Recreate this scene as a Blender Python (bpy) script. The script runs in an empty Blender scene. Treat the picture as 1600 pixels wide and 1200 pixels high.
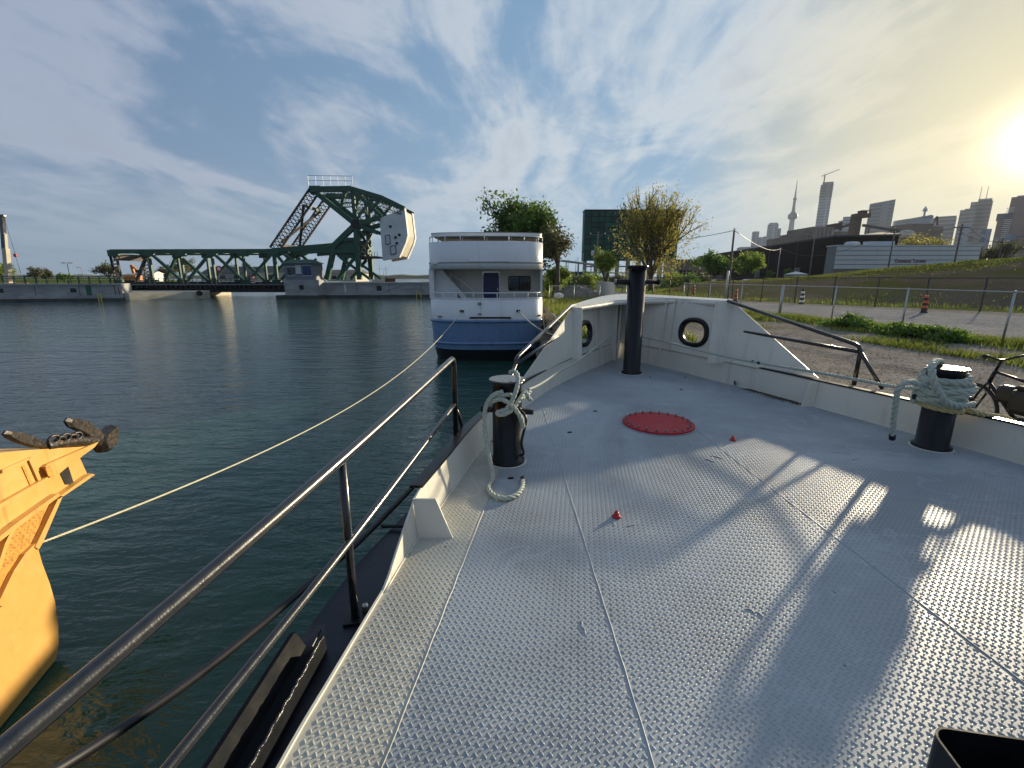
import bpy, bmesh, math, random
import numpy as np
from mathutils import Vector, Matrix

SC = bpy.context.scene
COL = SC.collection
R = math.radians

# ------------------------------------------------------------------ camera
EYE = 4.2            # eye height above the water (m)
DECK = 2.5           # foredeck height above the water
LAND = 2.2           # quay ground height above the water
PITCH = R(13.13)
FPX = 720.0          # focal length in pixels of a 1600 px wide frame
cam_data = bpy.data.cameras.new('camera')
cam = bpy.data.objects.new('camera', cam_data)
COL.objects.link(cam)
cam.location = (0, 0, EYE)
cam.rotation_euler = (R(90) - PITCH, 0, 0)
cam_data.sensor_fit = 'HORIZONTAL'
cam_data.sensor_width = 36
cam_data.lens = 36 * FPX / 1600
cam_data.clip_start = 0.05
cam_data.clip_end = 30000
SC.camera = cam

# ------------------------------------------------------------------ sun and sky
SUN_AZ, SUN_EL = R(46.5), R(10.4)       # azimuth measured from +Y towards +X
SUN_DIR = Vector((math.sin(SUN_AZ) * math.cos(SUN_EL), math.cos(SUN_AZ) * math.cos(SUN_EL), math.sin(SUN_EL)))
sun_data = bpy.data.lights.new('sun', 'SUN')
sun_data.energy = 5.0
sun_data.angle = R(1.2)
sun_data.color = (1.0, 0.85, 0.60)
sun = bpy.data.objects.new('sun', sun_data)
COL.objects.link(sun)
sun.rotation_euler = (-SUN_DIR).to_track_quat('-Z', 'Y').to_euler()

world = bpy.data.worlds.new('World')
SC.world = world
world.use_nodes = True
wt = world.node_tree
wt.nodes.clear()

class NT:
    """tiny helper to wire shader nodes"""
    def __init__(s, tree): s.t = tree
    def n(s, typ, **kw):
        nd = s.t.nodes.new(typ)
        ins = kw.pop('ins', {})
        for k, v in kw.items(): setattr(nd, k, v)
        for k, v in ins.items():
            sock = nd.inputs[k]
            if isinstance(v, bpy.types.NodeSocket): s.t.links.new(v, sock)
            else: sock.default_value = v
        return nd
    def math(s, op, a, b=0.0, clamp=False):
        nd = s.t.nodes.new('ShaderNodeMath'); nd.operation = op; nd.use_clamp = clamp
        for i, v in enumerate((a, b)):
            if isinstance(v, bpy.types.NodeSocket): s.t.links.new(v, nd.inputs[i])
            else: nd.inputs[i].default_value = v
        return nd.outputs[0]
    def mix(s, f, a, b, mode='MIX'):
        nd = s.t.nodes.new('ShaderNodeMix'); nd.data_type = 'RGBA'; nd.blend_type = mode
        for i, v in ((0, f), (6, a), (7, b)):
            if isinstance(v, bpy.types.NodeSocket): s.t.links.new(v, nd.inputs[i])
            elif i == 0: nd.inputs[0].default_value = v
            else: nd.inputs[i].default_value = (*v, 1) if len(v) == 3 else v
        return nd.outputs[2]
    def ramp(s, f, lo, hi, a=0.0, b=1.0):
        nd = s.t.nodes.new('ShaderNodeMapRange'); nd.interpolation_type = 'SMOOTHSTEP'
        s.t.links.new(f, nd.inputs[0])
        for i, v in enumerate((lo, hi, a, b)): nd.inputs[i + 1].default_value = v
        return nd.outputs[0]

g = NT(wt)
sky = g.n('ShaderNodeTexSky', sky_type='NISHITA', sun_disc=False)
sky.sun_elevation = SUN_EL
sky.sun_rotation = SUN_AZ
sky.air_density = 1.0
sky.dust_density = 0.7
sky.ozone_density = 2.0
tc = g.n('ShaderNodeTexCoord')
dirn = g.n('ShaderNodeVectorMath', operation='NORMALIZE', ins={0: tc.outputs['Generated']})
sep = g.n('ShaderNodeSeparateXYZ', ins={0: dirn.outputs[0]})
zup = g.math('MAXIMUM', sep.outputs[2], 0.0)
den = g.math('ADD', zup, 0.16)
cx = g.math('DIVIDE', sep.outputs[0], den)
cy = g.math('DIVIDE', sep.outputs[1], den)
cxy = g.n('ShaderNodeCombineXYZ', ins={0: cx, 1: cy, 2: 0.0})
# thin high cloud sheet: stretched noises seen in perspective on a flat layer
def layer(rot, scale, loc, sc, det, rough, dist):
    mp = g.n('ShaderNodeMapping', ins={0: cxy.outputs[0]})
    mp.inputs['Rotation'].default_value = (0, 0, R(rot)); mp.inputs['Scale'].default_value = scale; mp.inputs['Location'].default_value = loc
    return g.n('ShaderNodeTexNoise', ins={'Vector': mp.outputs[0], 'Scale': sc, 'Detail': det, 'Roughness': rough, 'Distortion': dist}).outputs[0]
n1 = layer(10, (1.05, 0.62, 1), (3.1, 1.7, 0), 1.30, 10.0, 0.55, 1.0)
n2 = layer(22, (2.4, 0.62, 1), (7.3, 0.4, 0), 1.8, 8.0, 0.60, 0.8)
n3 = layer(0, (1.0, 0.8, 1), (1.3, 5.4, 0), 7.0, 6.0, 0.62, 0.8)
cl = g.math('ADD', g.math('ADD', g.math('MULTIPLY', n1, 0.62), g.math('MULTIPLY', n2, 0.26)), g.math('MULTIPLY', n3, 0.12))
cover = g.ramp(cl, 0.42, 0.57)
thick = g.ramp(cl, 0.54, 0.66)
hor = g.ramp(sep.outputs[2], 0.02, 0.20)                     # the sheet thins into the haze at the horizon
cover = g.math('MULTIPLY', cover, g.math('ADD', g.math('MULTIPLY', hor, 0.70), 0.20))
dot = g.n('ShaderNodeVectorMath', operation='DOT_PRODUCT', ins={0: dirn.outputs[0]})
dot.inputs[1].default_value = SUN_DIR
ca = g.math('MAXIMUM', dot.outputs['Value'], 0.0)
s_mid = g.ramp(dot.outputs['Value'], 0.05, 0.92)
s_near = g.ramp(dot.outputs['Value'], 0.88, 0.997)
tint = g.mix(1.0, sky.outputs[0], (0.62, 0.92, 1.26), 'MULTIPLY')
ss = g.n('ShaderNodeSeparateColor', ins={0: tint})
nish = g.n('ShaderNodeCombineColor', ins={i: g.math('DIVIDE', g.math('MULTIPLY', ss.outputs[i], 9.0), g.math('ADD', ss.outputs[i], 9.0)) for i in range(3)}).outputs[0]
air = g.mix(s_near, g.mix(s_mid, (1.25, 2.25, 3.85), (2.1, 3.75, 5.8)), (6.4, 6.0, 4.5))     # clear air: bluer away from the sun
sky_c = g.mix(0.72, nish, air)
cloud_c = g.mix(s_near, g.mix(s_mid, (3.1, 3.65, 4.9), (5.4, 6.0, 6.6)), (7.2, 6.8, 5.5))
cloud_c = g.mix(g.math('MULTIPLY', thick, 0.42), cloud_c, (2.6, 3.1, 4.1))                     # thicker parts are greyer
col = g.mix(cover, sky_c, cloud_c)
aur = g.math('POWER', ca, 70.0)
disc = g.math('POWER', ca, 1100.0)
col = g.mix(1.0, col, g.mix(aur, (0, 0, 0), (2.6, 1.75, 0.0)), 'ADD')
col = g.mix(1.0, col, g.mix(disc, (0, 0, 0), (18.0, 15.0, 9.0)), 'ADD')
bg = g.n('ShaderNodeBackground', ins={0: col, 1: 0.060})
wo = g.n('ShaderNodeOutputWorld', ins={0: bg.outputs[0]})

SC.view_settings.view_transform = 'Standard'
SC.view_settings.look = 'None'
SC.view_settings.gamma = 1.0
SC.view_settings.exposure = 0.9
SC.view_settings.use_curve_mapping = False
SC.cycles.max_bounces = 8
SC.cycles.transparent_max_bounces = 12
SC.cycles.volume_bounces = 0
SC.cycles.use_denoising = True

# ------------------------------------------------------------------ measuring helpers (pixel of the survey photo -> place in the world)
_c, _s = math.cos(PITCH), math.sin(PITCH)
def ray(px, py):
    x = (px - 800) / FPX; u = -(py - 600) / FPX
    return (x, _c + u * _s, -_s + u * _c)
def P(px, py, z):                      # on the level z
    r = ray(px, py); t = (z - EYE) / r[2]
    return Vector((r[0] * t, r[1] * t, z))
def Q(px, py, Y):                      # at the distance Y ahead
    r = ray(px, py); t = Y / r[1]
    return Vector((r[0] * t, Y, EYE + r[2] * t))

# ------------------------------------------------------------------ materials
MATS = {}
def M(name, col, rough=0.5, metal=0.0, var=0.12, scale=6.0, bump=0.0, bscale=30.0, spec=0.5, coat=0.0,
      second=None, cut=(0.55, 0.7), stretch=(1, 1, 1), trans=0.0, island=0.0):
    m = bpy.data.materials.new(name); m.use_nodes = True
    t = m.node_tree; t.nodes.clear(); k = NT(t)
    out = k.n('ShaderNodeOutputMaterial')
    b = k.n('ShaderNodeBsdfPrincipled')
    tcn = k.n('ShaderNodeTexCoord')
    mp = k.n('ShaderNodeMapping', ins={0: tcn.outputs['Object']})
    mp.inputs['Scale'].default_value = stretch
    nz = k.n('ShaderNodeTexNoise', ins={'Vector': mp.outputs[0], 'Scale': scale, 'Detail': 6.0, 'Roughness': 0.6})
    lo = tuple(c * (1 - var) for c in col); hi = tuple(min(1, c * (1 + var)) for c in col)
    f = k.ramp(nz.outputs[0], 0.3, 0.7)
    c = k.mix(f, lo, hi)
    if second:
        n2 = k.n('ShaderNodeTexNoise', ins={'Vector': mp.outputs[0], 'Scale': scale * 1.7, 'Detail': 8.0, 'Roughness': 0.7})
        c = k.mix(k.ramp(n2.outputs[0], cut[0], cut[1]), c, second)
    if island:
        rp = k.n('ShaderNodeNewGeometry').outputs['Random Per Island']
        c = k.mix(k.math('MULTIPLY', rp, island), c, tuple(min(1, q * e) for q, e in zip(col, (1.9, 1.55, 1.6))))
        c = k.mix(k.ramp(rp, 0.55, 0.0, 0.0, island * 0.8), c, tuple(q * e for q, e in zip(col, (0.42, 0.5, 0.6))))
    t.links.new(c, b.inputs['Base Color'])
    rr = k.ramp(nz.outputs[0], 0.25, 0.75, max(0.02, rough * 0.85), min(1, rough * 1.18))
    t.links.new(rr, b.inputs['Roughness'])
    b.inputs['Metallic'].default_value = metal
    b.inputs['Specular IOR Level'].default_value = spec
    b.inputs['Coat Weight'].default_value = coat
    b.inputs['Coat Roughness'].default_value = 0.12
    if bump:
        nb = k.n('ShaderNodeTexNoise', ins={'Vector': tcn.outputs['Object'], 'Scale': bscale, 'Detail': 5.0})
        bp = k.n('ShaderNodeBump', ins={'Strength': 1.0, 'Distance': bump, 'Height': nb.outputs[0]})
        t.links.new(bp.outputs[0], b.inputs['Normal'])
    if trans:
        tr = k.n('ShaderNodeBsdfTranslucent', ins={0: c})
        mx = k.n('ShaderNodeMixShader', ins={0: trans, 1: b.outputs[0], 2: tr.outputs[0]})
        t.links.new(mx.outputs[0], out.inputs[0])
    else:
        t.links.new(b.outputs[0], out.inputs[0])
    MATS[name] = m
    return m

# ------------------------------------------------------------------ objects
ROOT = {}
def tag(o, label=None, cat=None, group=None, kind=None):
    if label: o['label'] = label
    if cat: o['category'] = cat
    if group: o['group'] = group
    if kind: o['kind'] = kind
    return o
def thing(name, loc, label, cat, group=None):
    o = bpy.data.objects.new(name, None); COL.objects.link(o)
    o.empty_display_size = 0.2
    o.location = loc
    ROOT[o] = Vector(loc)
    return tag(o, label, cat, group)
def origin_of(p):
    while p is not None:
        if p in ROOT: return ROOT[p]
        p = p.parent
    return Vector((0, 0, 0))
def copy_tree(o, parent=None):
    c = o.copy(); COL.objects.link(c); c.parent = parent
    for ch in list(o.children): copy_tree(ch, c)
    return c

class MB:
    """collects faces of ONE piece; build() links them as one mesh object (coordinates are world metres)"""
    def __init__(s): s.v = []; s.f = []; s.sm = []
    def add(s, vs, fs, smooth=False):
        n = len(s.v); s.v += [tuple(v) for v in vs]
        for f in fs: s.f.append(tuple(i + n for i in f)); s.sm.append(smooth)
        return s
    def quad(s, a, b, c, d): return s.add([a, b, c, d], [(0, 1, 2, 3)])
    def box(s, lo, hi):
        (a, b, c), (d, e, f) = lo, hi
        return s.add([(a, b, c), (d, b, c), (d, e, c), (a, e, c), (a, b, f), (d, b, f), (d, e, f), (a, e, f)],
                     [(0, 3, 2, 1), (4, 5, 6, 7), (0, 1, 5, 4), (1, 2, 6, 5), (2, 3, 7, 6), (3, 0, 4, 7)])
    def obox(s, c, sx, sy, sz, rz=0.0, bev=0.0):
        c = Vector(c); m = Matrix.Rotation(rz, 3, 'Z')
        if bev <= 0:
            vs = [c + m @ Vector((x * sx / 2, y * sy / 2, z * sz / 2)) for z in (-1, 1) for x, y in ((-1, -1), (1, -1), (1, 1), (-1, 1))]
            return s.add(vs, [(0, 3, 2, 1), (4, 5, 6, 7), (0, 1, 5, 4), (1, 2, 6, 5), (2, 3, 7, 6), (3, 0, 4, 7)])
        bm = bmesh.new(); bmesh.ops.create_cube(bm, size=1.0)
        for v in bm.verts: v.co = Vector((v.co.x * sx, v.co.y * sy, v.co.z * sz))
        bmesh.ops.bevel(bm, geom=bm.edges[:], offset=bev, segments=2, affect='EDGES', profile=0.5)
        s.add([c + m @ v.co for v in bm.verts], [tuple(v.index for v in f.verts) for f in bm.faces]); bm.free(); return s
    def beam(s, p, q, w, d, up=(0, 0, 1)):
        """square bar from p to q: w measured across 'up', d along it"""
        p, q = Vector(p), Vector(q); t = (q - p).normalized(); up = Vector(up)
        a = t.cross(up)
        if a.length < 1e-4: a = t.cross(Vector((0, 1, 0)))
        a.normalize(); b = a.cross(t).normalized()
        vs = [o + a * x * w / 2 + b * y * d / 2 for o in (p, q) for x, y in ((-1, -1), (1, -1), (1, 1), (-1, 1))]
        return s.add(vs, [(0, 1, 2, 3), (7, 6, 5, 4), (0, 4, 5, 1), (1, 5, 6, 2), (2, 6, 7, 3), (3, 7, 4, 0)])
    def tube(s, path, r, n=10, caps=True, r2=None):
        path = [Vector(p) for p in path]; m = len(path)
        ts = []
        for i in range(m):
            t = path[min(i + 1, m - 1)] - path[max(i - 1, 0)]
            ts.append(t.normalized() if t.length > 1e-9 else Vector((0, 0, 1)))
        a = ts[0].orthogonal().normalized(); vs = []
        for i, p in enumerate(path):
            a = (a - ts[i] * a.dot(ts[i])).normalized(); b = ts[i].cross(a)
            rr = r if r2 is None else r + (r2 - r) * i / (m - 1)
            if callable(r): rr = r(i / (m - 1))
            vs += [p + (a * math.cos(2 * math.pi * k / n) + b * math.sin(2 * math.pi * k / n)) * rr for k in range(n)]
        fs = [(i * n + k, i * n + (k + 1) % n, (i + 1) * n + (k + 1) % n, (i + 1) * n + k) for i in range(m - 1) for k in range(n)]
        s.add(vs, fs, True)
        if caps:
            o = len(s.v) - len(vs)
            s.f.append(tuple(o + k for k in reversed(range(n)))); s.sm.append(False)
            s.f.append(tuple(o + (m - 1) * n + k for k in range(n))); s.sm.append(False)
        return s
    def lathe(s, prof, c, n=24, axis='Z', smooth=True):
        """profile [(r, h)] turned about an axis through c; flat rings where consecutive radii jump"""
        c = Vector(c); vs = []
        for r_, h in prof:
            for k in range(n):
                a = 2 * math.pi * k / n; x, y = r_ * math.cos(a), r_ * math.sin(a)
                vs.append(c + Vector({'Z': (x, y, h), 'X': (h, x, y), 'Y': (x, h, y)}[axis]))
        fs = [(i * n + k, i * n + (k + 1) % n, (i + 1) * n + (k + 1) % n, (i + 1) * n + k) for i in range(len(prof) - 1) for k in range(n)]
        s.add(vs, fs, smooth); o = len(s.v) - len(vs)
        s.f.append(tuple(o + k for k in reversed(range(n)))); s.sm.append(False)
        s.f.append(tuple(o + (len(prof) - 1) * n + k for k in range(n))); s.sm.append(False)
        return s
    def prism(s, poly, off):
        """closed polygon swept by the vector off"""
        poly = [Vector(p) for p in poly]; off = Vector(off); n = len(poly)
        return s.add(poly + [p + off for p in poly], [tuple(range(n)), tuple(reversed(range(n, 2 * n)))] +
                     [(i, i + n, (i + 1) % n + n, (i + 1) % n) for i in range(n)])
    def loft(s, rings, closed=True, caps=True, smooth=False):
        n = len(rings[0]); vs = [p for r_ in rings for p in r_]
        rng = range(n) if closed else range(n - 1)
        fs = [(i * n + k, i * n + (k + 1) % n, (i + 1) * n + (k + 1) % n, (i + 1) * n + k) for i in range(len(rings) - 1) for k in rng]
        s.add(vs, fs, smooth); o = len(s.v) - len(vs)
        if caps and closed:
            s.f.append(tuple(o + k for k in reversed(range(n)))); s.sm.append(False)
            s.f.append(tuple(o + (len(rings) - 1) * n + k for k in range(n))); s.sm.append(False)
        return s
    def build(s, name, mat, parent=None, fix=True):
        me = bpy.data.meshes.new(name); o0 = origin_of(parent)
        me.from_pydata([(v[0] - o0.x, v[1] - o0.y, v[2] - o0.z) for v in s.v], [], s.f)
        me.polygons.foreach_set('use_smooth', s.sm)
        if fix:
            bm = bmesh.new(); bm.from_mesh(me); bmesh.ops.recalc_face_normals(bm, faces=bm.faces[:]); bm.to_mesh(me); bm.free()
        me.materials.append(mat if not isinstance(mat, str) else MATS[mat]); me.update()
        o = bpy.data.objects.new(name, me); COL.objects.link(o)
        if parent is not None: o.parent = parent
        return o

def raw_mesh(name, verts, faces, mat, parent=None, smooth=False):
    """numpy arrays straight into a mesh; faces is (m, k)"""
    verts = np.asarray(verts, dtype=np.float32); faces = np.asarray(faces, dtype=np.int32)
    me = bpy.data.meshes.new(name); k = faces.shape[1]
    o0 = np.array(origin_of(parent), dtype=np.float32)
    me.vertices.add(len(verts)); me.vertices.foreach_set('co', (verts - o0).ravel())
    me.loops.add(faces.size); me.loops.foreach_set('vertex_index', faces.ravel())
    me.polygons.add(len(faces)); me.polygons.foreach_set('loop_start', np.arange(len(faces), dtype=np.int32) * k)
    me.polygons.foreach_set('use_smooth', np.full(len(faces), smooth))
    me.materials.append(MATS[mat] if isinstance(mat, str) else mat)
    me.update(); me.validate()
    o = bpy.data.objects.new(name, me); COL.objects.link(o)
    if parent is not None: o.parent = parent
    return o

def smooth_path(pts, n=8):
    pts = [Vector(p) for p in pts]; out = []
    for i in range(len(pts) - 1):
        p0, p1, p2, p3 = pts[max(i - 1, 0)], pts[i], pts[i + 1], pts[min(i + 2, len(pts) - 1)]
        for k in range(n):
            t = k / n
            out.append(0.5 * ((2 * p1) + (p2 - p0) * t + (2 * p0 - 5 * p1 + 4 * p2 - p3) * t * t + (3 * p1 - p0 - 3 * p2 + p3) * t ** 3))
    out.append(pts[-1]); return out

def rope(name, path, r, mat, label, cat='rope', group=None, lay=None, n=7, step=None, whip=None):
    """three-strand laid rope along a path, one mesh; whip = material of a dark whipped end"""
    path = [Vector(p) for p in path]
    L = [0.0]
    for a, b in zip(path, path[1:]): L.append(L[-1] + (b - a).length)
    step = step or r * 0.55
    m = max(8, int(L[-1] / step)); q = []
    j = 0
    for i in range(m + 1):
        d = L[-1] * i / m
        while j < len(L) - 2 and L[j + 1] < d: j += 1
        f = (d - L[j]) / max(1e-9, L[j + 1] - L[j]); q.append(path[j].lerp(path[j + 1], min(1, f)))
    lay = lay or r * 7.0
    b_ = MB(); a = (q[1] - q[0]).orthogonal().normalized(); fr = []
    for i in range(m + 1):
        t = (q[min(i + 1, m)] - q[max(i - 1, 0)]).normalized()
        a = (a - t * a.dot(t)).normalized(); fr.append((a.copy(), t.cross(a)))
    for st in range(3):
        ps = []
        for i in range(m + 1):
            an = 2 * math.pi * (L[-1] * i / m / lay + st / 3.0)
            ps.append(q[i] + (fr[i][0] * math.cos(an) + fr[i][1] * math.sin(an)) * r * 0.52)
        b_.tube(ps, r * 0.56, n)
    o = b_.build(name, mat, None, fix=False)
    tag(o, label, cat, group)
    if whip:
        w = MB().tube([q[-1] - (q[-1] - q[-4]).normalized() * r * 1.6, q[-1] + (q[-1] - q[-4]).normalized() * r * 0.6], r * 1.12, 10)
        w.build('whipping', whip, o)
    return o
# ------------------------------------------------------------------ material library
def deck_mat(name, col):
    """worn tread-plate paint: traffic grime, rust specks, water stains"""
    m = bpy.data.materials.new(name); m.use_nodes = True; t = m.node_tree; t.nodes.clear(); k = NT(t)
    tcn = k.n('ShaderNodeTexCoord'); g_ = k.n('ShaderNodeNewGeometry'); o = g_.outputs['Position']
    nz = lambda sc, det, dist=0.0: k.n('ShaderNodeTexNoise', ins={'Vector': o, 'Scale': sc, 'Detail': det, 'Roughness': 0.65, 'Distortion': dist}).outputs[0]
    big, mid, fine = nz(0.55, 5.0, 0.8), nz(3.2, 6.0, 0.5), nz(38.0, 4.0)
    c = k.mix(k.ramp(big, 0.35, 0.68), tuple(x * 0.76 for x in col), tuple(x * 1.10 for x in col))
    c = k.mix(k.ramp(mid, 0.56, 0.76, 0.0, 0.40), c, tuple(x * e for x, e in zip(col, (0.70, 0.66, 0.60))))
    ringn = k.math('ABSOLUTE', k.math('SUBTRACT', nz(0.9, 3.0, 0.6), 0.52))
    c = k.mix(k.ramp(ringn, 0.012, 0.0, 0.0, 0.30), c, tuple(min(1, x * 1.35) for x in col))
    c = k.mix(k.ramp(fine, 0.58, 0.72, 0.0, 0.5), c, tuple(x * e for x, e in zip(col, (0.62, 0.58, 0.52))))
    spk = k.n('ShaderNodeTexVoronoi', ins={'Vector': o, 'Scale': 14.0})
    sel = k.math('GREATER_THAN', k.n('ShaderNodeSeparateColor', ins={0: spk.outputs['Color']}).outputs[0], 0.90)
    c = k.mix(k.math('MULTIPLY', k.ramp(spk.outputs['Distance'], 0.17, 0.05), k.math('MULTIPLY', sel, 0.8)), c, (0.09, 0.055, 0.03))
    rough = k.math('ADD', k.ramp(mid, 0.3, 0.75, 0.42, 0.58), k.ramp(fine, 0.4, 0.7, -0.03, 0.07))
    bp = k.n('ShaderNodeBump', ins={'Strength': 1.0, 'Distance': 0.0007, 'Height': nz(230.0, 3.0)})
    p = k.n('ShaderNodeBsdfPrincipled', ins={'Base Color': c, 'Roughness': rough, 'Specular IOR Level': 0.4, 'Normal': bp.outputs[0]})
    k.n('ShaderNodeOutputMaterial', ins={0: p.outputs[0]}); MATS[name] = m
deck_mat('deck_grey', (0.335, 0.365, 0.385)); deck_mat('deck_warm_lit', (0.47, 0.455, 0.39))  # second: same plate, warm sunlight on the port margin put into the colour
def steel_paint(name, col, stain, rough=0.4, amt=0.5, dent=0.005, sc=1.0):
    """thick paint on plate: slight buckling, vertical run stains, chips"""
    m = bpy.data.materials.new(name); m.use_nodes = True; t = m.node_tree; t.nodes.clear(); k = NT(t)
    o = k.n('ShaderNodeNewGeometry').outputs['Position']
    mp = k.n('ShaderNodeMapping', ins={0: o}); mp.inputs['Scale'].default_value = (7 * sc, 7 * sc, 0.55 * sc)
    run = k.n('ShaderNodeTexNoise', ins={'Vector': mp.outputs[0], 'Scale': 1.0, 'Detail': 6.0, 'Roughness': 0.65}).outputs[0]
    nz = lambda s_, det: k.n('ShaderNodeTexNoise', ins={'Vector': o, 'Scale': s_ * sc, 'Detail': det, 'Roughness': 0.65}).outputs[0]
    big, mid, chip = nz(0.8, 4.0), nz(5.0, 7.0), nz(26.0, 4.0)
    c = k.mix(k.ramp(big, 0.3, 0.7), tuple(x * 0.90 for x in col), col)
    c = k.mix(k.math('MULTIPLY', k.ramp(run, 0.54, 0.74), amt), c, stain)
    c = k.mix(k.math('MULTIPLY', k.ramp(mid, 0.58, 0.78), amt * 0.7), c, tuple((x * 0.6 + y * 0.4) for x, y in zip(col, stain)))
    c = k.mix(k.ramp(chip, 0.71, 0.74, 0.0, 0.75), c, tuple(x * 0.45 for x in stain))
    bp = k.n('ShaderNodeBump', ins={'Strength': 1.0, 'Distance': dent, 'Height': nz(2.4, 2.0)})
    bp2 = k.n('ShaderNodeBump', ins={'Strength': 1.0, 'Distance': 0.0009 / sc, 'Height': nz(40.0, 4.0), 'Normal': bp.outputs[0]})
    p = k.n('ShaderNodeBsdfPrincipled', ins={'Base Color': c, 'Roughness': k.ramp(mid, 0.3, 0.75, rough * 0.8, rough * 1.4), 'Normal': bp2.outputs[0]})
    k.n('ShaderNodeOutputMaterial', ins={0: p.outputs[0]}); MATS[name] = m
steel_paint('bulwark_white', (0.72, 0.69, 0.60), (0.40, 0.31, 0.20), 0.38, 0.38, 0.012)
steel_paint('bulwark_inner', (0.70, 0.67, 0.58), (0.40, 0.32, 0.22), 0.42, 0.42, 0.012)
M('black_paint', (0.006, 0.0065, 0.008), 0.32, 0, 0.3, 12, 0.0008, 40, spec=0.3)
M('black_hull', (0.008, 0.010, 0.016), 0.36, 0, 0.4, 5, 0.002, 14, spec=0.35, second=(0.05, 0.045, 0.04), cut=(0.66, 0.85))
M('rail_black', (0.010, 0.0105, 0.012), 0.30, 0.0, 0.3, 20, 0.0006, 160, spec=0.5, coat=0.5)
M('black_rough', (0.006, 0.007, 0.009), 0.7, 0, 0.4, 9, 0.002, 30, spec=0.12)
M('glint_edge', (0.02, 0.02, 0.02), 0.25, 0.2, 0.4, 30, 0.006, 45, second=(0.25, 0.24, 0.22), cut=(0.58, 0.72))  # pale flecks in the colour stand in for sun glints
M('cap_gloss', (0.05, 0.05, 0.052), 0.26, 0.0, 0.2, 20, 0.0003, 80, coat=0.5)
M('red_paint', (0.40, 0.012, 0.018), 0.30, 0, 0.10, 8, 0.001, 30)
M('red_hatch', (0.40, 0.010, 0.020), 0.5, 0, 0.08, 8, 0.001, 30, second=(0.24, 0.012, 0.02), cut=(0.55, 0.8), spec=0.3)
M('steel', (0.30, 0.29, 0.27), 0.35, 0.9, 0.2, 40)
M('rope_green', (0.42, 0.455, 0.385), 0.75, 0, 0.18, 60, 0.002, 400, second=(0.30, 0.36, 0.30), cut=(0.55, 0.8))
M('rope_tan', (0.52, 0.42, 0.20), 0.85, 0, 0.2, 60, 0.003, 400)
M('rope_pale', (0.62, 0.58, 0.40), 0.8, 0, 0.15, 30)
M('rope_yellow', (0.60, 0.50, 0.16), 0.7, 0, 0.15, 30)
M('black_tape', (0.008, 0.008, 0.010), 0.5)
M('debris', (0.07, 0.055, 0.035), 0.95, 0, 0.5, 40)
steel_paint('yellow_paint', (0.60, 0.335, 0.09), (0.26, 0.11, 0.03), 0.42, 0.42, 0.012)
M('yellow_tread', (0.50, 0.22, 0.03), 0.6, 0, 0.25, 18)
M('boot_red', (0.20, 0.04, 0.02), 0.6, 0, 0.3, 6)
M('iron', (0.030, 0.026, 0.022), 0.42, 0.3, 0.4, 14, 0.006, 22, second=(0.22, 0.11, 0.05), cut=(0.54, 0.68))
M('dark_hole', (0.012, 0.010, 0.008), 0.9)
steel_paint('ship_white', (0.76, 0.765, 0.76), (0.46, 0.38, 0.28), 0.30, 0.30, 0.03, 0.35)
M('ship_cream', (0.62, 0.60, 0.54), 0.5, 0, 0.05, 1.0)
steel_paint('ship_blue', (0.15, 0.25, 0.41), (0.12, 0.13, 0.15), 0.28, 0.45, 0.03, 0.35)
M('ship_black', (0.006, 0.007, 0.008), 0.5, 0, 0.3, 2)
M('door_blue', (0.012, 0.022, 0.10), 0.35)
M('window_glass', (0.006, 0.007, 0.008), 0.06, 0, 0.1, 2, spec=0.6)
M('roof_grey', (0.30, 0.29, 0.26), 0.7)
M('concrete', (0.30, 0.30, 0.29), 0.85, 0, 0.22, 0.35, 0.02, 3, second=(0.18, 0.18, 0.17), cut=(0.55, 0.8), stretch=(1, 1, 2.5))
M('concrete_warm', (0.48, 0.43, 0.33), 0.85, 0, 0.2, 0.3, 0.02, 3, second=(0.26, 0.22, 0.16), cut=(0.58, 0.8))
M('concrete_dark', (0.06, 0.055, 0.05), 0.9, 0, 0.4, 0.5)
M('counterweight', (0.62, 0.62, 0.60), 0.8, 0, 0.14, 0.3, 0.02, 2, second=(0.32, 0.31, 0.30), cut=(0.6, 0.85))
M('bridge_green', (0.014, 0.068, 0.040), 0.55, 0, 0.25, 0.6, second=(0.06, 0.045, 0.025), cut=(0.62, 0.8))
M('bridge_rust', (0.045, 0.030, 0.022), 0.7, 0, 0.35, 0.5, second=(0.02, 0.05, 0.03), cut=(0.5, 0.7))
M('bridge_dark', (0.014, 0.016, 0.016), 0.7, 0, 0.3, 0.6)
M('panel_grey', (0.15, 0.17, 0.19), 0.6)
M('window_pale', (0.50, 0.54, 0.56), 0.25)
M('green_rail', (0.02, 0.10, 0.05), 0.6)
M('ladder_yellow', (0.60, 0.50, 0.10), 0.6)
M('galv', (0.40, 0.42, 0.43), 0.40, 0.6, 0.12, 14)
M('fence_black', (0.022, 0.022, 0.022), 0.5)
M('bark', (0.085, 0.068, 0.05), 0.9, 0, 0.3, 8, 0.02, 12)
M('leaf_green', (0.085, 0.165, 0.022), 0.55, 0, 0.45, 0.9, trans=0.45, island=0.7)
M('leaf_fresh', (0.16, 0.24, 0.03), 0.55, 0, 0.35, 0.9, trans=0.45, island=0.7)
M('leaf_yellow', (0.25, 0.245, 0.045), 0.6, 0, 0.35, 0.9, trans=0.5, island=0.8)
M('leaf_olive', (0.09, 0.10, 0.035), 0.6, 0, 0.40, 0.9, trans=0.3, island=0.7)
M('grass_blade', (0.13, 0.17, 0.028), 0.6, 0, 0.45, 0.6, trans=0.4, island=0.7)
M('net_green', (0.008, 0.085, 0.055), 0.6, 0, 0.35, 0.3)
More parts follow.
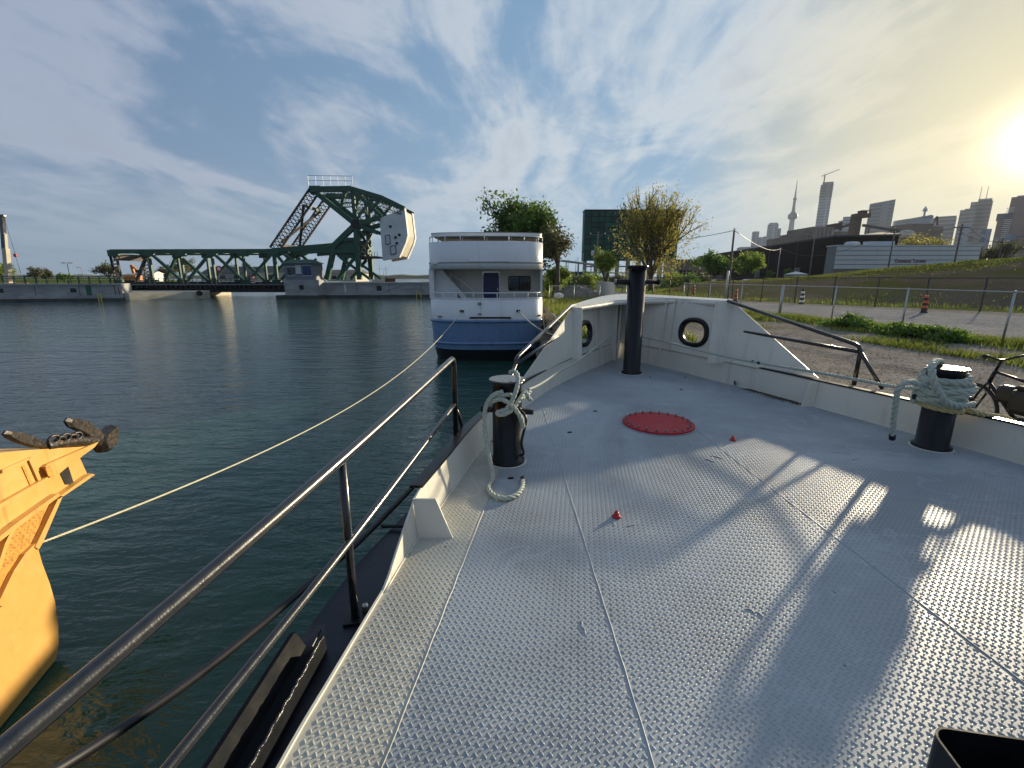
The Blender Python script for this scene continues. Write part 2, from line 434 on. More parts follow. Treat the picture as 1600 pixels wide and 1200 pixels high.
_m = MATS['net_green']; _k = NT(_m.node_tree); _b = [n for n in _m.node_tree.nodes if n.type == 'BSDF_PRINCIPLED'][0]; _src = _b.inputs['Base Color'].links[0].from_socket
_m.node_tree.links.new(_k.mix(_k.n('ShaderNodeObjectInfo').outputs['Random'], _src, (0.004, 0.035, 0.024)), _b.inputs['Base Color'])
M('net_line', (0.004, 0.022, 0.016), 0.7)
M('pole_wood', (0.12, 0.10, 0.08), 0.85, 0, 0.25, 3)
M('pole_grey', (0.30, 0.30, 0.29), 0.6)
M('wire', (0.03, 0.03, 0.03), 0.6)
M('blue_clad', (0.03, 0.07, 0.15), 0.6)
M('rock', (0.22, 0.18, 0.13), 0.9, 0, 0.3, 2.5, 0.03, 6)
M('mound_soil', (0.13, 0.12, 0.10), 0.95, 0, 0.3, 2.0, 0.06, 4)
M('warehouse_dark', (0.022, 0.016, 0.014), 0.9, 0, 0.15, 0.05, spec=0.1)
M('shed_white', (0.58, 0.58, 0.57), 0.6, 0, 0.06, 0.06)
M('shed_seam', (0.20, 0.21, 0.22), 0.7)
M('sign_red', (0.12, 0.02, 0.02), 0.6)
M('silo_brown', (0.20, 0.155, 0.12), 0.9, 0, 0.2, 0.05, second=(0.13, 0.10, 0.08), cut=(0.55, 0.75))
M('rust_steel', (0.08, 0.045, 0.03), 0.8, 0, 0.3, 0.1)
M('orange_plastic', (0.62, 0.10, 0.02), 0.5)
M('white_reflect', (0.75, 0.75, 0.72), 0.5)
M('car_white', (0.62, 0.62, 0.62), 0.3, coat=0.5)
M('car_dark', (0.03, 0.03, 0.035), 0.3, coat=0.5)
M('car_silver', (0.32, 0.33, 0.34), 0.3, 0.5, coat=0.4)
M('rubber', (0.015, 0.015, 0.015), 0.8)
M('wall_beige', (0.46, 0.42, 0.34), 0.85)
M('roof_dark', (0.06, 0.06, 0.065), 0.85)
M('excavator', (0.50, 0.18, 0.04), 0.6)

def tower_mat(name, col, glass, cell=(15, 11), rough=0.35):
    """curtain wall too far away to tell the panes apart: faint floor and bay lines only"""
    m = bpy.data.materials.new(name); m.use_nodes = True
    t = m.node_tree; t.nodes.clear(); k = NT(t)
    tcn = k.n('ShaderNodeTexCoord'); sp = k.n('ShaderNodeSeparateXYZ', ins={0: tcn.outputs['Object']})
    hx = k.math('ADD', sp.outputs[0], sp.outputs[1])
    fx = k.math('FRACT', k.math('DIVIDE', hx, cell[0])); fz = k.math('FRACT', k.math('DIVIDE', sp.outputs[2], cell[1]))
    msk = k.math('MULTIPLY', k.math('GREATER_THAN', fx, 0.22), k.math('GREATER_THAN', fz, 0.38))
    nz = k.n('ShaderNodeTexNoise', ins={'Vector': tcn.outputs['Object'], 'Scale': 0.03, 'Detail': 3.0})
    c = k.mix(msk, col, glass); c = k.mix(k.ramp(nz.outputs[0], 0.35, 0.7, 0, 0.5), c, tuple(x * 0.6 for x in col))
    b = k.n('ShaderNodeBsdfPrincipled', ins={'Base Color': c, 'Roughness': rough})
    k.n('ShaderNodeOutputMaterial', ins={0: b.outputs[0]})
    MATS[name] = m
tower_mat('tower_glass', (0.22, 0.27, 0.33), (0.07, 0.11, 0.16))
tower_mat('tower_dark', (0.12, 0.14, 0.17), (0.05, 0.07, 0.09))
tower_mat('tower_stone', (0.30, 0.27, 0.24), (0.16, 0.15, 0.15))
tower_mat('tower_red', (0.26, 0.17, 0.13), (0.13, 0.10, 0.09))
M('tower_concrete', (0.24, 0.24, 0.25), 0.8)

def water_mat():
    m = bpy.data.materials.new('water'); m.use_nodes = True
    t = m.node_tree; t.nodes.clear(); k = NT(t)
    tcn = k.n('ShaderNodeTexCoord')
    def nz(sc, rot, st, det, dist=0.0):
        mp = k.n('ShaderNodeMapping', ins={0: tcn.outputs['Object']}); mp.inputs['Rotation'].default_value = (0, 0, R(rot)); mp.inputs['Scale'].default_value = st
        return k.n('ShaderNodeTexNoise', ins={'Vector': mp.outputs[0], 'Scale': sc, 'Detail': det, 'Roughness': 0.55, 'Distortion': dist}).outputs[0]
    a = nz(0.55, 14, (0.45, 1.25, 1), 3.0, 0.3)
    b = nz(1.9, 10, (0.5, 1.3, 1), 4.0, 0.4)
    c = nz(7.0, 24, (0.6, 1.1, 1), 3.0, 0.3)
    d = nz(0.05, 40, (1, 1, 1), 2.0)                     # patches of breeze
    h = k.math('ADD', k.math('MULTIPLY', a, 0.33), k.math('ADD', k.math('MULTIPLY', b, 0.23), k.math('MULTIPLY', c, k.ramp(d, 0.3, 0.7, 0.035, 0.075))))
    bp = k.n('ShaderNodeBump', ins={'Strength': 1.0, 'Distance': 0.27, 'Height': h})
    col = k.mix(k.ramp(d, 0.35, 0.65), (0.013, 0.052, 0.036), (0.017, 0.060, 0.044))
    p = k.n('ShaderNodeBsdfPrincipled', ins={'Base Color': col, 'Roughness': 0.05, 'IOR': 1.33, 'Normal': bp.outputs[0]})
    k.n('ShaderNodeOutputMaterial', ins={0: p.outputs[0]})
    MATS['water'] = m
water_mat()

def ground_mat(name, gravel, soil, grass, grass_amt, scale=1.0):
    m = bpy.data.materials.new(name); m.use_nodes = True
    t = m.node_tree; t.nodes.clear(); k = NT(t)
    tcn = k.n('ShaderNodeTexCoord'); o = tcn.outputs['Object']
    big = k.n('ShaderNodeTexNoise', ins={'Vector': o, 'Scale': 0.16 * scale, 'Detail': 6.0, 'Roughness': 0.6}).outputs[0]
    mid = k.n('ShaderNodeTexNoise', ins={'Vector': o, 'Scale': 1.6 * scale, 'Detail': 8.0, 'Roughness': 0.7}).outputs[0]
    vor = k.n('ShaderNodeTexVoronoi', ins={'Vector': o, 'Scale': 26.0 * scale})
    vc = k.n('ShaderNodeSeparateXYZ', ins={0: vor.outputs['Color']}).outputs[0]
    c = k.mix(k.ramp(mid, 0.35, 0.7), soil, gravel)
    c = k.mix(k.ramp(vc, 0.2, 1.0, 0.0, 0.55), c, tuple(min(1, x * 1.7) for x in gravel))
    gm = k.math('MULTIPLY', k.ramp(big, 0.62 - grass_amt, 0.80 - grass_amt), k.ramp(mid, 0.30, 0.55))
    c = k.mix(gm, c, grass)
    bp = k.n('ShaderNodeBump', ins={'Strength': 0.8, 'Distance': 0.03, 'Height': k.math('ADD', vor.outputs['Distance'], k.math('MULTIPLY', mid, 1.5))})
    p = k.n('ShaderNodeBsdfDiffuse', ins={'Color': c, 'Roughness': 0.0, 'Normal': bp.outputs[0]})
    k.n('ShaderNodeOutputMaterial', ins={0: p.outputs[0]})
    MATS[name] = m
ground_mat('ground_gravel', (0.27, 0.245, 0.215), (0.145, 0.122, 0.095), (0.10, 0.115, 0.028), 0.06)
ground_mat('road_gravel', (0.31, 0.295, 0.28), (0.20, 0.19, 0.175), (0.10, 0.10, 0.03), -0.25)
ground_mat('berm_soil', (0.125, 0.100, 0.078), (0.080, 0.064, 0.048), (0.085, 0.092, 0.024), 0.22, 0.8)
ground_mat('meadow', (0.14, 0.13, 0.07), (0.10, 0.10, 0.04), (0.10, 0.13, 0.025), 0.40)
# ================================================================== the tug we stand on
tug = thing('tugboat', (2.1, 4.0, 0.0), 'tugboat foredeck of grey tread plate with cream bulwark and black handrails', 'boat')
port_edge = [(-0.90, -1.6), (-0.90, -0.5), (-0.87, 0.5), (-0.82, 1.284), (-0.778, 1.66), (-0.708, 2.22), (-0.634, 2.73), (-0.51, 3.367), (-0.32, 4.33), (0.0, 5.39),
             (0.267, 6.19), (0.72, 7.2), (1.435, 8.446), (2.27, 9.75)]
star_edge = [(5.05, -1.6), (5.05, 0.0), (5.02, 1.4), (4.93, 2.7), (4.735, 3.98), (4.53, 4.384 + .25), (4.27, 5.341), (4.03, 5.994), (3.72, 6.856), (3.31, 7.775), (2.87, 8.82), (2.27, 9.75)]
PE = smooth_path([(x, y, 0) for x, y in port_edge], 6)
SE = smooth_path([(x, y, 0) for x, y in star_edge], 6)
def xe(edge, y):
    for a, b in zip(edge, edge[1:]):
        if (a.y - y) * (b.y - y) <= 0 and abs(a.y - b.y) > 1e-9:
            return a.x + (b.x - a.x) * (y - a.y) / (b.y - a.y)
    return edge[-1].x if y > 9 else edge[0].x
def xp(y): return xe(PE, y)
def xs(y): return xe(SE, y)
# weld seams between the plates
def seamB(y): return -0.50 + 0.135 * (y - 1.0) if y > 1 else -0.50
def seamA(y): return 0.51 - 0.022 * (y - 1.2)
def seamC(y): return 2.20 - 0.03 * (y - 1.5)
ZD = DECK
def strip(name, lf, rf, y0, y1, mat):
    b = MB(); n = int((y1 - y0) / 0.12) + 1; prev = None
    for i in range(n + 1):
        y = y0 + (y1 - y0) * i / n; l, r = lf(y), rf(y)
        if r - l < 0.004: r = l + 0.004
        cur = [(l, y, ZD), (r, y, ZD)]
        if prev: b.quad(prev[0], prev[1], cur[1], cur[0])
        prev = cur
    return b.build(name, mat, tug)
cl = lambda f: (lambda y: min(max(f(y), xp(y)), xs(y)))
deckB = strip('deck_plate', xp, cl(seamB), -1.6, 4.6, 'deck_warm_lit'); deckB['label'] = 'margin strip of tread plate with warm sunlight put into its colour'
deckA = strip('deck_plate', cl(seamB), cl(seamA), -1.6, 6.7, 'deck_grey')
deckC = strip('deck_plate', cl(seamA), cl(seamC), -1.6, 9.74, 'deck_grey')
deckD = strip('deck_plate', cl(seamC), xs, -1.6, 9.74, 'deck_grey')
for f, y0, y1 in ((seamB, -1.5, 4.2), (seamA, -1.5, 5.9), (seamC, -1.5, 5.2)):
    b = MB(); pts = []
    n = 90
    for i in range(n + 1):
        y = y0 + (y1 - y0) * i / n
        pts.append((f(y) + 0.0015 * math.sin(y * 23.0) + 0.001 * math.sin(y * 71), y, ZD + 0.001))
    b.tube(pts, 0.0034, 6); b.build('weld_seam', 'deck_grey' if f is not seamB else 'deck_warm_lit', tug)
# small scuffs of weld on the plate
rnd = random.Random(5)
for px, py, l, a in ((1120, 715, .12, 2.3), (1108, 720, .10, 2.2), (1185, 960, .05, 2.1), (1172, 955, .05, 2.3), (911, 985, .05, 1.8), (907, 975, .04, 1.6), (985, 822, .07, .3), (957, 818, .05, 1.9), (1310, 708, .22, 2.8), (1335, 718, .16, .3)):
    p = P(px, py, ZD); d = Vector((math.cos(a), math.sin(a), 0)) * l / 2
    MB().tube(smooth_path([p - d, p + Vector((.008, .005, .003)), p + d], 4), 0.0035, 6).build('weld_scar', 'deck_grey', tug)

# raised tread lugs: rectangular lattice turned a little, two lug directions
LA, LB, LROT = 0.034, 0.040, R(-8)
def lug_mesh(ang, sc=1.0):
    L, Wd, Hh = 0.0138 * sc, 0.0055 * sc, 0.0036 * sc
    pts = [(-L, 0, 0), (-L * .5, -Wd * .8, 0), (L * .5, -Wd * .8, 0), (L, 0, 0), (L * .5, Wd * .8, 0), (-L * .5, Wd * .8, 0), (-L * .55, 0, Hh), (L * .55, 0, Hh)]
    ca, sa = math.cos(ang), math.sin(ang)
    v = [(x * ca - y * sa, x * sa + y * ca, z) for x, y, z in pts]
    f = [(0, 1, 6), (1, 2, 7), (1, 7, 6), (2, 3, 7), (3, 4, 7), (4, 5, 6), (4, 6, 7), (5, 0, 6)]
    return np.array(v), np.array(f)
LUG = [lug_mesh(R(40) + LROT), lug_mesh(R(130) + LROT)]
def deck_owner(x, y):
    if y < 4.6 and x < seamB(y): return 0
    if x < seamA(y): return 1
    if x < seamC(y): return 2
    return 3
DECKS = [deckB, deckA, deckC, deckD]
cand = [[], [], [], []]
cr, sr = math.cos(LROT), math.sin(LROT)
for kind in (0, 1):
    for i in range(-80, 240):
        for j in range(-46, 320):
            u = (i + .5 * kind) * LA; v = (j + .5 * kind) * LB
            x = u * cr - v * sr; y = u * sr + v * cr + 0.2
            if y < -1.5 or y > 9.5: continue
            l, r = xp(y), xs(y)
            if x < l + 0.022 or x > r - 0.022: continue
            if math.hypot(x - 1.72, y - 5.2) < 0.43 or math.hypot(x - 2.15, y - 8.15) < 0.2: continue
            if y > 8.6: continue
            if min(abs(x - seamB(y)) if y < 4.2 else 9, abs(x - seamA(y)) if y < 5.9 else 9, abs(x - seamC(y)) if y < 5.2 else 9) < 0.013: continue
            cand[deck_owner(x, y)].append((x, y, kind))
near = sorted(((math.hypot(x, y), o, x, y, k) for o in range(4) for x, y, k in cand[o] if y > 1.12 and abs(x) < (y * .97 + .4) * 1.05))[:300]
near_set = {(x, y) for _, _, x, y, _ in near}
lug_me = {}
for o_ in range(4):
    for k_ in (0, 1):
        me = bpy.data.meshes.new('tread_lug'); v, f = LUG[k_]
        me.from_pydata([tuple(p) for p in v], [], [tuple(q) for q in f]); me.polygons.foreach_set('use_smooth', [True] * len(f))
        me.materials.append(MATS['deck_warm_lit' if o_ == 0 else 'deck_grey']); lug_me[o_, k_] = me
for _, o_, x, y, k_ in near:
    ob = bpy.data.objects.new('tread_lug', lug_me[o_, k_]); COL.objects.link(ob); ob.parent = DECKS[o_]
    ob.location = Vector((x, y, ZD)) - ROOT[tug]
for o_ in range(4):
    pts = [c for c in cand[o_] if (c[0], c[1]) not in near_set]
    vs, fs = [], []; n = 0
    arr = np.array(pts, dtype=np.float64)
    for k_ in (0, 1):
        a = arr[arr[:, 2] == k_]; v, f = LUG[k_]
        V = (v[None] + np.c_[a[:, :2], np.full(len(a), ZD)][:, None]).reshape(-1, 3)
        Fc = (f[None] + (np.arange(len(a)) * len(v))[:, None, None]).reshape(-1, 3) + n
        vs.append(V); fs.append(Fc); n += len(V)
    ob = raw_mesh('tread_lugs', np.concatenate(vs), np.concatenate(fs), 'deck_warm_lit' if o_ == 0 else 'deck_grey', DECKS[o_], True)
    ob['kind'] = 'stuff'

# ---- hull outside: ledge, sides
def outline(z, off, yl):
    a = [Vector((x - off, y, z)) for x, y in [(p.x, p.y) for p in PE[::3]] if y < yl - .3]
    s_ = [Vector((x + off, y, z)) for x, y in [(p.x, p.y) for p in SE[::3]] if y < yl - .3]
    return a, s_
hb = MB()
rows = []
for z, off, ytip, k in ((DECK - 0.035, 0.0, 9.82, 1), (DECK - 0.04, 0.30, 9.98, 1), (DECK - 0.32, 0.34, 9.95, 1), (1.2, 0.12, 9.55, 1), (0.0, -0.25, 9.0, .97), (-0.8, -0.5, 8.6, .95)):
    ring = []
    for p in PE[::3]:
        t = min(1, max(0, (p.y - 2.5) / 2.2)); o_ = off * (1 - .62 * t) if off > 0.2 else off
        ring.append(Vector((p.x - o_ * (1 if p.y < 9 else .4), p.y * k if p.y > 0 else p.y, z)))
    ring[-1] = Vector((2.27, ytip, z))
    for p in reversed(SE[::3][:-1]):
        t = min(1, max(0, (p.y - 2.5) / 2.2)); o_ = off * (1 - .62 * t) if off > 0.2 else off
        ring.append(Vector((p.x + o_ * (1 if p.y < 9 else .4), p.y * k if p.y > 0 else p.y, z)))
    rows.append(ring)
hb.loft(rows, closed=True, caps=False)
hb.f.append(tuple(range(len(rows[0])))); hb.sm.append(False)
hb.build('hull', 'black_hull', tug)

# ---- low bulwark (toe board), both sides, running into the bow
def hp(y): return 0.012 if y < 2.25 else (0.012 + 0.27 * min(1, (y - 2.25) / 0.62) if y < 2.87 else 0.282 + 0.03 * min(1, (y - 2.87) / 3))
def hs(y): return 0.34 if y > -3 else 0
def side_strip(edge, hf, sgn, y0, th=0.012):
    inn, top, topo, out = [], [], [], []
    for p in edge:
        if p.y < y0: continue
        h = hf(p.y); fl = 0.10 * h
        inn.append(Vector((p.x, p.y, ZD - 0.02))); top.append(Vector((p.x + sgn * fl, p.y, ZD + h)))
        topo.append(Vector((p.x + sgn * (fl + th), p.y, ZD + h))); out.append(Vector((p.x + sgn * (0.0 + th), p.y, ZD - 0.02)))
    return inn, top, topo, out
pi_, pt_, pto_, po_ = side_strip(PE, hp, -1, -1.6)
si_, st_, sto_, so_ = side_strip(SE, hs, 1, -1.6)
b = MB(); b.loft([pi_, pt_, pto_, po_], closed=False, caps=False); b.build('bulwark', 'bulwark_inner', tug)
b = MB(); b.loft([si_, st_, sto_, so_], closed=False, caps=False); b.build('bulwark', 'bulwark_inner', tug)
# black cap bar on the low bulwark
def capbar(top, sgn, ya, yb, w=0.075, h=0.022):
    ps = [p for p in top if ya <= p.y <= yb]
    b = MB(); rings = []
    for p in ps: rings.append([p + Vector((sgn * dx, 0, dz)) for dx, dz in ((-0.012, 0.003), (w, 0.003), (w, h), (-0.012, h))])
    b.loft(rings); return b.build('cap_rail', 'black_paint', tug)
capbar(pt_, -1, 2.9, 7.0); capbar(st_, 1, -1.6, 7.0)
# gusset brackets
def gusset(x, y, sgn, w, h, name='gusset'):
    b = MB(); b.prism([(x, y, ZD - .005), (x + sgn * w, y, ZD - .005), (x + sgn * (w * .55), y, ZD + h), (x - sgn * .02, y, ZD + h)], (0, 0.014, 0)); b.build(name, 'bulwark_white', tug)
gusset(xp(2.76), 2.76, 1, 0.235, 0.285)
gusset(xp(4.85) , 4.85, 1, 0.16, 0.285)
gusset(xs(5.95), 5.95, -1, 0.17, 0.335); gusset(xs(2.9), 2.9, -1, 0.15, 0.335)
# drain of dirt by the starboard toe board
b = MB(); rnd = random.Random(3)
for i in range(900):
    y = 6.0 + rnd.random() * 0.95; x = xs(y) - abs(rnd.gauss(0, 0.07)) * (1.25 - abs(y - 6.45)) - .01; r_ = rnd.uniform(.005, .014)
    a = rnd.random() * 6.3
    b.add([(x + r_ * math.cos(a), y + r_ * math.sin(a), ZD + .002), (x + r_ * math.cos(a + 2), y + r_ * math.sin(a + 2), ZD + .002), (x + r_ * math.cos(a + 4), y + r_ * math.sin(a + 4), ZD + .003), (x, y, ZD + r_ * .9)], [(0, 1, 3), (1, 2, 3), (2, 0, 3)])
o = b.build('leaf_litter', 'debris', None); tag(o, 'brown leaf litter drifted against the low cream bulwark beside the bow', 'litter', kind='stuff')

# ---- raised bow bulwark: flat plates between frames
def L(edge, sgn, y, h=0.345, off=0.045):
    x = xe(edge, y); return Vector((x + sgn * off * (0.3 if y > 9.3 else 1), y + (0.03 if y > 9.3 else 0), ZD + h))
BOWB = Vector((2.27, 9.80, ZD + 0.345)); BOWT = Vector((2.36, 9.98, ZD + 1.30))
pB0, pT0 = Vector((0.12, 6.06, ZD + .31)), Vector((0.12, 6.07, ZD + .325))
pB1, pT1 = L(PE, -1, 7.85), Vector((1.04, 7.98, ZD + 1.185))
pB2, pT2 = L(PE, -1, 8.95), Vector((1.66, 9.12, ZD + 1.235))
sB2, sT2 = L(SE, 1, 8.85), Vector((3.02, 9.02, ZD + 1.30))
sB1, sT1 = L(SE, 1, 7.45), Vector((3.60, 7.62, ZD + 1.305))
sB0, sT0 = Vector((4.16, 6.10, ZD + .345)), Vector((4.16, 6.11, ZD + .36))
def plate(b0, b1, t0, t1, mat, hole=None, sol=0.012):
    b = MB(); f = lambda u, v: (b0.lerp(b1, u)).lerp(t0.lerp(t1, u), v)
    if hole is None:
        n = 3; b.loft([[f(i / n, v) for i in range(n + 1)] for v in (0, .5, 1)], closed=False, caps=False)
    else:
        uc, vc, ru, rv = hole; N = 40; inn, out = [], []
        for k in range(N):
            a = 2 * math.pi * k / N; ca, sa = math.cos(a), math.sin(a)
            e = lambda c_: math.copysign(abs(c_) ** 0.8, c_)
            inn.append(f(uc + ru * e(ca), vc + rv * e(sa)))
            t = min(((1 - uc) / ca if ca > 0 else -uc / ca) if abs(ca) > 1e-6 else 9, ((1 - vc) / sa if sa > 0 else -vc / sa) if abs(sa) > 1e-6 else 9)
            out.append((uc + ca * t, vc + sa * t))
        corners = [(0, 0), (1, 0), (1, 1), (0, 1)]
        for c_ in corners:                                   # pull the nearest outline sample onto each corner
            k = min(range(N), key=lambda q: (out[q][0] - c_[0]) ** 2 + (out[q][1] - c_[1]) ** 2); out[k] = c_
        b.loft([inn, [f(*q) for q in out]], closed=True, caps=False)
    o = b.build('bow_bulwark_plate', mat, tug)
    if sol:
        md = o.modifiers.new('thick', 'SOLIDIFY'); md.thickness = sol; md.offset = 0
    return o, f
plate(pB0, pB1, pT0, pT1, 'bulwark_white')
pp, fpp = plate(pB1, pB2, pT1, pT2, 'bulwark_inner', (0.42, 0.40, 0.20, 0.19))
plate(pB2, BOWB, pT2, BOWT, 'bulwark_inner')
plate(BOWB, sB2, BOWT, sT2, 'bulwark_inner')
ps_, fps = plate(sB2, sB1, sT2, sT1, 'bulwark_inner', (0.50, 0.40, 0.18, 0.19))
plate(sB1, sB0, sT1, sT0, 'bulwark_white')
# ledge between toe board and raised plates
def ledge(edge, sgn, y0, y1):
    ys = [y0 + (y1 - y0) * i / 12 for i in range(13)]
    a = [Vector((xe(edge, y) + sgn * .02, y, ZD + .346)) for y in ys]; c = [Vector((xe(edge, y) + sgn * (.075 if y < 9.3 else .03), y + (.05 if y > 9.3 else 0), ZD + .346)) for y in ys]
    b = MB(); b.loft([a, c, [p - Vector((0, 0, .012)) for p in c], [p - Vector((0, 0, .012)) for p in a]], closed=False, caps=False); b.build('bulwark_ledge', 'bulwark_inner', tug)
ledge(PE, -1, 7.0, 9.74); ledge(SE, 1, 6.9, 9.74)
# porthole rings
def oval_ring(f, uc, vc, ru, rv, nrm, parent):
    pts = []
    for k in range(48):
        a = 2 * math.pi * k / 48; e = lambda c_: math.copysign(abs(c_) ** 0.8, c_)
        pts.append(f(uc + ru * e(math.cos(a)), vc + rv * e(math.sin(a))))
    cen = f(uc, vc); rings = []
    for p in pts:
        d = (p - cen).normalized(); rings.append([p + d * dx + nrm * dz for dx, dz in ((-.012, -.03), (.075, -.03), (.082, .0), (.075, .035), (.035, .055), (-.006, .035))])
    rings.append(rings[0]); b = MB(); b.loft(rings, caps=False, smooth=True); b.build('porthole_ring', 'black_paint', parent)
nS = (sB1 - sB2).cross(sT2 - sB2).normalized(); nS = nS if nS.y < 0 else -nS
nP = (pB2 - pB1).cross(pT1 - pB1).normalized(); nP = nP if nP.y < 0 else -nP
oval_ring(fps, .50, .40, .18, .19, nS, tug); oval_ring(fpp, .42, .40, .20, .19, nP, tug)
# frames (vertical webs) on the inside
def frame(bq, tq, inward, d=0.07, w=0.014, foot=True):
    bq, tq = Vector(bq), Vector(tq); iv = Vector(inward).normalized()
    side = iv.cross(Vector((0, 0, 1))).normalized() * w
    z0 = Vector((bq.x, bq.y, ZD - .005)) if foot else bq
    b = MB(); b.prism([z0 - side / 2, z0 + iv * d * 1.3 - side / 2, bq + iv * d - side / 2, tq + iv * d - side / 2, tq - side / 2, bq - side / 2], side); b.build('frame_web', 'bulwark_white', tug)
frame(pB2, pT2, (0.75, -0.6, 0)); frame(sB2, sT2, (-0.75, -0.6, 0))
frame(BOWB + Vector((-.05, -.06, 0)), BOWT + Vector((-.06, -.05, 0)), (0.0, -1, 0), 0.13, 0.03)
frame(fpp(.80, 0), fpp(.80, 1), (0.75, -0.6, 0), .05, .012, False)
frame(fps(.14, 0), fps(.14, 1), (-0.75, -0.6, 0), .05, .012, False)
frame(BOWB.lerp(sB2, .5), BOWT.lerp(sT2, .5), (-0.6, -0.7, 0), .06, .012)
frame(BOWB.lerp(pB2, .35), BOWT.lerp(pT2, .35), (0.6, -0.7, 0), .08, .05)
# web brackets at the aft end of the raised bulwark
def bracket(bq, tq, inward, d):
    iv = Vector(inward).normalized(); b = MB(); n_ = iv.cross(Vector((0, 0, 1))).normalized() * .014
    z0 = Vector((bq.x, bq.y, bq.z - .03))
    b.prism([z0, z0 + iv * d * .9, bq + iv * d, tq + iv * d * .95, tq], n_); b.build('web_bracket', 'bulwark_white', tug)
bracket(pB1, pT1, (1, -0.25, 0), 0.17); bracket(sB1, sT1, (-1, -0.05, 0), 0.30)
# wide cap plate over the bow with a rolled lip
nearE = smooth_path([Q(*q) for q in ((893, 479, 7.92), (930, 474, 8.55), (965, 469, 9.15), (1000, 467.5, 9.25), (1060, 467, 8.8), (1140, 470, 7.58))], 5)
farE = smooth_path([Q(*q) for q in ((896, 476, 8.05), (922, 467.5, 9.2), (955, 460.5, 10.1), (1000, 459.5, 10.2), (1068, 463, 9.3), (1146, 467.5, 7.75))], 5)
b = MB(); b.loft([nearE, farE, [p - Vector((0, 0, .022)) for p in farE], [p - Vector((0, 0, .022)) for p in nearE]] + [nearE], closed=False, caps=False); b.build('bow_cap', 'bulwark_white', tug)
MB().tube([p + Vector((0, .02, -.055)) for p in nearE], 0.045, 10).build('bow_cap_lip', 'bulwark_white', tug)

# ---- bow post with cross pin
PX, PY = 2.155, 8.15
post = MB().lathe([(0.185, 0.0), (0.185, 0.03), (0.15, 0.04), (0.15, 1.80)], (PX, PY, ZD), 32).build('bow_bitt', 'black_paint', tug)
MB().lathe([(0.15, 1.80), (0.178, 1.86), (0.178, 1.885)], (PX, PY, ZD), 32).build('bitt_head', 'black_paint', post)
MB().lathe([(0.205, 0.0), (0.205, 0.006)], (PX, PY, ZD), 32).build('bitt_foot_ring', 'bulwark_white', post)
MB().tube([(PX - .37, PY, ZD + 1.61), (PX + .37, PY, ZD + 1.61)], 0.042, 16).build('cross_pin', 'black_paint', post)
for s_ in (-1, 1): MB().tube([(PX + s_ * .355, PY, ZD + 1.61), (PX + s_ * .39, PY, ZD + 1.61)], 0.05, 16).build('pin_end', 'steel' if s_ < 0 else 'black_paint', post)
MB().tube([(PX - .155, PY - .004, ZD + 1.61), (PX - .135, PY - .004, ZD + 1.61)], 0.055, 16).build('pin_collar', 'black_paint', post)

# ---- side bollards
def bollard(x, y, h, cap_mat):
    p = MB().lathe([(0.165, 0.0), (0.165, 0.028), (0.135, 0.036), (0.135, h - .05), (0.150, h - .02)], (x, y, ZD), 32).build('bollard', 'black_paint', tug)
    MB().lathe([(0.150, h - .02), (0.165, h - .014), (0.165, h - .002), (0.160, h)], (x, y, ZD), 36).build('bollard_cap', cap_mat, p)
    MB().lathe([(0.180, 0.0), (0.180, 0.006)], (x, y, ZD), 32).build('bollard_foot_ring', 'bulwark_white', p)
    return p
BL, BR = (-0.045, 4.08), (4.29, 4.45)
bl = bollard(*BL, 0.80, 'cap_gloss'); br = bollard(*BR, 0.83, 'cap_gloss')
for bx, pr, z_ in ((BL, bl, .50), (BR, br, .52)):
    MB().tube([(bx[0] - .24, bx[1] + .05, ZD + z_), (bx[0] + .24, bx[1] - .05, ZD + z_)], 0.028, 12).build('norman_pin', 'black_paint', pr)
# grab strap on the inboard face of the port bollard
MB().tube(smooth_path([Q(812, 640, 4.0), Q(822, 655, 3.93), Q(815, 690, 3.93), Q(818, 708, 3.96), Q(812, 712, 3.99)], 5), 0.012, 8).build('bollard_strap', 'black_tape', bl)

# ---- round bolted manhole cover
HX, HY = 1.725, 5.20
hat = MB().lathe([(0.41, 0.0), (0.41, 0.022), (0.403, 0.028)], (HX, HY, ZD), 64).build('manhole_cover', 'red_hatch', tug)
MB().lathe([(0.425, 0.0), (0.425, 0.008)], (HX, HY, ZD), 64).build('manhole_rim', 'deck_grey', hat)
for k in range(22):
    a = 2 * math.pi * (k + .3) / 22; x, y = HX + .365 * math.cos(a), HY + .365 * math.sin(a)
    MB().lathe([(0.017, 0.028), (0.017, 0.040), (0.010, 0.0405), (0.010, 0.056), (0.007, 0.058)], (x, y, ZD), 6, smooth=False).build('bolt', 'steel', hat)
# two red deck plugs
for px, py in ((963, 808), (1145, 688)):
    p = P(px, py, ZD)
    fp = MB().lathe([(0.035, 0.0), (0.034, 0.008), (0.020, 0.016), (0.019, 0.034), (0.012, 0.040)], p, 12).build('deck_plug', 'red_paint', tug)
    MB().lathe([(0.011, 0.040), (0.011, 0.052)], p, 6, smooth=False).build('plug_nut', 'red_paint', fp)
# small padeyes and drain holes
for px, py in ((930, 643), (890, 676), (1016, 590), (1071, 590), (1064, 609), (798, 748)):
    p = P(px, py, ZD); MB().obox(p + Vector((0, 0, .006)), .05 if px < 940 else .03, .02, .012, .3, .003).build('deck_lug', 'black_paint', tug)

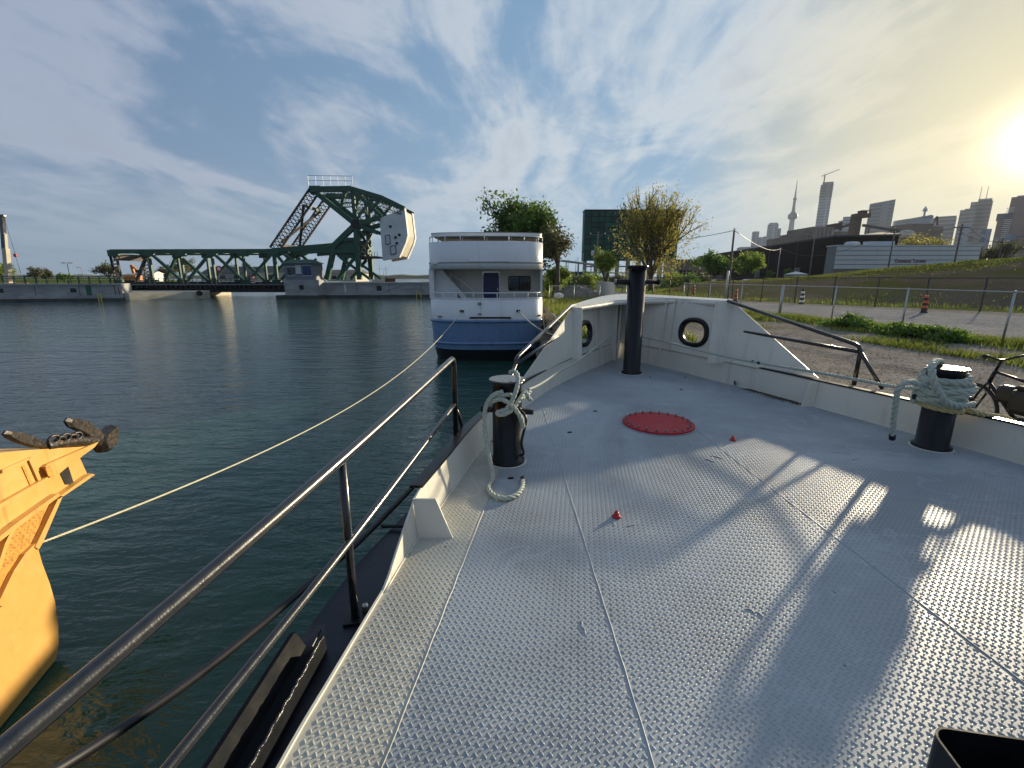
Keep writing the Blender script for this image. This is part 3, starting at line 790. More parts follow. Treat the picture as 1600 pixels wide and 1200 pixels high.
# ---- port handrail
ZL = DECK - 0.035
rail_t = [Vector((-0.53, 4.08, ZD + 0.985)), Vector((-0.80, 2.06, ZD + 0.865)), Vector((-0.985, 0.80, ZD + 0.80)), Vector((-1.12, -0.6, ZD + 0.80)), Vector((-1.15, -1.6, ZD + 0.82))]
rail_m = [p - Vector((0, 0, d)) for p, d in zip(rail_t, (.43, .44, .44, .44, .44))]
stub = [Vector((-0.525, 4.10, ZD + 0.10)), Vector((-0.525, 4.10, ZD + 0.90)), Vector((-0.53, 4.09, ZD + 0.965))]
MB().tube(stub + [Vector((-0.533, 4.04, ZD + 0.985))] + smooth_path(rail_t, 8)[1:], 0.025, 14).build('top_rail', 'rail_black', tug)
MB().tube(smooth_path(rail_m, 8), 0.019, 14).build('mid_rail', 'rail_black', tug)
for x, y, zb, zt in ((-0.815, 2.06, ZL, ZD + .86), (-1.1, -0.3, ZL, ZD + .80)):
    MB().tube([(x, y, zb), (x, y, zt)], 0.021, 14).build('stanchion', 'rail_black', tug)
    MB().obox((x, y, zb + .008), .11, .11, .016, .2, .003).build('stanchion_foot', 'black_paint', tug)
MB().tube([(-0.535, 4.09, ZD + .55), (-0.50, 4.16, ZD + .42), (-0.46, 4.28, ZD + .16)], 0.017, 12).build('rail_brace', 'rail_black', tug)
MB().obox((-0.53, 4.13, ZD + .14), .14, .22, .12, .1, .02).build('rail_shoe', 'black_hull', tug)
MB().obox((-0.55, 2.07, ZD + .004) if False else (-0.775, 2.10, ZL + .03), .03, .03, .05, .3, .008).build('shackle_lug', 'steel', tug)
# ---- open steel channel on the sheer strake
p0, p1 = P(487, 1000, ZD + .03), P(335, 1260, ZD + .03)
ax = (p1 - p0).normalized(); sd = Vector((ax.y, -ax.x, 0)); sd = sd if sd.x > 0 else -sd
b = MB(); rings = []
for q in (p0, p1 + ax * .6):
    rings.append([q + sd * dx + Vector((0, 0, dz)) for dx, dz in ((-.095, -.06), (-.10, .035), (-.075, .045), (-.03, -.035), (.02, -.035), (.05, .022), (.065, .012), (.07, -.06))])
b.loft(rings); fch = b.build('fender_channel', 'black_rough', tug)
rr_ = random.Random(6); e = MB(); wp = []
for i in range(60):
    q = p0.lerp(p1 + ax * .5, i / 59); wp.append(q + sd * (.056 + rr_.uniform(-.004, .004)) + Vector((0, 0, .020 + rr_.uniform(-.003, .003))))
e.tube(wp, 0.007, 6); e.build('flange_glint', 'glint_edge', fch)  # ragged strip of painted highlights along the flange
MB().tube(smooth_path([P(596, 823, ZL + .02), P(620, 822, ZL + .02), P(646, 823, ZL + .03)], 3), .012, 8).build('ledge_bar', 'black_paint', tug)
MB().tube(smooth_path([P(440, 1060, ZL + .02), P(470, 1040, ZL + .015), P(500, 985, ZL + .02)], 3), .008, 8).build('ledge_bar', 'black_paint', tug)

# ---- bow handrails on either side
def bow_rail(top0, bend, foot, mid0, foot2):
    MB().tube([top0, bend - (bend - top0).normalized() * .08, bend - (bend - top0).normalized() * .03 + Vector((0, 0, -.012)), bend + Vector((0, 0, -.06)), foot], 0.026, 12).build('bow_rail', 'rail_black', tug)
    MB().tube([mid0, bend + Vector((0, 0, -.075))], 0.023, 12).build('bow_mid_rail', 'rail_black', tug)
    MB().tube([bend + Vector((0, 0, -.075)), foot2], 0.023, 12).build('bow_rail_brace', 'rail_black', tug)
bow_rail(Q(1137, 470, 7.62), Q(1346, 541, 5.74), P(1334, 602, ZD + .345), Q(1163, 518, 7.3), P(1379, 608, ZD + .345))
bow_rail(Q(893, 477, 7.95), Q(806, 560, 5.75), P(793, 612, ZD + .31) + Vector((0, .3, 0)), Q(871, 526, 7.1), P(786, 620, ZD + .30))

# ---- black open box on deck by our feet, starboard
bx0 = Q(1448, 1132, 1.13)
b = MB(); x0, y1, zt = bx0.x, bx0.y, bx0.z
w = 1.15; dpt = 0.62
def rrect(x0, y0, x1, y1, r, z, n=6):
    out = []
    for cx_, cy_, a0 in ((x1 - r, y1 - r, 0), (x0 + r, y1 - r, 90), (x0 + r, y0 + r, 180), (x1 - r, y0 + r, 270)):
        for i in range(n + 1):
            a = R(a0 + 90 * i / n); out.append(Vector((cx_ + r * math.cos(a), cy_ + r * math.sin(a), z)))
    return out
rot = Matrix.Rotation(R(-10), 3, 'Z'); piv = Vector((x0, y1, 0))
tr = lambda ring: [piv + rot @ (p - piv) for p in ring]
outer = lambda z: tr(rrect(x0, y1 - dpt, x0 + w, y1, .05, z)); inner = lambda z: tr(rrect(x0 + .006, y1 - dpt + .006, x0 + w - .006, y1 - .006, .045, z))
b.loft([outer(ZD - .002), outer(zt), inner(zt), inner(ZD + .04)], caps=False); b.f.append(tuple(range(len(b.v) - 28, len(b.v)))); b.sm.append(False)
box = b.build('deck_locker', 'black_paint', tug)
MB().obox(piv + rot @ Vector((.62, -.30, zt - .10)), .55, .40, .03, R(-10), .004).build('locker_shelf', 'black_paint', box)
MB().obox(piv + rot @ Vector((.24, -.22, zt - .14)), .05, .04, .05, R(20), .01).build('locker_lug', 'steel', box)

# weld beads where the toe boards meet the deck
for edge, sg in ((PE, 1), (SE, -1)):
    rr_ = random.Random(12); pts = [Vector((p.x + sg * (.004 + rr_.uniform(-.0015, .0015)), p.y, ZD + .001)) for p in edge if p.y > (2.2 if sg > 0 else -1.5) and p.y < 9.6]
    MB().tube(pts, 0.006, 6).build('weld_bead', 'bulwark_inner', tug)
# weld beads along the plate joints of the raised bulwark
for f_, us in ((fpp, (0.02, .98)), (fps, (.02, .98))):
    for u_ in us:
        rr_ = random.Random(int(u_ * 100)); MB().tube([f_(u_, v / 14) + Vector((0, -.008, 0)) + Vector((rr_.uniform(-.002, .002), 0, 0)) for v in range(15)], .006, 6).build('weld_bead', 'bulwark_white', tug)
# little cleat, drain scupper and bolts that break the bare plate
for y_ in (3.3, 7.2):
    x_ = xs(y_); MB().obox((x_ - .004, y_, ZD + .045), .012, .16, .06, R(-18), .004).build('scupper', 'black_tape', tug)
for k_ in range(9):
    q_ = fps(.06 + .1 * k_, .93); MB().lathe([(.012, -.004), (.012, .012), (.006, .018)], q_ + Vector((-.01, -.02, 0)), 8, 'Y').build('bolt', 'bulwark_white', tug)
# ================================================================== white and blue ship moored ahead, stern towards us
SX, SY, HW, SL = -1.43, 25.0, 3.15, 17.0
ship = thing('passenger_ship', (SX, SY, 0), 'white passenger ship with blue hull band seen from its rounded stern', 'ship')
def plan(z, hw, y0=SY, bulge=1.5, n=30, L=SL):
    pts = [Vector((SX - hw, y0 + L, z))]
    for i in range(n + 1):
        t = -1 + 2 * i / n; x = math.sin(t * math.pi / 2); ax = abs(x)
        pts.append(Vector((SX + hw * x, y0 + bulge * (1 - math.sqrt(max(0, 1 - ax ** 3.4))), z)))
    pts.append(Vector((SX + hw, y0 + L, z))); return pts
def band(name, levels, mat, parent=ship, smooth=True):
    b = MB(); b.loft([plan(z, hw, y0, bl_) for z, hw, y0, bl_ in levels], closed=False, caps=False, smooth=smooth)
    return b.build(name, mat, parent)
band('boot_topping', [(-1.2, HW - .35, SY + .5, 1.7), (0.27, HW - .10, SY + .12, 1.6)], 'ship_black')
blue = band('blue_hull', [(0.27, HW - .10, SY + .12, 1.6), (1.0, HW - .05, SY + .05, 1.5), (1.92, HW, SY, 1.5)], 'ship_blue')
white = band('stern_bulwark', [(1.92, HW, SY, 1.5), (3.02, HW, SY, 1.5), (3.05, HW - .05, SY + .05, 1.5), (2.6, HW - .06, SY + .06, 1.5)], 'ship_white')
fas = band('upper_fascia', [(4.58, HW - .06, SY + .06, 1.5), (4.58, HW, SY, 1.5), (4.9, HW, SY, 1.5)], 'ship_white')
upp = band('upper_bulwark', [(4.93, HW - .015, SY + .015, 1.5), (5.98, HW - .015, SY + .015, 1.5), (6.0, HW - .07, SY + .07, 1.5), (4.95, HW - .08, SY + .08, 1.5)], 'ship_white')
def pipe(z, hw, r, mat, name, parent, t0=-1, t1=1, y0=SY, out=0.0):
    p = [q + Vector((0, -out, 0)) for q in plan(z, hw, y0)[1:-1]]
    k0, k1 = int((t0 + 1) / 2 * (len(p) - 1)), int((t1 + 1) / 2 * (len(p) - 1))
    return MB().tube(p[k0:k1 + 1], r, 8).build(name, mat, parent)
pipe(1.84, HW, 0.085, 'ship_blue', 'rub_rail', ship, -.97, .97)
pipe(0.62, HW - .06, 0.075, 'ship_blue', 'rub_rail', ship, -.82, .82, SY + .08)
pipe(4.915, HW, 0.035, 'roof_grey', 'fascia_moulding', ship)
pipe(3.05, HW - .02, 0.03, 'ship_white', 'bulwark_moulding', ship)
def flat(z, hw, y0, mat, name, th=.05, L=SL, bulge=1.5):
    p = plan(z, hw, y0, bulge, L=L); b = MB(); b.loft([p, [q + Vector((0, 0, th)) for q in p]], closed=True, caps=True)
    return b.build(name, mat, ship)
flat(2.45, HW - .08, SY + .08, 'ship_cream', 'main_deck')
flat(4.62, HW - .08, SY + .08, 'ship_white', 'upper_deck')
roof = flat(6.50, HW - .02, SY + 1.4, 'roof_grey', 'roof', .06, SL - 1.5, .8)
b = MB(); p = plan(6.40, HW - .04, SY + 1.38, .8, L=SL - 1.5); b.loft([p, [q + Vector((0, 0, .12)) for q in p]], closed=False, caps=False); b.build('roof_edge', 'ship_white', roof)
# cabin walls
def wall_y(x0, x1, z0, z1, y, holes, mat, name):
    """wall facing us with rectangular openings (x0,x1,z0,z1)"""
    xs_ = sorted({x0, x1, *[h[0] for h in holes], *[h[1] for h in holes]}); zs_ = sorted({z0, z1, *[h[2] for h in holes], *[h[3] for h in holes]})
    b = MB()
    for xa, xb in zip(xs_, xs_[1:]):
        for za, zb in zip(zs_, zs_[1:]):
            cx_, cz_ = (xa + xb) / 2, (za + zb) / 2
            if any(h[0] < cx_ < h[1] and h[2] < cz_ < h[3] for h in holes): continue
            b.box((xa, y, za), (xb, y + .06, zb))
    return b.build(name, mat, ship)
def zx(zx_, Y): return Q(640 + zx_ / 4.0, 440, Y).x
def zz(zy_, Y): return Q(760, 280 + zy_ / 4.0, Y).z
CY = SY + 2.3
d0, d1 = zx(460, CY), zx(560, CY); w0, w1 = zx(622, CY), zx(752, CY); dz = zz(580, CY); wz0, wz1 = zz(692, CY), zz(610, CY)
wall_y(SX - HW + .1, SX + HW - .1, 2.5, 4.62, CY, [(d0, d1, 2.5, dz), (w0, w1, wz0, wz1)], 'ship_cream', 'cabin_wall')
door = MB().box((d0 + .01, CY + .05, 2.51), (d1 - .01, CY + .085, dz - .01)).build('door', 'door_blue', ship)
MB().box((d1 - .12, CY + .01, 3.4), (d1 - .06, CY + .05, 3.55)).build('door_handle', 'steel', door)
for xa, xb, za, zb in ((d0 - .06, d0, 2.5, dz + .06), (d1, d1 + .06, 2.5, dz + .06), (d0, d1, dz, dz + .06)):
    MB().box((xa, CY - .025, za), (xb, CY - .003, zb)).build('door_frame', 'ship_white', door)
win = MB().box((w0 + .005, CY + .04, wz0 + .005), (w1 - .005, CY + .055, wz1 - .005)).build('window', 'window_glass', ship)
ring = [[Vector((p.x, y_, p.y)) for p in [q.xy for q in rrect(w0 - e, wz0 - e, w1 + e, wz1 + e, .12, 0)]] for e, y_ in ((.0, CY - .004), (.05, CY - .004), (.05, CY - .03), (.0, CY - .03), (.0, CY - .004))]
b = MB(); b.loft(ring, caps=False); b.build('window_frame', 'rubber', win)
MB().box(((w0 + w1) / 2 - .02, CY + .02, wz0), ((w0 + w1) / 2 + .02, CY + .039, wz1)).build('window_bar', 'rubber', win)
for sx_ in (-1, 1):
    xw = SX + sx_ * (HW - .03)
    b = MB(); b.box((min(xw, xw - sx_ * .05), SY + 1.45, 3.0), (max(xw, xw - sx_ * .05), SY + SL, 4.62)); b.build('side_wall', 'ship_white', ship)
    b = MB(); b.prism([(xw, SY + .95 + (.2 if sx_ > 0 else 0), 3.02), (xw, SY + 1.5, 3.02), (xw, SY + 1.5, 4.6), (xw, SY + .95 + (.2 if sx_ > 0 else 0), 4.6)], (-sx_ * (.26 if sx_ < 0 else .12), .0, 0)); b.build('corner_post', 'ship_white', ship)
# upper saloon under the roof
wall_y(SX - HW + .25, SX + HW - .25, 4.67, 6.40, SY + 5.2, [(SX - 1.7, SX - .4, 5.5, 6.1), (SX + .5, SX + 1.9, 5.5, 6.1)], 'ship_cream', 'saloon_wall')
for wx0, wx1 in ((SX - 1.7, SX - .4), (SX + .5, SX + 1.9)): MB().box((wx0, SY + 5.22, 5.5), (wx1, SY + 5.25, 6.1)).build('window', 'window_glass', ship)
for x in (-2.8, -1.4, 0, 1.4, 2.8): MB().tube([(SX + x, SY + 2.6, 4.67), (SX + x, SY + 2.6, 6.42)], .035, 8).build('roof_post', 'ship_white', ship)
# rails
def rail(z0, z1, hw, y0, t0, t1, posts, name):
    p = plan(z1, hw, y0)[1:-1]; n = len(p) - 1
    k0, k1 = int((t0 + 1) / 2 * n), int((t1 + 1) / 2 * n)
    r_ = MB().tube(p[k0:k1 + 1], .03, 8).build(name, 'ship_white', ship)
    for i in range(posts + 1):
        q = p[k0 + round((k1 - k0) * i / posts)]; MB().tube([(q.x, q.y, z0), (q.x, q.y, z1)], .026, 8).build('rail_post', 'ship_white', r_)
rail(5.98, 6.26, HW - .05, SY + .05, -1, 1, 8, 'upper_rail')
rail(3.03, 3.34, HW - .06, SY + .06, -.9, .97, 9, 'stern_rail')
# companion stair on the port side
xa, xb = zx(205, SY + 1.6), zx(395, SY + 1.6); za, zb = 4.6, 2.52
st = MB(); st.prism([(xa, SY + 1.5, za), (xb, SY + 1.5, zb + .12), (xb, SY + 1.5, zb), (xb - .25, SY + 1.5, zb), (xa, SY + 1.5, za - .3)], (0, .04, 0)); stair = st.build('stair', 'ship_white', ship)
st = MB(); st.prism([(xa, SY + 2.15, za), (xb, SY + 2.15, zb + .12), (xb, SY + 2.15, zb), (xb - .25, SY + 2.15, zb), (xa, SY + 2.15, za - .3)], (0, .04, 0)); st.build('stair_stringer', 'ship_white', stair)
for i in range(9):
    t = (i + .6) / 9.2; x = xa + (xb - xa) * t; z = za + (zb - za) * t - .08
    MB().box((x - .12, SY + 1.545, z), (x + .12, SY + 2.145, z + .035)).build('stair_tread', 'ship_cream', stair)
for y_ in (SY + 1.5, SY + 2.17): MB().tube([(xa + .25, y_, za - .02), (xb + .1, y_, zb + .85), (xb + .1, y_, zb)], .022, 8).build('stair_rail', 'ship_white', stair)
for t in (.3, .65): MB().tube([(xa + (xb - xa) * t, SY + 1.5, za + (zb - za) * t), (xa + (xb - xa) * t, SY + 1.5, min(4.6, za + (zb - za) * t + .85))], .02, 8).build('stair_rail_post', 'ship_white', stair)
b = MB(); b.prism([(SX - HW + .28, SY + 1.46, 4.58), (xa + .05, SY + 1.46, 4.58), (xa + .75, SY + 1.46, 3.55), (xa + 1.0, SY + 1.46, 2.52), (SX - HW + .28, SY + 1.46, 2.52)], (0, .03, 0)); b.build('stair_side_panel', 'ship_white', ship)
# fittings on the transom (all on the curved plate)
def on_stern(zx_, zy_):
    x = zx(zx_, SY + .1); u = abs(x - SX) / HW
    y = SY + 1.5 * (1 - math.sqrt(max(0, 1 - min(.999, math.asin(min(1, u)) and u) ** 3.4)))
    return Vector((x, y, zz(zy_, y)))
def fit(name, zx_, zy_, w, h, mat, d=.05):
    p = on_stern(zx_, zy_); k = (w / 4) / FPX * 25.6; m_ = (h / 4) / FPX * 25.6
    return MB().obox(p, k, d * 2, m_, 0, min(k, m_, d) * .3).build(name, mat, ship), p
_, SHIP_HAWSE_L = fit('hawse_hole', 323, 825, 24, 14, 'dark_hole'); _, SHIP_HAWSE_R = fit('hawse_hole', 680, 823, 22, 14, 'dark_hole')
SHIP_HAWSE_L = SHIP_HAWSE_L + Vector((0, -.05, 0)); SHIP_HAWSE_R = SHIP_HAWSE_R + Vector((0, -.05, 0))
fit('mooring_cleat', 437, 776, 22, 14, 'steel', .08); fit('mooring_cleat', 437, 842, 22, 8, 'steel', .06)
fit('freeing_slot', 504, 866, 250, 10, 'dark_hole', .035); fit('stern_lamp', 183, 858, 38, 12, 'roof_grey', .05); fit('stern_lamp', 812, 852, 30, 12, 'roof_grey', .05)
for a in (380, 545, 620): fit('deck_lamp', a, 507, 9, 18, 'ship_white', .05)
fit('lamp_strip', 500, 512, 240, 7, 'ship_white', .03); fit('nav_board', 166, 524, 70, 14, 'ship_white', .07); fit('nav_board', 806, 523, 46, 8, 'roof_grey', .06)
for zx_ in (442, 570): fit('plate_seam', zx_, 812, 2.2, 118, 'ship_cream', .006)

ship.scale = (0.92, 0.92, 0.92); ship.location = (-1.32, 23.0, 0.336)
def ship_pt(p): return Vector((-1.32, 23.0, 0.336)) + (Vector(p) - Vector((SX, SY, 0))) * 0.92
SHIP_HAWSE_L, SHIP_HAWSE_R = ship_pt(SHIP_HAWSE_L), ship_pt(SHIP_HAWSE_R)

# ================================================================== yellow boat on our port side, bow pointing ahead
YW = P(90, 1030, 0); YK = 0.30
def S(px, py):                             # its starboard side is a vertical plane angling in to the stem
    r = ray(px, py); t = (YW.x + YK * YW.y) / (r[0] + YK * r[1]); return Vector((r[0] * t, r[1] * t, EYE + r[2] * t))
YC = S(147, 692).x - 0.02                  # its centre line
yb = thing('workboat', (YC, 3.0, 0), 'bright yellow steel workboat bow alongside to port with an anchor on it', 'boat')
sideN = Vector((1, YK, 0)).normalized()
mir = lambda p: Vector((2 * YC - p.x, p.y, p.z))
def slab(pts, name, mat, full=True, th=.05, lift=0.0):
    ps = [S(*q) if len(q) == 2 else Vector(q) for q in pts]; ps = [p + sideN * lift for p in ps]; b = MB()
    if full: b.loft([ps, [mir(p) for p in ps]])
    else: b.loft([ps, [p - sideN * th for p in ps]])
    return b.build(name, mat, yb)
def back(p, y):                            # carry a point aft along the side plane, same height
    return Vector((p.x + YK * (p.y - y), y, p.z))
AFT = 0.2
K = lambda px, py, y=AFT, dz=0: back(S(px, py), y) + Vector((0, 0, dz))
# lower hull
hullp = [(85, 778), (70, 812), (57, 848), (66, 880), (78, 912), (86, 940), (91, 975), (92, 1005), (88, 1030)]
hp_ = [S(*q) for q in hullp]
hb_ = [Vector((p.x, p.y, p.z)) for p in hp_]
low = [back(Vector((YW.x, YW.y, 0.06)), AFT), ]
b = MB(); side = hb_ + [back(hb_[-1], AFT), back(hb_[0], AFT)]
b.loft([side, [mir(p) for p in side]]); b.build('hull', 'yellow_paint', yb)
bot = [S(88, 1031), S(84, 1046)]
zb_ = [Vector((YW.x - .03, YW.y - .02, 0.10)), Vector((YW.x - .10, YW.y - .08, -.6))]
side = zb_ + [back(zb_[1], AFT), back(zb_[0], AFT)]; b = MB(); b.loft([side, [mir(p) for p in side]]); b.build('boot_stripe', 'boot_red', yb)
# upper box of the bow: two stepped strakes and the bulwark
up = [(147, 694), (137, 703), (60, 742), (0, 778)]
u0 = [S(147, 694), S(138, 705), S(125, 716), S(137, 742), S(87, 777), S(80, 783)]
side = u0 + [back(S(80, 783), AFT) + Vector((0, 0, -.0)), back(S(0, 712), AFT) + Vector((0, 0, .15)), S(0, 712) + Vector((0, 0, .03)), S(48, 703), S(128, 698)]
b = MB(); b.loft([side, [mir(p) for p in side]]); b.build('bow_bulwark', 'yellow_paint', yb)
def strake(pts, name, th=.10, mat='yellow_paint'):
    ps = [S(*q) for q in pts]; b = MB(); b.loft([ps, [p + sideN * th for p in ps]]); return b.build(name, mat, yb)
strake([(147, 691), (141, 699), (77, 745), (62, 730), (66, 726)], 'upper_strake', .05)
strake([(137, 743), (86, 777), (81, 776), (131, 741)], 'lower_strake', .08)
strake([(81, 776), (18, 822), (-40, 866), (-40, 858), (16, 815), (78, 772)], 'lower_strake', .08)
strake([(68, 750), (0, 790), (-40, 812), (-40, 806), (0, 783), (66, 746)], 'belt', .05)
strake([(45, 714), (61, 751), (57, 753), (41, 717)], 'panel_edge', .02); strake([(0, 734), (45, 714), (42, 719), (0, 740)], 'panel_edge', .02)
strake([(88, 777), (57, 848), (50, 860), (44, 856), (80, 782)], 'stem_edge', .06)
strake([(18, 822), (4, 852), (-14, 905), (-20, 905), (-2, 850), (12, 822)], 'panel_edge', .05)
strake([(57, 848), (36, 872), (18, 900), (-6, 950), (-14, 946), (12, 893), (30, 866), (52, 845)], 'panel_edge', .05)
def patch(pts, name, mat, lift):
    ps = [S(*q) + sideN * lift for q in pts]; b = MB(); b.loft([ps, [p - sideN * .01 for p in ps]]); return b.build(name, mat, yb)
patch([(93, 740), (106, 729), (114, 753), (111, 757), (101, 757)], 'fairlead_opening', 'dark_hole', .006)
patch([(62, 733), (69, 727), (76, 744), (70, 747), (66, 744)], 'recess', 'yellow_tread', .054)
patch([(33, 729), (37, 727), (50, 758), (47, 761)], 'slot', 'yellow_tread', .008)
tp = patch([(74, 783), (52, 846), (28, 868), (8, 905), (-12, 940), (-12, 895), (8, 848), (20, 826)], 'tread_panel', 'yellow_tread', .008)
b = MB()
for i in range(14):
    for j in range(16):
        px = 76 - i * 6.2 + j * .0 - (j * 1.6); py = 790 + j * 9.5 + i * 4.6
        # keep inside the panel
        e1 = 783 + (74 - px) * .80
        e2 = 846 + (52 - px) * 1.0 if px < 52 else 846 - (px - 52) * 2.86
        if py < e1 + 5 or py > e2 - 4 or px < -10: continue
        p = S(px, py) + sideN * .012; u = Vector((-YK, 1, 0)).normalized() * .018; w = Vector((0, 0, .009))
        b.add([p - u, p - w, p + u, p + w, p + sideN * .007], [(0, 1, 4), (1, 2, 4), (2, 3, 4), (3, 0, 4)])
o = b.build('tread_lugs', 'yellow_paint', tp); o['kind'] = 'stuff'
p = S(138, 742); MB().lathe([(.012, -.01), (.012, .025)], p, 8).build('eye_bolt', 'steel', yb)
YB_CLEAT = S(58, 849) + sideN * .03
MB().obox(YB_CLEAT - sideN * .03, .06, .06, .05, 0, .01).build('line_eye', 'yellow_paint', yb)
# stockless anchor lying across the bow
an = thing('anchor', S(90, 697), 'black rusty stockless anchor lying across the bow of the yellow boat', 'anchor')
def apt(px, py, dy=0.0):
    q = S(px, py); return Q(px, py, q.y + dy)
def fluke(pts, name, th):
    ps = [apt(*q) for q in pts]; b = MB(); c = sum(ps, Vector()) / len(ps); off = Vector((-.5, -.3, 0)).normalized() * th
    outer_ = [p for p in ps]; mid = [c + (p - c) * .82 + off * -.6 for p in ps]; mid2 = [c + (p - c) * .82 + off for p in ps]
    b.loft([mid, outer_, [p + off * .6 for p in outer_], mid2]); return b.build(name, 'iron', an)
fluke([(102, 658), (106, 653), (118, 653), (136, 657), (152, 669), (166, 682), (165, 692), (150, 689), (126, 675), (108, 667)], 'fluke', .035)
fluke([(6, 678), (10, 673), (30, 674), (52, 682), (72, 692), (74, 700), (52, 699), (26, 691), (12, 684)], 'fluke', .035)
fluke([(160, 680), (168, 672), (175, 664), (181, 666), (178, 690), (168, 706), (160, 706), (155, 690)], 'crown', .10)
MB().tube(smooth_path([apt(70, 698, .05), apt(90, 694, .05), apt(120, 690, .05), apt(152, 690, .05)], 4), .055, 10, r2=.075).build('shank', 'iron', an)
lk = random.Random(8)
for i in range(5):
    c_ = apt(84 + i * 9, 688 - i * 1.2 + lk.uniform(-2, 2), .0); pts = []
    for k in range(13):
        a = 2 * math.pi * k / 12; pts.append(c_ + Vector((.02 * math.sin(a) * (i % 2), .065 * math.cos(a), .045 * math.sin(a))))
    MB().tube(pts, .017, 8, caps=False).build('chain_link', 'iron', an)
LINE_SAG = 0.92
# ================================================================== bascule bridge across the channel mouth
BY, BD = 100.0, 8.5                       # near truss plane, spacing to the far truss
br_ = thing('bascule_bridge', tuple(Q(320, 460, BY)), 'dark green steel bascule bridge with lattice truss, tower and grey counterweight', 'bridge')
def bq(px, py, far=False):
    q = Q(px, py, BY); return q + Vector((0, BD, 0)) if far else q
DZ = Q(320, 443, BY).z; TZ = Q(320, 393, BY).z
def nx(px): return Q(px, 440, BY).x
def member(name, p, q, w, d, mat='bridge_green', parent=None):
    w *= .74; d *= .85
    return MB().beam(p, q, w, d, (0, 0, 1) if abs((Vector(q) - Vector(p)).normalized().z) < .98 else (0, 1, 0)).build(name, mat, parent or br_)
def lattice(name, p, q, w, n, mat, r=.12, parent=None):
    """laced member: two flanges and a zigzag, in the plane of the truss"""
    p, q = Vector(p), Vector(q); t = (q - p).normalized(); s_ = t.cross(Vector((0, 1, 0))).normalized() * w / 2
    b = MB(); b.beam(p + s_, q + s_, .5, r * 1.6); b.beam(p - s_, q - s_, .5, r * 1.6)
    for i in range(n):
        a, c_ = p.lerp(q, i / n), p.lerp(q, (i + 1) / n)
        b.beam(a + s_, c_ - s_, .10, r); b.beam(a - s_, c_ + s_, .08, r)
    return b.build(name, mat, parent or br_)
tops = [nx(v) for v in (186, 240, 289, 337, 385, 433)]
for far in (False, True):
    y = BY + (BD if far else 0)
    rs = 'bridge_green'
    member('top_chord', (tops[0] - .5, y, TZ), (nx(445), y, TZ + .1), .9, 1.0, rs)
    member('bottom_chord', (tops[0] - .8, y, DZ - .1), (nx(470), y, DZ - .1), .8, 1.0, 'bridge_dark')
    for i, x in enumerate(tops):
        if i: member('truss_post', (x, y, DZ), (x, y, TZ), .55 if i != 5 else .9, .55, rs)
    zig = [(tops[0] + 3.4, DZ), (tops[1], TZ), (tops[2], DZ), (tops[3], TZ), (tops[4], DZ), (tops[5], TZ), (nx(470), DZ)]
    for (xa, za), (xb, zb2) in zip(zig, zig[1:]): member('truss_diagonal', (xa, y, za), (xb, y, zb2), .62, .6, rs if far or xa > tops[0] + 4 else 'bridge_rust')
    for (xa, za), (xb, zb2) in zip(zig[1:], zig[2:]): member('truss_counter', (xa, y + .05, za if za == DZ else DZ), (xb, y + .05, TZ if za == DZ else TZ), .28, .3, rs) if False else None
    lattice('portal_post', (tops[0], y, DZ), (tops[0] - .2, y, TZ), 1.3, 9, 'bridge_rust')
    for i, x in enumerate(tops):
        MB().obox((x, y, TZ - .35), 2.2, .7, 1.3, 0, .1).build('gusset_plate', rs, br_); MB().obox((x, y, DZ + .3), 1.8, .7, 1.0, 0, .1).build('gusset_plate', rs, br_)
for i, x in enumerate(tops):
    member('sway_strut', (x, BY, TZ), (x, BY + BD, TZ), .5, .5)
    member('floor_beam', (x, BY, DZ - 1.0), (x, BY + BD, DZ - 1.0), .5, 1.4, 'bridge_dark')
for x0_, x1_ in zip(tops, tops[1:]):
    member('lateral_brace', (x0_, BY, TZ), (x1_, BY + BD, TZ), .3, .25); member('lateral_brace', (x1_, BY, TZ), (x0_, BY + BD, TZ), .3, .25)
member('portal_beam', (tops[0] - .1, BY, TZ - 1.1), (tops[0] - .1, BY + BD, TZ - 1.1), .4, 1.6, 'bridge_rust')
x0_, x1_ = nx(183), nx(470)
MB().box((x0_, BY - 1.6, DZ - .35), (x1_, BY + BD + 1.6, DZ - .02)).build('bridge_deck', 'concrete_dark', br_)
MB().box((x0_ + .3, BY - 1.62, DZ - .30), (x1_, BY - 1.61 - .04, DZ - .12)).build('deck_edge_strip', 'panel_grey', br_)
MB().box((x0_ + 1.5, BY - .5, DZ - 1.8), (x1_, BY - .1, DZ - .36)).build('deck_girder', 'bridge_dark', br_)
MB().box((x0_ + 1.5, BY + BD + .1, DZ - 1.8), (x1_, BY + BD + .5, DZ - .36)).build('deck_girder', 'bridge_dark', br_)
for i in range(36):
    x = x0_ + 2 + (x1_ - x0_ - 3) * i / 35
    MB().box((x - .12, BY - 1.5, DZ - .95), (x + .12, BY - .52, DZ - .36)).build('outrigger', 'bridge_rust' if i % 2 else 'bridge_dark', br_)
hr = MB(); 
for z in (.55, 1.1): hr.beam((x0_, BY - 1.45, DZ + z), (x1_, BY - 1.45, DZ + z), .07, .07)
hr = hr.build('walkway_rail', 'bridge_dark', br_)
for i in range(40):
    x = x0_ + (x1_ - x0_) * i / 39; MB().box((x - .04, BY - 1.49, DZ), (x + .04, BY - 1.41, DZ + 1.1)).build('rail_post', 'bridge_dark', hr)
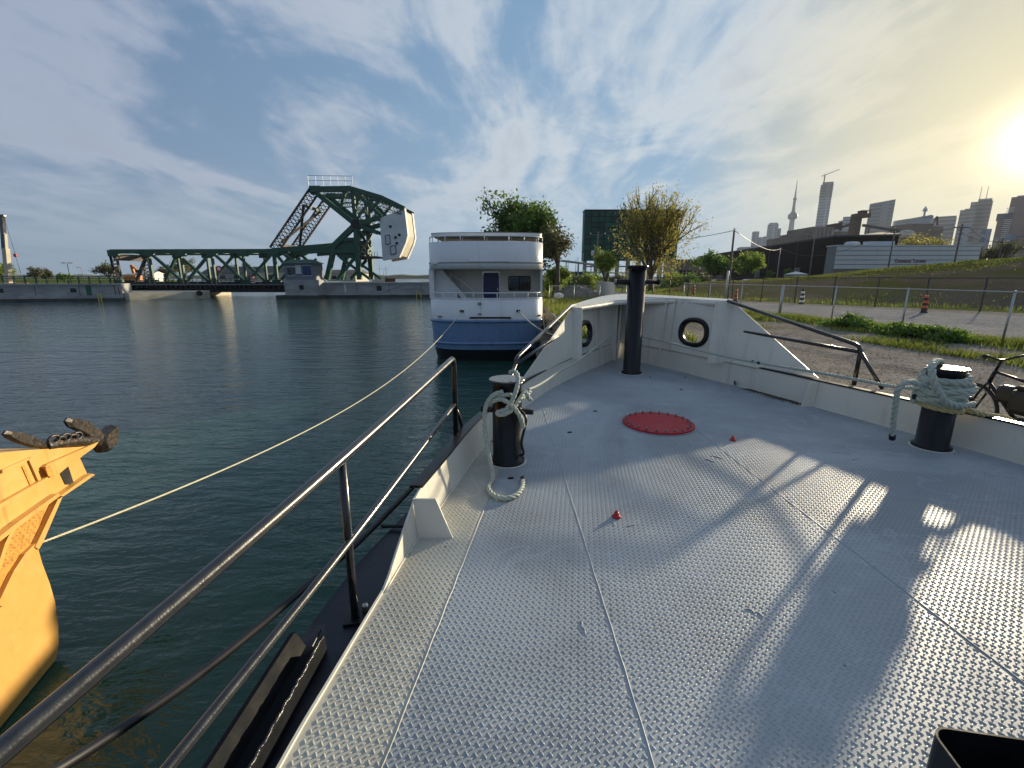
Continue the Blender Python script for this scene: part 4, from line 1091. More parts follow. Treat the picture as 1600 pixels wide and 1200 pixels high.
# heel-trunnion tower and the counterweight truss
for far in (False, True):
    f = lambda px, py: bq(px, py, far)
    A, T1, T2, T3 = f(486, 296), f(550, 295), f(597, 309), f(632, 326)
    C, Dn = f(556, 351), f(428, 391)
    member('counterweight_chord', A, T1, 1.3, 1.2); member('counterweight_chord', T1, T2, 1.1, 1.0); member('counterweight_chord', T2, T3, 1.0, 1.0)
    member('counterweight_strut', A + Vector((1.2, 0, -.8)), C, 1.5, 1.1); member('counterweight_post', T1, C, .9, .8)
    member('counterweight_diagonal', C, f(593, 340), 1.3, 1.0); member('counterweight_diagonal', f(533, 326), T1 + Vector((-1.5, 0, -.5)), .9, .7)
    member('counterweight_diagonal', T1 + Vector((.5, 0, -.6)), f(596, 338), 1.0, .8); member('counterweight_diagonal', C, f(590, 364), 1.1, .9)
    member('counterweight_diagonal', f(577, 333), T2, .6, .6); member('counterweight_diagonal', f(556, 345), f(577, 316), .5, .5)
    lattice('counterweight_lacing', f(505, 300), f(550, 306), 1.0, 9, 'bridge_green', .09); lattice('counterweight_lacing', f(552, 305), f(595, 318), 1.3, 8, 'bridge_green', .09)
    lattice('counterweight_lacing', f(534, 321), f(552, 320), .8, 5, 'bridge_green', .09); lattice('counterweight_lacing', f(560, 322), f(572, 345), 1.6, 5, 'bridge_green', .10)
    lattice('counterweight_lacing', f(597, 318), f(628, 330), 1.2, 6, 'bridge_green', .09)
    lattice('link_arm', A + Vector((.5, 0, -.4)), Dn, 1.9, 18, 'bridge_rust', .16)
    member('operating_strut', Dn, f(522, 383), 1.0, 1.0); member('tower_strut', f(470, 395), f(520, 391), .8, .8)
    member('tower_leg', f(556, 352), f(562, 437), 1.3, 1.1); member('tower_leg', C, f(523, 383), 1.5, 1.2); member('tower_leg', f(523, 383), f(511, 437), 1.3, 1.1)
    member('tower_brace', f(531, 402), f(578, 436), .7, .6); member('tower_brace', f(553, 404), f(527, 437), .8, .7); member('tower_beam', f(523, 393), f(563, 393), 1.2, .8); member('tower_beam', f(530, 374), f(562, 374), 1.1, .8)
    MB().prism([f(520, 380), f(532, 373), f(556, 371), f(560, 402), f(551, 404), f(528, 402), f(521, 392)], (0, .5, 0)).build('gusset_plate', 'bridge_green', br_)
    MB().prism([f(549, 343), f(563, 345), f(566, 356), f(556, 362), f(547, 355)], (0, .6, 0)).build('trunnion_plate', 'bridge_green', br_)
    MB().prism([f(483, 290), f(500, 290), f(500, 303), f(486, 304), f(482, 298)], (0, .6, 0)).build('apex_plate', 'bridge_green', br_)
    MB().prism([f(412, 389), f(442, 387), f(452, 395), f(432, 401), f(415, 398)], (0, .6, 0)).build('gusset_plate', 'bridge_green', br_)
    MB().lathe([(.9, -.2), (.9, .7)], f(556, 351) + Vector((0, -.4, 0)), 20, 'Y').build('trunnion', 'bridge_dark', br_)
    member('counterweight_post', f(577, 318), f(578, 347), .7, .6)
    member('span_diagonal', f(440, 393), f(475, 425), .8, .7); member('span_diagonal', f(468, 402), f(440, 437), .6, .6)
for a, c_ in (((475, 321), (478, 384)), ((484, 297), (486, 297)), ((550, 295), (550, 295)), ((597, 309), (597, 309)), ((556, 351), (556, 351)), ((523, 383), (523, 383)), ((562, 393), (562, 393))):
    member('cross_tie', bq(*a), bq(*a, True), .6, .6, 'bridge_green')
lattice('link_brace', bq(474, 322), bq(474, 322, True), .8, 6, 'bridge_rust'); 
p_, q_ = bq(474, 322), bq(440, 378, True)
MB().beam(p_, q_, .45, .4).build('link_brace', 'bridge_rust', br_); MB().beam(bq(474, 322, True), bq(440, 378), .45, .4).build('link_brace', 'bridge_rust', br_)
MB().beam(bq(437, 383), bq(437, 383, True), .6, .5).build('link_brace', 'bridge_rust', br_)
for z0_, z1_ in ((355, 393), (375, 402)):
    MB().beam(bq(562, z0_ + 6), bq(562, z1_, True), .45, .4).build('tower_cross_brace', 'bridge_green', br_); MB().beam(bq(562, z1_), bq(562, z0_ + 6, True), .45, .4).build('tower_cross_brace', 'bridge_green', br_)
# machinery house inside the tower
MB().box((bq(530, 398).x, BY + 1.2, bq(530, 400).z), (bq(560, 398).x, BY + BD - 1.0, bq(530, 378).z)).build('machinery_room', 'bridge_dark', br_)
MB().box((bq(566, 400).x - .5, BY + .6, bq(566, 402).z), (bq(588, 400).x, BY + BD, bq(566, 400).z)).build('catwalk', 'bridge_dark', br_)
for k in range(6):
    MB().beam(bq(566, 402) + Vector((.2 + k * .55, .6, 0)), bq(566, 393) + Vector((.2 + k * .55, .6, 0)), .08, .08).build('catwalk_post', 'bridge_green', br_)
# counterweight block
cwp = [bq(593, 341), bq(632, 325), bq(637, 367), bq(634, 379), bq(624, 402), bq(598, 407)]
cw = MB().prism(cwp, (0, 1.5, 0)).build('counterweight', 'counterweight', br_)
cw2 = MB().prism([p + Vector((0, BD - 1.0, 0)) for p in cwp], (0, 1.5, 0)).build('counterweight', 'counterweight', br_)
inner_ = [c_ + (sum(cwp, Vector()) / 6 - c_) * .08 for c_ in cwp]
MB().prism([p + Vector((0, 1.52, 0)) for p in inner_], (0, BD - 2.55, 0)).build('counterweight_core', 'concrete_warm', br_)
for a in ([(602, 368), (609, 367), (610, 381), (603, 382)], [(610, 385), (618, 383), (619, 396), (611, 398)]):
    q = [bq(*v) for v in a]; c_ = sum(q, Vector()) / 4
    for k in range(4): MB().beam(q[k] - Vector((0, .06, 0)), q[(k + 1) % 4] - Vector((0, .06, 0)), .18, .18, (0, 1, 0)).build('inspection_frame', 'panel_grey', cw)
    MB().prism([c_ + (p - c_) * .85 + Vector((0, -.05, 0)) for p in q], (0, -.04, 0)).build('inspection_panel', 'window_pale', cw)
for v in ((610, 354), (618, 371), (624, 367), (620, 380)): MB().lathe([(.3, -.1), (.3, .06)], bq(*v), 8, 'Y').build('lifting_hole', 'bridge_dark', cw)
# top walkway rail
tr_ = MB(); 
for dz_ in (1.0, 1.9): tr_.beam(bq(482, 290) + Vector((0, 0, dz_)), bq(551, 291) + Vector((0, 0, dz_)), .09, .09)
tr_ = tr_.build('apex_rail', 'galv', br_)
for k in range(7): 
    q = bq(482, 290).lerp(bq(551, 291), k / 6); MB().beam(q, q + Vector((0, 0, 1.9)), .09, .09, (0, 1, 0)).build('rail_post', 'galv', tr_)

# ---- control cabin on its pier
cx0, cx1 = bq(468, 430).x, bq(511, 430).x; zc0, zc1 = bq(490, 437).z, bq(490, 413).z
cab = thing('control_cabin', ((cx0 + cx1) / 2, BY - 4, 0), 'small grey bridge control cabin with green roof on a concrete pier', 'cabin')
MB().box((cx0 - .3, BY - 6.5, -1), (cx1 + .3, BY - 1.9, zc0)).build('pier', 'concrete', cab)
MB().box((cx0 - 2.0, BY - 7.0, -1), (cx1 + .6, BY - 1.8, .55)).build('pier_foot', 'concrete_dark', cab)
MB().box((cx0 + (cx1 - cx0) * .45, BY - 6.53, zc0 - 1.9), (cx0 + (cx1 - cx0) * .6, BY - 6.49, zc0 - 1.0)).build('pier_opening', 'dark_hole', cab)
yb0 = BY - 6.4
wall = MB(); wall.box((cx0, yb0, zc0), (cx1, BY - 2, zc1)); wall = wall.build('wall', 'panel_grey', cab)
for u0, u1, v0, v1, mt in ((.10, .26, .25, .80, 'window_glass'), (.38, .56, .40, .88, 'window_pale'), (.62, .90, .25, .88, 'door_blue'), (.28, .36, .3, .8, 'window_glass')):
    w_ = MB().box((cx0 + (cx1 - cx0) * u0, yb0 - .03, zc0 + (zc1 - zc0) * v0), (cx0 + (cx1 - cx0) * u1, yb0 - .005, zc0 + (zc1 - zc0) * v1)).build('window', mt, cab)
    for vv in (v0, v1): MB().box((cx0 + (cx1 - cx0) * u0 - .08, yb0 - .09, zc0 + (zc1 - zc0) * vv - .06), (cx0 + (cx1 - cx0) * u1 + .08, yb0 - .035, zc0 + (zc1 - zc0) * vv + .06)).build('window_frame', 'shed_white', w_)
b = MB(); zr = bq(490, 409).z
b.add([(cx0 - .5, yb0 - .5, zc1), (cx1 + .5, yb0 - .5, zc1), (cx1 + .5, BY - 1.7, zc1), (cx0 - .5, BY - 1.7, zc1), (cx0 + 1, yb0 + 1.5, zr + .3), (cx1 - 1, yb0 + 1.5, zr + .3), (cx1 - 1, BY - 3.5, zr + .3), (cx0 + 1, BY - 3.5, zr + .3)], [(0, 1, 5, 4), (1, 2, 6, 5), (2, 3, 7, 6), (3, 0, 4, 7), (4, 5, 6, 7), (3, 2, 1, 0)]); b.build('roof', 'bridge_green', cab)

# ---- quay walls of the channel mouth
def quay_wall(xa, ya, xb, yb_, ztop, label, name='quay_wall', mat='concrete', feats=(), th=3.0):
    a, c_ = Vector((xa, ya, 0)), Vector((xb, yb_, 0)); t = (c_ - a).normalized(); nrm = Vector((t.y, -t.x, 0)); nrm = nrm if nrm.y < 0 else -nrm
    w_ = thing(name, (a + c_) / 2, label, 'wall')
    MB().prism([a + Vector((0, 0, .9)), c_ + Vector((0, 0, .9)), c_ + Vector((0, 0, ztop)), a + Vector((0, 0, ztop))], -nrm * th).build('wall_face', mat, w_)
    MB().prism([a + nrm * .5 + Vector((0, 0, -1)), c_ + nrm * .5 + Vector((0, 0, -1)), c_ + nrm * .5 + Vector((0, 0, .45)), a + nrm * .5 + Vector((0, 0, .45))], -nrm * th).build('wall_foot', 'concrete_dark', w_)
    MB().prism([a + nrm * .35 + Vector((0, 0, .45)), c_ + nrm * .35 + Vector((0, 0, .45)), c_ + nrm * .35 + Vector((0, 0, .9)), a + nrm * .35 + Vector((0, 0, .9))], -nrm * th).build('wall_ledge', 'concrete', w_)
    MB().prism([a + nrm * .2 + Vector((0, 0, ztop)), c_ + nrm * .2 + Vector((0, 0, ztop)), c_ + nrm * .2 + Vector((0, 0, ztop + .3)), a + nrm * .2 + Vector((0, 0, ztop + .3))], -nrm * th).build('coping', 'concrete', w_)
    ln = (c_ - a).length; k = int(ln / 6)
    for i in range(1, k): 
        q = a + t * ln * i / k; MB().prism([q + nrm * .01 + Vector((0, 0, .9)), q + t * .09 + nrm * .01 + Vector((0, 0, .9)), q + t * .09 + nrm * .01 + Vector((0, 0, ztop)), q + nrm * .01 + Vector((0, 0, ztop))], nrm * .012).build('wall_joint', 'concrete_dark', w_)
    for u, z0, z1, wd, mt, nm in feats:
        q = a + t * ln * u; MB().prism([q + nrm * .03 + Vector((0, 0, z0)), q + t * wd + nrm * .03 + Vector((0, 0, z0)), q + t * wd + nrm * .03 + Vector((0, 0, z1)), q + nrm * .03 + Vector((0, 0, z1))], -nrm * .05).build(nm, mt, w_)
    return w_, a, c_, t, nrm
WZ = 2.7
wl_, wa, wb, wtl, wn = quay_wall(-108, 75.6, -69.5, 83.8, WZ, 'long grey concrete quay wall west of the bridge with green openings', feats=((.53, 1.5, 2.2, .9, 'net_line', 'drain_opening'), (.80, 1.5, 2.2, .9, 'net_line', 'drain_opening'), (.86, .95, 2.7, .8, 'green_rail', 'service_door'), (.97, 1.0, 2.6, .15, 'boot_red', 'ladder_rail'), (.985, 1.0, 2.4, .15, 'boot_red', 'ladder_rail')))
for u in (.912, .922):
    q = wa.lerp(wb, u) + wn * .7; MB().box((q.x - .07, q.y - .07, -.3), (q.x + .07, q.y + .07, 1.3)).build('ladder_post', 'ladder_yellow', wl_)
gr_ = thing('guard_rail', tuple(wa.lerp(wb, .5) + Vector((0, 0, WZ + .3))), 'green post and rail guard along the top of the west quay wall', 'railing')
for z in (.45, .85, 1.2): MB().beam(wa + Vector((0, 0, WZ + .3 + z)), wb + Vector((0, 0, WZ + .3 + z)), .10, .10).build('rail_bar', 'green_rail', gr_)
for i in range(26):
    q = wa.lerp(wb, i / 25) + Vector((0, 0, WZ + .3)); MB().box((q.x - .09, q.y - .09, q.z), (q.x + .09, q.y + .09, q.z + 1.25)).build('rail_post', 'green_rail', gr_)
# sunlit pier nose of the west abutment
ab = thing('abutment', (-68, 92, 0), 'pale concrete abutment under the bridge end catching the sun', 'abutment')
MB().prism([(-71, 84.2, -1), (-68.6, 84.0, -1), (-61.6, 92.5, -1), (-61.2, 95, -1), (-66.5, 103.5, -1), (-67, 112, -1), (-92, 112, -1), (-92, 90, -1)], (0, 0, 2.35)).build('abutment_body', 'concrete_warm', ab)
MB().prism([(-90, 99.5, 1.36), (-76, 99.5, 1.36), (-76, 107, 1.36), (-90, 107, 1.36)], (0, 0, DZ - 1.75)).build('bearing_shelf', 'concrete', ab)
MB().tube([(-61.5, 92.3, 1.0), (-61.0, 91.7, 1.0)], .5, 12).build('fender_tyre', 'rubber', ab)
ee, ea, eb, et, en = quay_wall(cx1 + .2, BY - 3, 20, 104, 2.75, 'grey concrete quay wall east of the control cabin, dark at its foot', feats=((.18, 1.3, 2.3, 1.0, 'net_line', 'drain_opening'), (.07, 1.0, 2.75, .35, 'shed_white', 'service_pipe'), (.51, 1.3, 2.3, 1.0, 'net_line', 'drain_opening')))
for u in (.318, .333):
    q = ea.lerp(eb, u) + en * .7; MB().box((q.x - .07, q.y - .07, -.8), (q.x + .07, q.y + .07, 1.3)).build('ladder_post', 'ladder_yellow', ee)
MB().beam(ea.lerp(eb, .20) + en * .1 + Vector((0, 0, 1.2)), ea.lerp(eb, .26) + en * .1 + Vector((0, 0, 2.6)), .12, .12).build('stair_rail', 'galv', ee)
# ================================================================== water and land
b = MB(); b.quad((-3150, -400, 0), (3550, -400, 0), (3550, 4150, 0), (-3150, 4150, 0)); o = b.build('water', 'water', None); tag(o, kind='structure')
def sheet(name, pts, z, mat, depth=None):
    b = MB()
    if depth: b.prism([(x, y, z - depth) for x, y in pts], (0, 0, depth))
    else: b.add([(x, y, z) for x, y in pts], [tuple(range(len(pts)))])
    return tag(b.build(name, mat, None), kind='structure')
shore = [(5.45, -60), (5.45, 6.6), (4.3, 8.6), (3.1, 10.6), (2.35, 13.0), (2.1, 17), (2.15, 24), (2.4, 40), (2.4, 60), (3, 85), (6, 100.5), (-24, 99.6), (-40, 99.2), (-41.5, 99.2), (-41, 130), (-30, 230), (10, 420), (40, 900), (900, 4100), (3500, 4100), (3500, -60)]
sheet('ground', shore, LAND, 'ground_gravel', 4.0)
west = [(-400, 20), (-108, 76.6), (-71.5, 84.6), (-84.5, 98.3), (-85, 112), (-142, 200), (-310, 420), (-900, 520), (-900, 20)]
sheet('west_ground', west, LAND + .4, 'meadow', 4.0)
# low far shore seen through and past the bridge
rnd = random.Random(11)
pts = []
for i in range(161):
    t = i / 160; x = -2600 + 2700 * t; y = 1150 + 160 * math.sin(t * 5); pts.append((x, y, 1.0 + 5.5 * (0.5 + 0.5 * math.sin(t * 31 + math.sin(t * 77) * 2)) * (0.6 + .4 * math.sin(t * 210)) + 4 + rnd.random() * 2.6))
b = MB()
b.loft([[Vector((x, y - 6, -1)) for x, y, z in pts], [Vector((x, y, z * .75)) for x, y, z in pts], [Vector((x, y + 25, z)) for x, y, z in pts], [Vector((x, y + 180, -1)) for x, y, z in pts]], closed=False, caps=False)
tag(b.build('far_wood', 'leaf_olive', None), 'low green belt of far-off woods on the opposite shore', 'woods', kind='stuff')

# gravel road between the two fences
road = [(17.5, -20), (16.6, 12), (15.3, 20), (13.6, 32), (10.5, 50), (3.4, 84), (9, 86), (15.6, 50), (17.6, 38.0), (26.2, 24.5), (33, 14), (44, -20)]
sheet('gravel_road', road, LAND + .004, 'road_gravel')
# meadow strip beyond the black fence and round the trees
sheet('meadow', [(19.8, 39.4), (17.2, 50), (11, 88), (60, 130), (150, 120), (70, 40), (40, 12), (36, 12), (29.0, 25.6)], LAND + .004, 'meadow')
sheet('bank_meadow', [(2.3, 15), (2.25, 24), (2.5, 40), (2.5, 60), (3.2, 84), (9.8, 50), (8.6, 34), (6.4, 22), (4.2, 16)], LAND + .004, 'meadow')

# earth berm behind the black fence
N, Mv = 46, 10
crest = [(1080, 442, 88), (1150, 438.5, 78), (1200, 436, 72), (1300, 428, 64), (1380, 419.5, 58), (1500, 409, 52), (1600, 402, 47), (1750, 392, 42), (1950, 385, 38)]
foot = [(19.0, 60), (20.0, 50), (21.5, 44), (24.5, 39), (27.0, 34.5), (30, 30), (33.0, 25.6), (38, 19.5), (45, 12)]
cp = smooth_path([Q(*c_) for c_ in crest], 6); fp_ = smooth_path([(x, y, LAND) for x, y in foot], 6)
rnd = random.Random(2); rows = []
for j in range(Mv + 1):
    v = j / Mv; row = []
    for i in range(len(cp)):
        p = fp_[i].lerp(cp[i], v); z = LAND + (cp[i].z - LAND) * (v ** 0.85 if v < 1 else 1)
        row.append(Vector((p.x, p.y, z + (rnd.uniform(-.07, .07) if 0 < j else 0.01))))
    rows.append(row)
rows.append([c_ + Vector((6, 9, -.1)) for c_ in cp]); rows.append([Vector((c_.x + 16, c_.y + 24, LAND - .2)) for c_ in cp])
b = MB(); b.loft(rows, closed=False, caps=False, smooth=True); tag(b.build('berm', 'berm_soil', None), kind='structure')
BERM = rows

# ---------------------------------------------------------------- grass
def blades(name, spots, mat, label, hmin, hmax, w=.012, seed=1, lean=.5):
    rn = np.random.default_rng(seed); n = len(spots); sp = np.array(spots, dtype=np.float64)
    a = rn.uniform(0, 2 * np.pi, n); h = rn.uniform(hmin, hmax, n) * sp[:, 3]; ww = w * rn.uniform(.7, 1.4, n)
    dx, dy = np.cos(a) * ww, np.sin(a) * ww; la = rn.uniform(0, 2 * np.pi, n); ll = h * lean * rn.uniform(.2, 1, n)
    base = sp[:, :3]; p0 = base + np.c_[dx, dy, np.zeros(n)]; p1 = base - np.c_[dx, dy, np.zeros(n)]
    m0 = base + np.c_[dx * .7 + np.cos(la) * ll * .35, dy * .7 + np.sin(la) * ll * .35, h * .6]; m1 = base + np.c_[-dx * .7 + np.cos(la) * ll * .35, -dy * .7 + np.sin(la) * ll * .35, h * .6]
    tip = base + np.c_[np.cos(la) * ll, np.sin(la) * ll, h]
    V = np.stack([p0, p1, m1, m0, tip], 1).reshape(-1, 3); k = np.arange(n)[:, None] * 5
    Fc = np.concatenate([k + [0, 1, 2], k + [0, 2, 3], k + [3, 2, 4]], 0)
    return tag(raw_mesh(name, V, Fc, mat), label, 'grass', kind='stuff')
from mathutils import noise as _mn
def nz2(x, y, s): return _mn.noise(Vector((x * s, y * s, 3.7))) * .5 + .5
rnd = random.Random(4); spots = []
fa, fb = Vector((15.5, 10.0)), Vector((12.0, 33.5)); ft = (fb - fa).normalized(); fn = Vector((-ft.y, ft.x)); fn = fn if fn.x < 0 else -fn
while len(spots) < 34000:
    u = rnd.random() * 31 - 5; v = rnd.uniform(-1.3, 4.0); p = fa + ft * u + fn * v
    d = nz2(p.x, p.y, .55); core = max(0, 1 - abs(v - .2) / 1.3)
    keep = core * .9 + max(0, d - .42) * 2.2
    if v > 2.2: keep *= .75
    if rnd.random() > keep: continue
    spots.append((p.x, p.y, LAND, .45 + .8 * core * d + .25 * d))
blades('verge_grass', spots, 'grass_blade', 'tufts of green grass along the galvanised fence beside the gravel', .10, .34, .013, 2)
rnd = random.Random(5); spots = []
while len(spots) < 16000:
    y = 14 + rnd.random() ** 1.3 * 46; x = xe_b = 2.2 + rnd.random() * (1.8 + y * .12); 
    if nz2(x, y, .4) < .38: continue
    spots.append((x, y, LAND, .6 + nz2(x, y, .3)))
blades('bank_grass', spots, 'grass_blade', 'rough green grass on the bank between ship and mound', .10, .35, .016, 3)
rnd = random.Random(6); spots = []
for _ in range(15000):
    i = rnd.random() * (len(cp) - 2); i0 = int(i); f = i - i0; v = rnd.random()
    v = 1 - v ** 2 * .35 if rnd.random() < .7 else v
    j = min(int(v * Mv), Mv - 1); g_ = v * Mv - j
    p = (BERM[j][i0].lerp(BERM[j][i0 + 1], f)).lerp(BERM[j + 1][i0].lerp(BERM[j + 1][i0 + 1], f), g_)
    k = nz2(p.x, p.y, .25)
    if k + (.45 if v > .86 else 0) + (.3 if v < .16 else 0) < rnd.uniform(.40, .85): continue
    spots.append((p.x, p.y, p.z - .02, .7 + .8 * k))
blades('berm_grass', spots, 'grass_blade', 'thin green grass growing on the crest of the earth berm', .06, .16, .03, 4)
rnd = random.Random(7); spots = []
while len(spots) < 16000:
    p = Vector((rnd.uniform(14, 46), rnd.uniform(24, 85)))
    # between the black fence and the berm / trees
    ln = (p.x - 18.9) * (25.7 - 39.5) - (p.y - 39.5) * (28.4 - 18.9)
    if ln > -6 or p.x > 60: continue
    if p.x > 21 and p.y < 46 and (p.y - 39) > -(p.x - 24.5) * 1.0 + 1.5: continue
    if nz2(p.x, p.y, .35) < .4: continue
    spots.append((p.x, p.y, LAND, .7 + .5 * nz2(p.x, p.y, .2)))
blades('meadow_grass', spots, 'grass_blade', 'dry green meadow grass behind the black wire fence', .12, .38, .022, 5)
# loose stones on the gravel
rnd = random.Random(9); b = MB()
for _ in range(9000):
    y = 6.0 + rnd.random() ** 1.6 * 26; x = rnd.uniform(5.6, 16.5 if y < 20 else 14)
    if y > 8.5: x = rnd.uniform(4.6, 15.5)
    r_ = rnd.uniform(.006, .02) * (1 + y * .02); a = rnd.random() * 6.28
    q = [Vector((x + r_ * math.cos(a + k * 1.571) * rnd.uniform(.7, 1.2), y + r_ * math.sin(a + k * 1.571) * rnd.uniform(.7, 1.2), LAND)) for k in range(4)]
    b.add(q + [Vector((x, y, LAND + r_ * rnd.uniform(.4, .9)))], [(0, 1, 4), (1, 2, 4), (2, 3, 4), (3, 0, 4)])
tag(b.build('gravel', 'road_gravel', None, fix=False), 'loose grey stones scattered over the gravel quay', 'gravel', kind='stuff')
# weeds by the fence posts
def bush(loc, r, h, n, mat, label, cat='bush', group=None, seed=1, leaf=.05):
    rn = np.random.default_rng(seed); root = thing('bush', loc, label, cat, group)
    st = MB(); rr = random.Random(seed)
    for k in range(7):
        a = rr.random() * 6.28; l = rr.uniform(.3, .8)
        st.tube([(loc[0], loc[1], loc[2] - .02), (loc[0] + math.cos(a) * r * l * .5, loc[1] + math.sin(a) * r * l * .5, loc[2] + h * .55), (loc[0] + math.cos(a) * r * l, loc[1] + math.sin(a) * r * l, loc[2] + h * .85)], .02 * h, 5, r2=.006 * h)
    st.build('stem', 'bark', root)
    m = 26; cl_ = np.c_[rn.normal(0, .42, m) * r, rn.normal(0, .42, m) * r, rn.uniform(.25, .95, m) * h]
    cl_[:, 2] *= 1 - .45 * np.minimum(1, np.hypot(cl_[:, 0], cl_[:, 1]) / r)
    P_ = cl_[rn.integers(0, m, n)] + rn.normal(0, .16, (n, 3)) * [r, r, h * .8]; P_[:, 2] = np.abs(P_[:, 2])
    leaf_mesh('foliage', P_ + np.array(loc), leaf, mat, root, seed)
    return root
def leaf_mesh(name, pts, size, mat, parent, seed=1, drift=None, asp=.5):
    rn = np.random.default_rng(seed + 77); n = len(pts)
    u = rn.normal(size=(n, 3)); 
    if drift is not None: u = u * .45 + drift
    u /= np.linalg.norm(u, axis=1, keepdims=True)
    v = np.cross(u, rn.normal(size=(n, 3))); v /= np.linalg.norm(v, axis=1, keepdims=True)
    s_ = (size * rn.uniform(.6, 1.4, n))[:, None]
    V = np.stack([pts - u * s_, pts + v * s_ * asp, pts + u * s_, pts - v * s_ * asp], 1).reshape(-1, 3)
    k = np.arange(n)[:, None] * 4
    return raw_mesh(name, V, np.concatenate([k + [0, 1, 2], k + [0, 2, 3]], 0), mat, parent)
for i, (px, py, r_, h_, lab) in enumerate(((1330, 512, .85, .62, 'round leafy weed clump by the thick galvanised fence post'), (1400, 517, .45, .34, 'small low weed tuft in the verge grass'), (1434, 527, 1.0, .55, 'broad leafy weed clump at the foot of a thin fence post'),
                                            (1470, 533, .8, .5, 'leafy weed clump in the verge beside the gravel road'))):
    bush(tuple(P(px, py, LAND)), r_, h_ * .85, 2600, 'leaf_green', lab, 'weed', None, 20 + i, .055)

# ---------------------------------------------------------------- trees
def tree(name, loc, H_, crown, n_leaf, mat, label, seed=1, leaf=.16, spread=.75, up=.55, levels=4, first=.28, trunk_r=None, asym=(0, 0), tipspread=.55, drift=None, group=None, nb=5, asp=.5, along=.07, fill=None):
    """limbs grow and fork inside a crown; leaves cluster about the twig ends"""
    rr = random.Random(seed); root = thing(name, loc, label, 'tree', group); base = Vector(loc)
    tr_ = MB(); tips = []; R0 = trunk_r or H_ * .022
    def grow(p, d, length, r_, lev):
        q = [p]; dd = d.copy(); n = 4
        for k in range(n):
            dd = (dd + Vector((rr.gauss(0, .10), rr.gauss(0, .10), up * .06))).normalized(); q.append(q[-1] + dd * length / n)
        tr_.tube(q, r_, 6 if lev < 2 else 4, caps=False, r2=r_ * .55)
        if lev >= levels:
            tips.append((q[-1], dd)); tips.append((q[-2], dd)); return
        if lev >= 2: tips.append((q[-1], dd)); tips.append((q[3], dd))
        m = rr.randint(3, 4) if lev else nb
        for k in range(m):
            a = 2 * math.pi * (k + rr.random() * .6) / m; s_ = spread * rr.uniform(.6, 1.15)
            o_ = dd.orthogonal().normalized(); o2 = dd.cross(o_); nd = (dd + (o_ * math.cos(a) + o2 * math.sin(a)) * s_ + Vector((asym[0], asym[1], up * .35))).normalized()
            st = q[rr.choice((2, 3, 4))] if lev else q[-1].lerp(q[2], rr.random() * .6)
            grow(st, nd, length * rr.uniform(.58, .80) * (crown if lev == 0 else 1), r_ * .56, lev + 1)
    grow(base - Vector((0, 0, .1)), Vector((rr.gauss(0, .03), rr.gauss(0, .03), 1)), H_ * first, R0, 0)
    # fit to the wanted height
    zt = max(t[0].z for t in tips) - base.z; k = H_ * .97 / zt
    tr_.v = [tuple(base + (Vector(v) - base) * k) for v in tr_.v]; tips = [(base + (t - base) * k, d) for t, d in tips]
    tr_.build('trunk', 'bark', root, fix=False)
    rn = np.random.default_rng(seed); T = np.array([t for t, _ in tips]); Dd = np.array([d for _, d in tips]); idx = rn.integers(0, len(T), n_leaf)
    pts = T[idx] + rn.normal(0, tipspread, (n_leaf, 3)) * H_ * .05 - Dd[idx] * rn.uniform(-.4, 1, (n_leaf, 1)) * H_ * along
    if fill:                                              # leafy sprays that close the crown between the limbs
        nc, cz, rx, rz, sp_ = fill; cc = rn.normal(size=(nc, 3)); cc /= np.linalg.norm(cc, axis=1, keepdims=True); cc *= rn.uniform(.35, 1, (nc, 1)) ** .5
        cc = np.array(base) + np.array([0, 0, cz * H_]) + cc * np.array([rx, rx, rz]) * H_; m_ = n_leaf // 2; i2 = rn.integers(0, nc, m_)
        dr = cc[i2] - np.array(base) - np.array([0, 0, cz * .4 * H_]); dr /= np.linalg.norm(dr, axis=1, keepdims=True)
        pts = np.concatenate([pts, cc[i2] + rn.normal(0, sp_, (m_, 3)) * H_ + dr * rn.uniform(-1, 1, (m_, 1)) * H_ * along]); idx = None; Dd = np.concatenate([Dd[rn.integers(0, len(Dd), n_leaf)], dr])
    leaf_mesh('crown', pts, leaf, mat, root, seed, (Dd[idx] if idx is not None else Dd) * .8 if drift else None, asp)
    return root
def gl(px, Y): q = Q(px, 440, Y); return (q.x, Y, LAND)
def ht(px, py, Y): return Q(px, py, Y).z - LAND
tree('broadleaf_tree', gl(815, 50), ht(820, 305, 50), 1.1, 15000, 'leaf_green', 'tall dense green tree standing behind the passenger ship', 3, .19, .66, .3, 4, .16, tipspread=1.0, nb=7, fill=(110, .56, .36, .38, .03))
tree('slender_tree', gl(872, 44), ht(872, 352, 44), .55, 2600, 'leaf_olive', 'slender thin-leaved tree beside the dense tree by the ship', 12, .12, .6, .5, 3, .30, tipspread=1.0)
tree('slender_tree', gl(864, 46), ht(864, 418, 46), 1.6, 3000, 'leaf_fresh', 'low bright green sapling under the dense tree by the ship', 15, .12, .6, .5, 3, .14, tipspread=1.0)
tree('spring_tree', gl(1018, 66), ht(1030, 281, 66), 2.6, 8200, 'leaf_yellow', 'wide spring tree with yellow-green young leaves before the netted building', 21, .14, .62, .62, 4, .10, trunk_r=.28, tipspread=.24, drift=True, along=.13, asym=(.05, 0), nb=9, asp=.42, fill=(150, .47, .40, .40, .014))
tree('conical_tree', gl(947, 62), ht(947, 386, 62), 1.5, 4800, 'leaf_fresh', 'small bright green conical tree left of the yellow-green tree', 31, .13, .42, .6, 3, .16, tipspread=.9)
tree('street_tree', gl(1116, 105), ht(1116, 393, 105), 2.0, 4200, 'leaf_green', 'round green tree before the dark warehouse, beside a utility pole', 41, .26, .7, .3, 3, .12, tipspread=1.2)
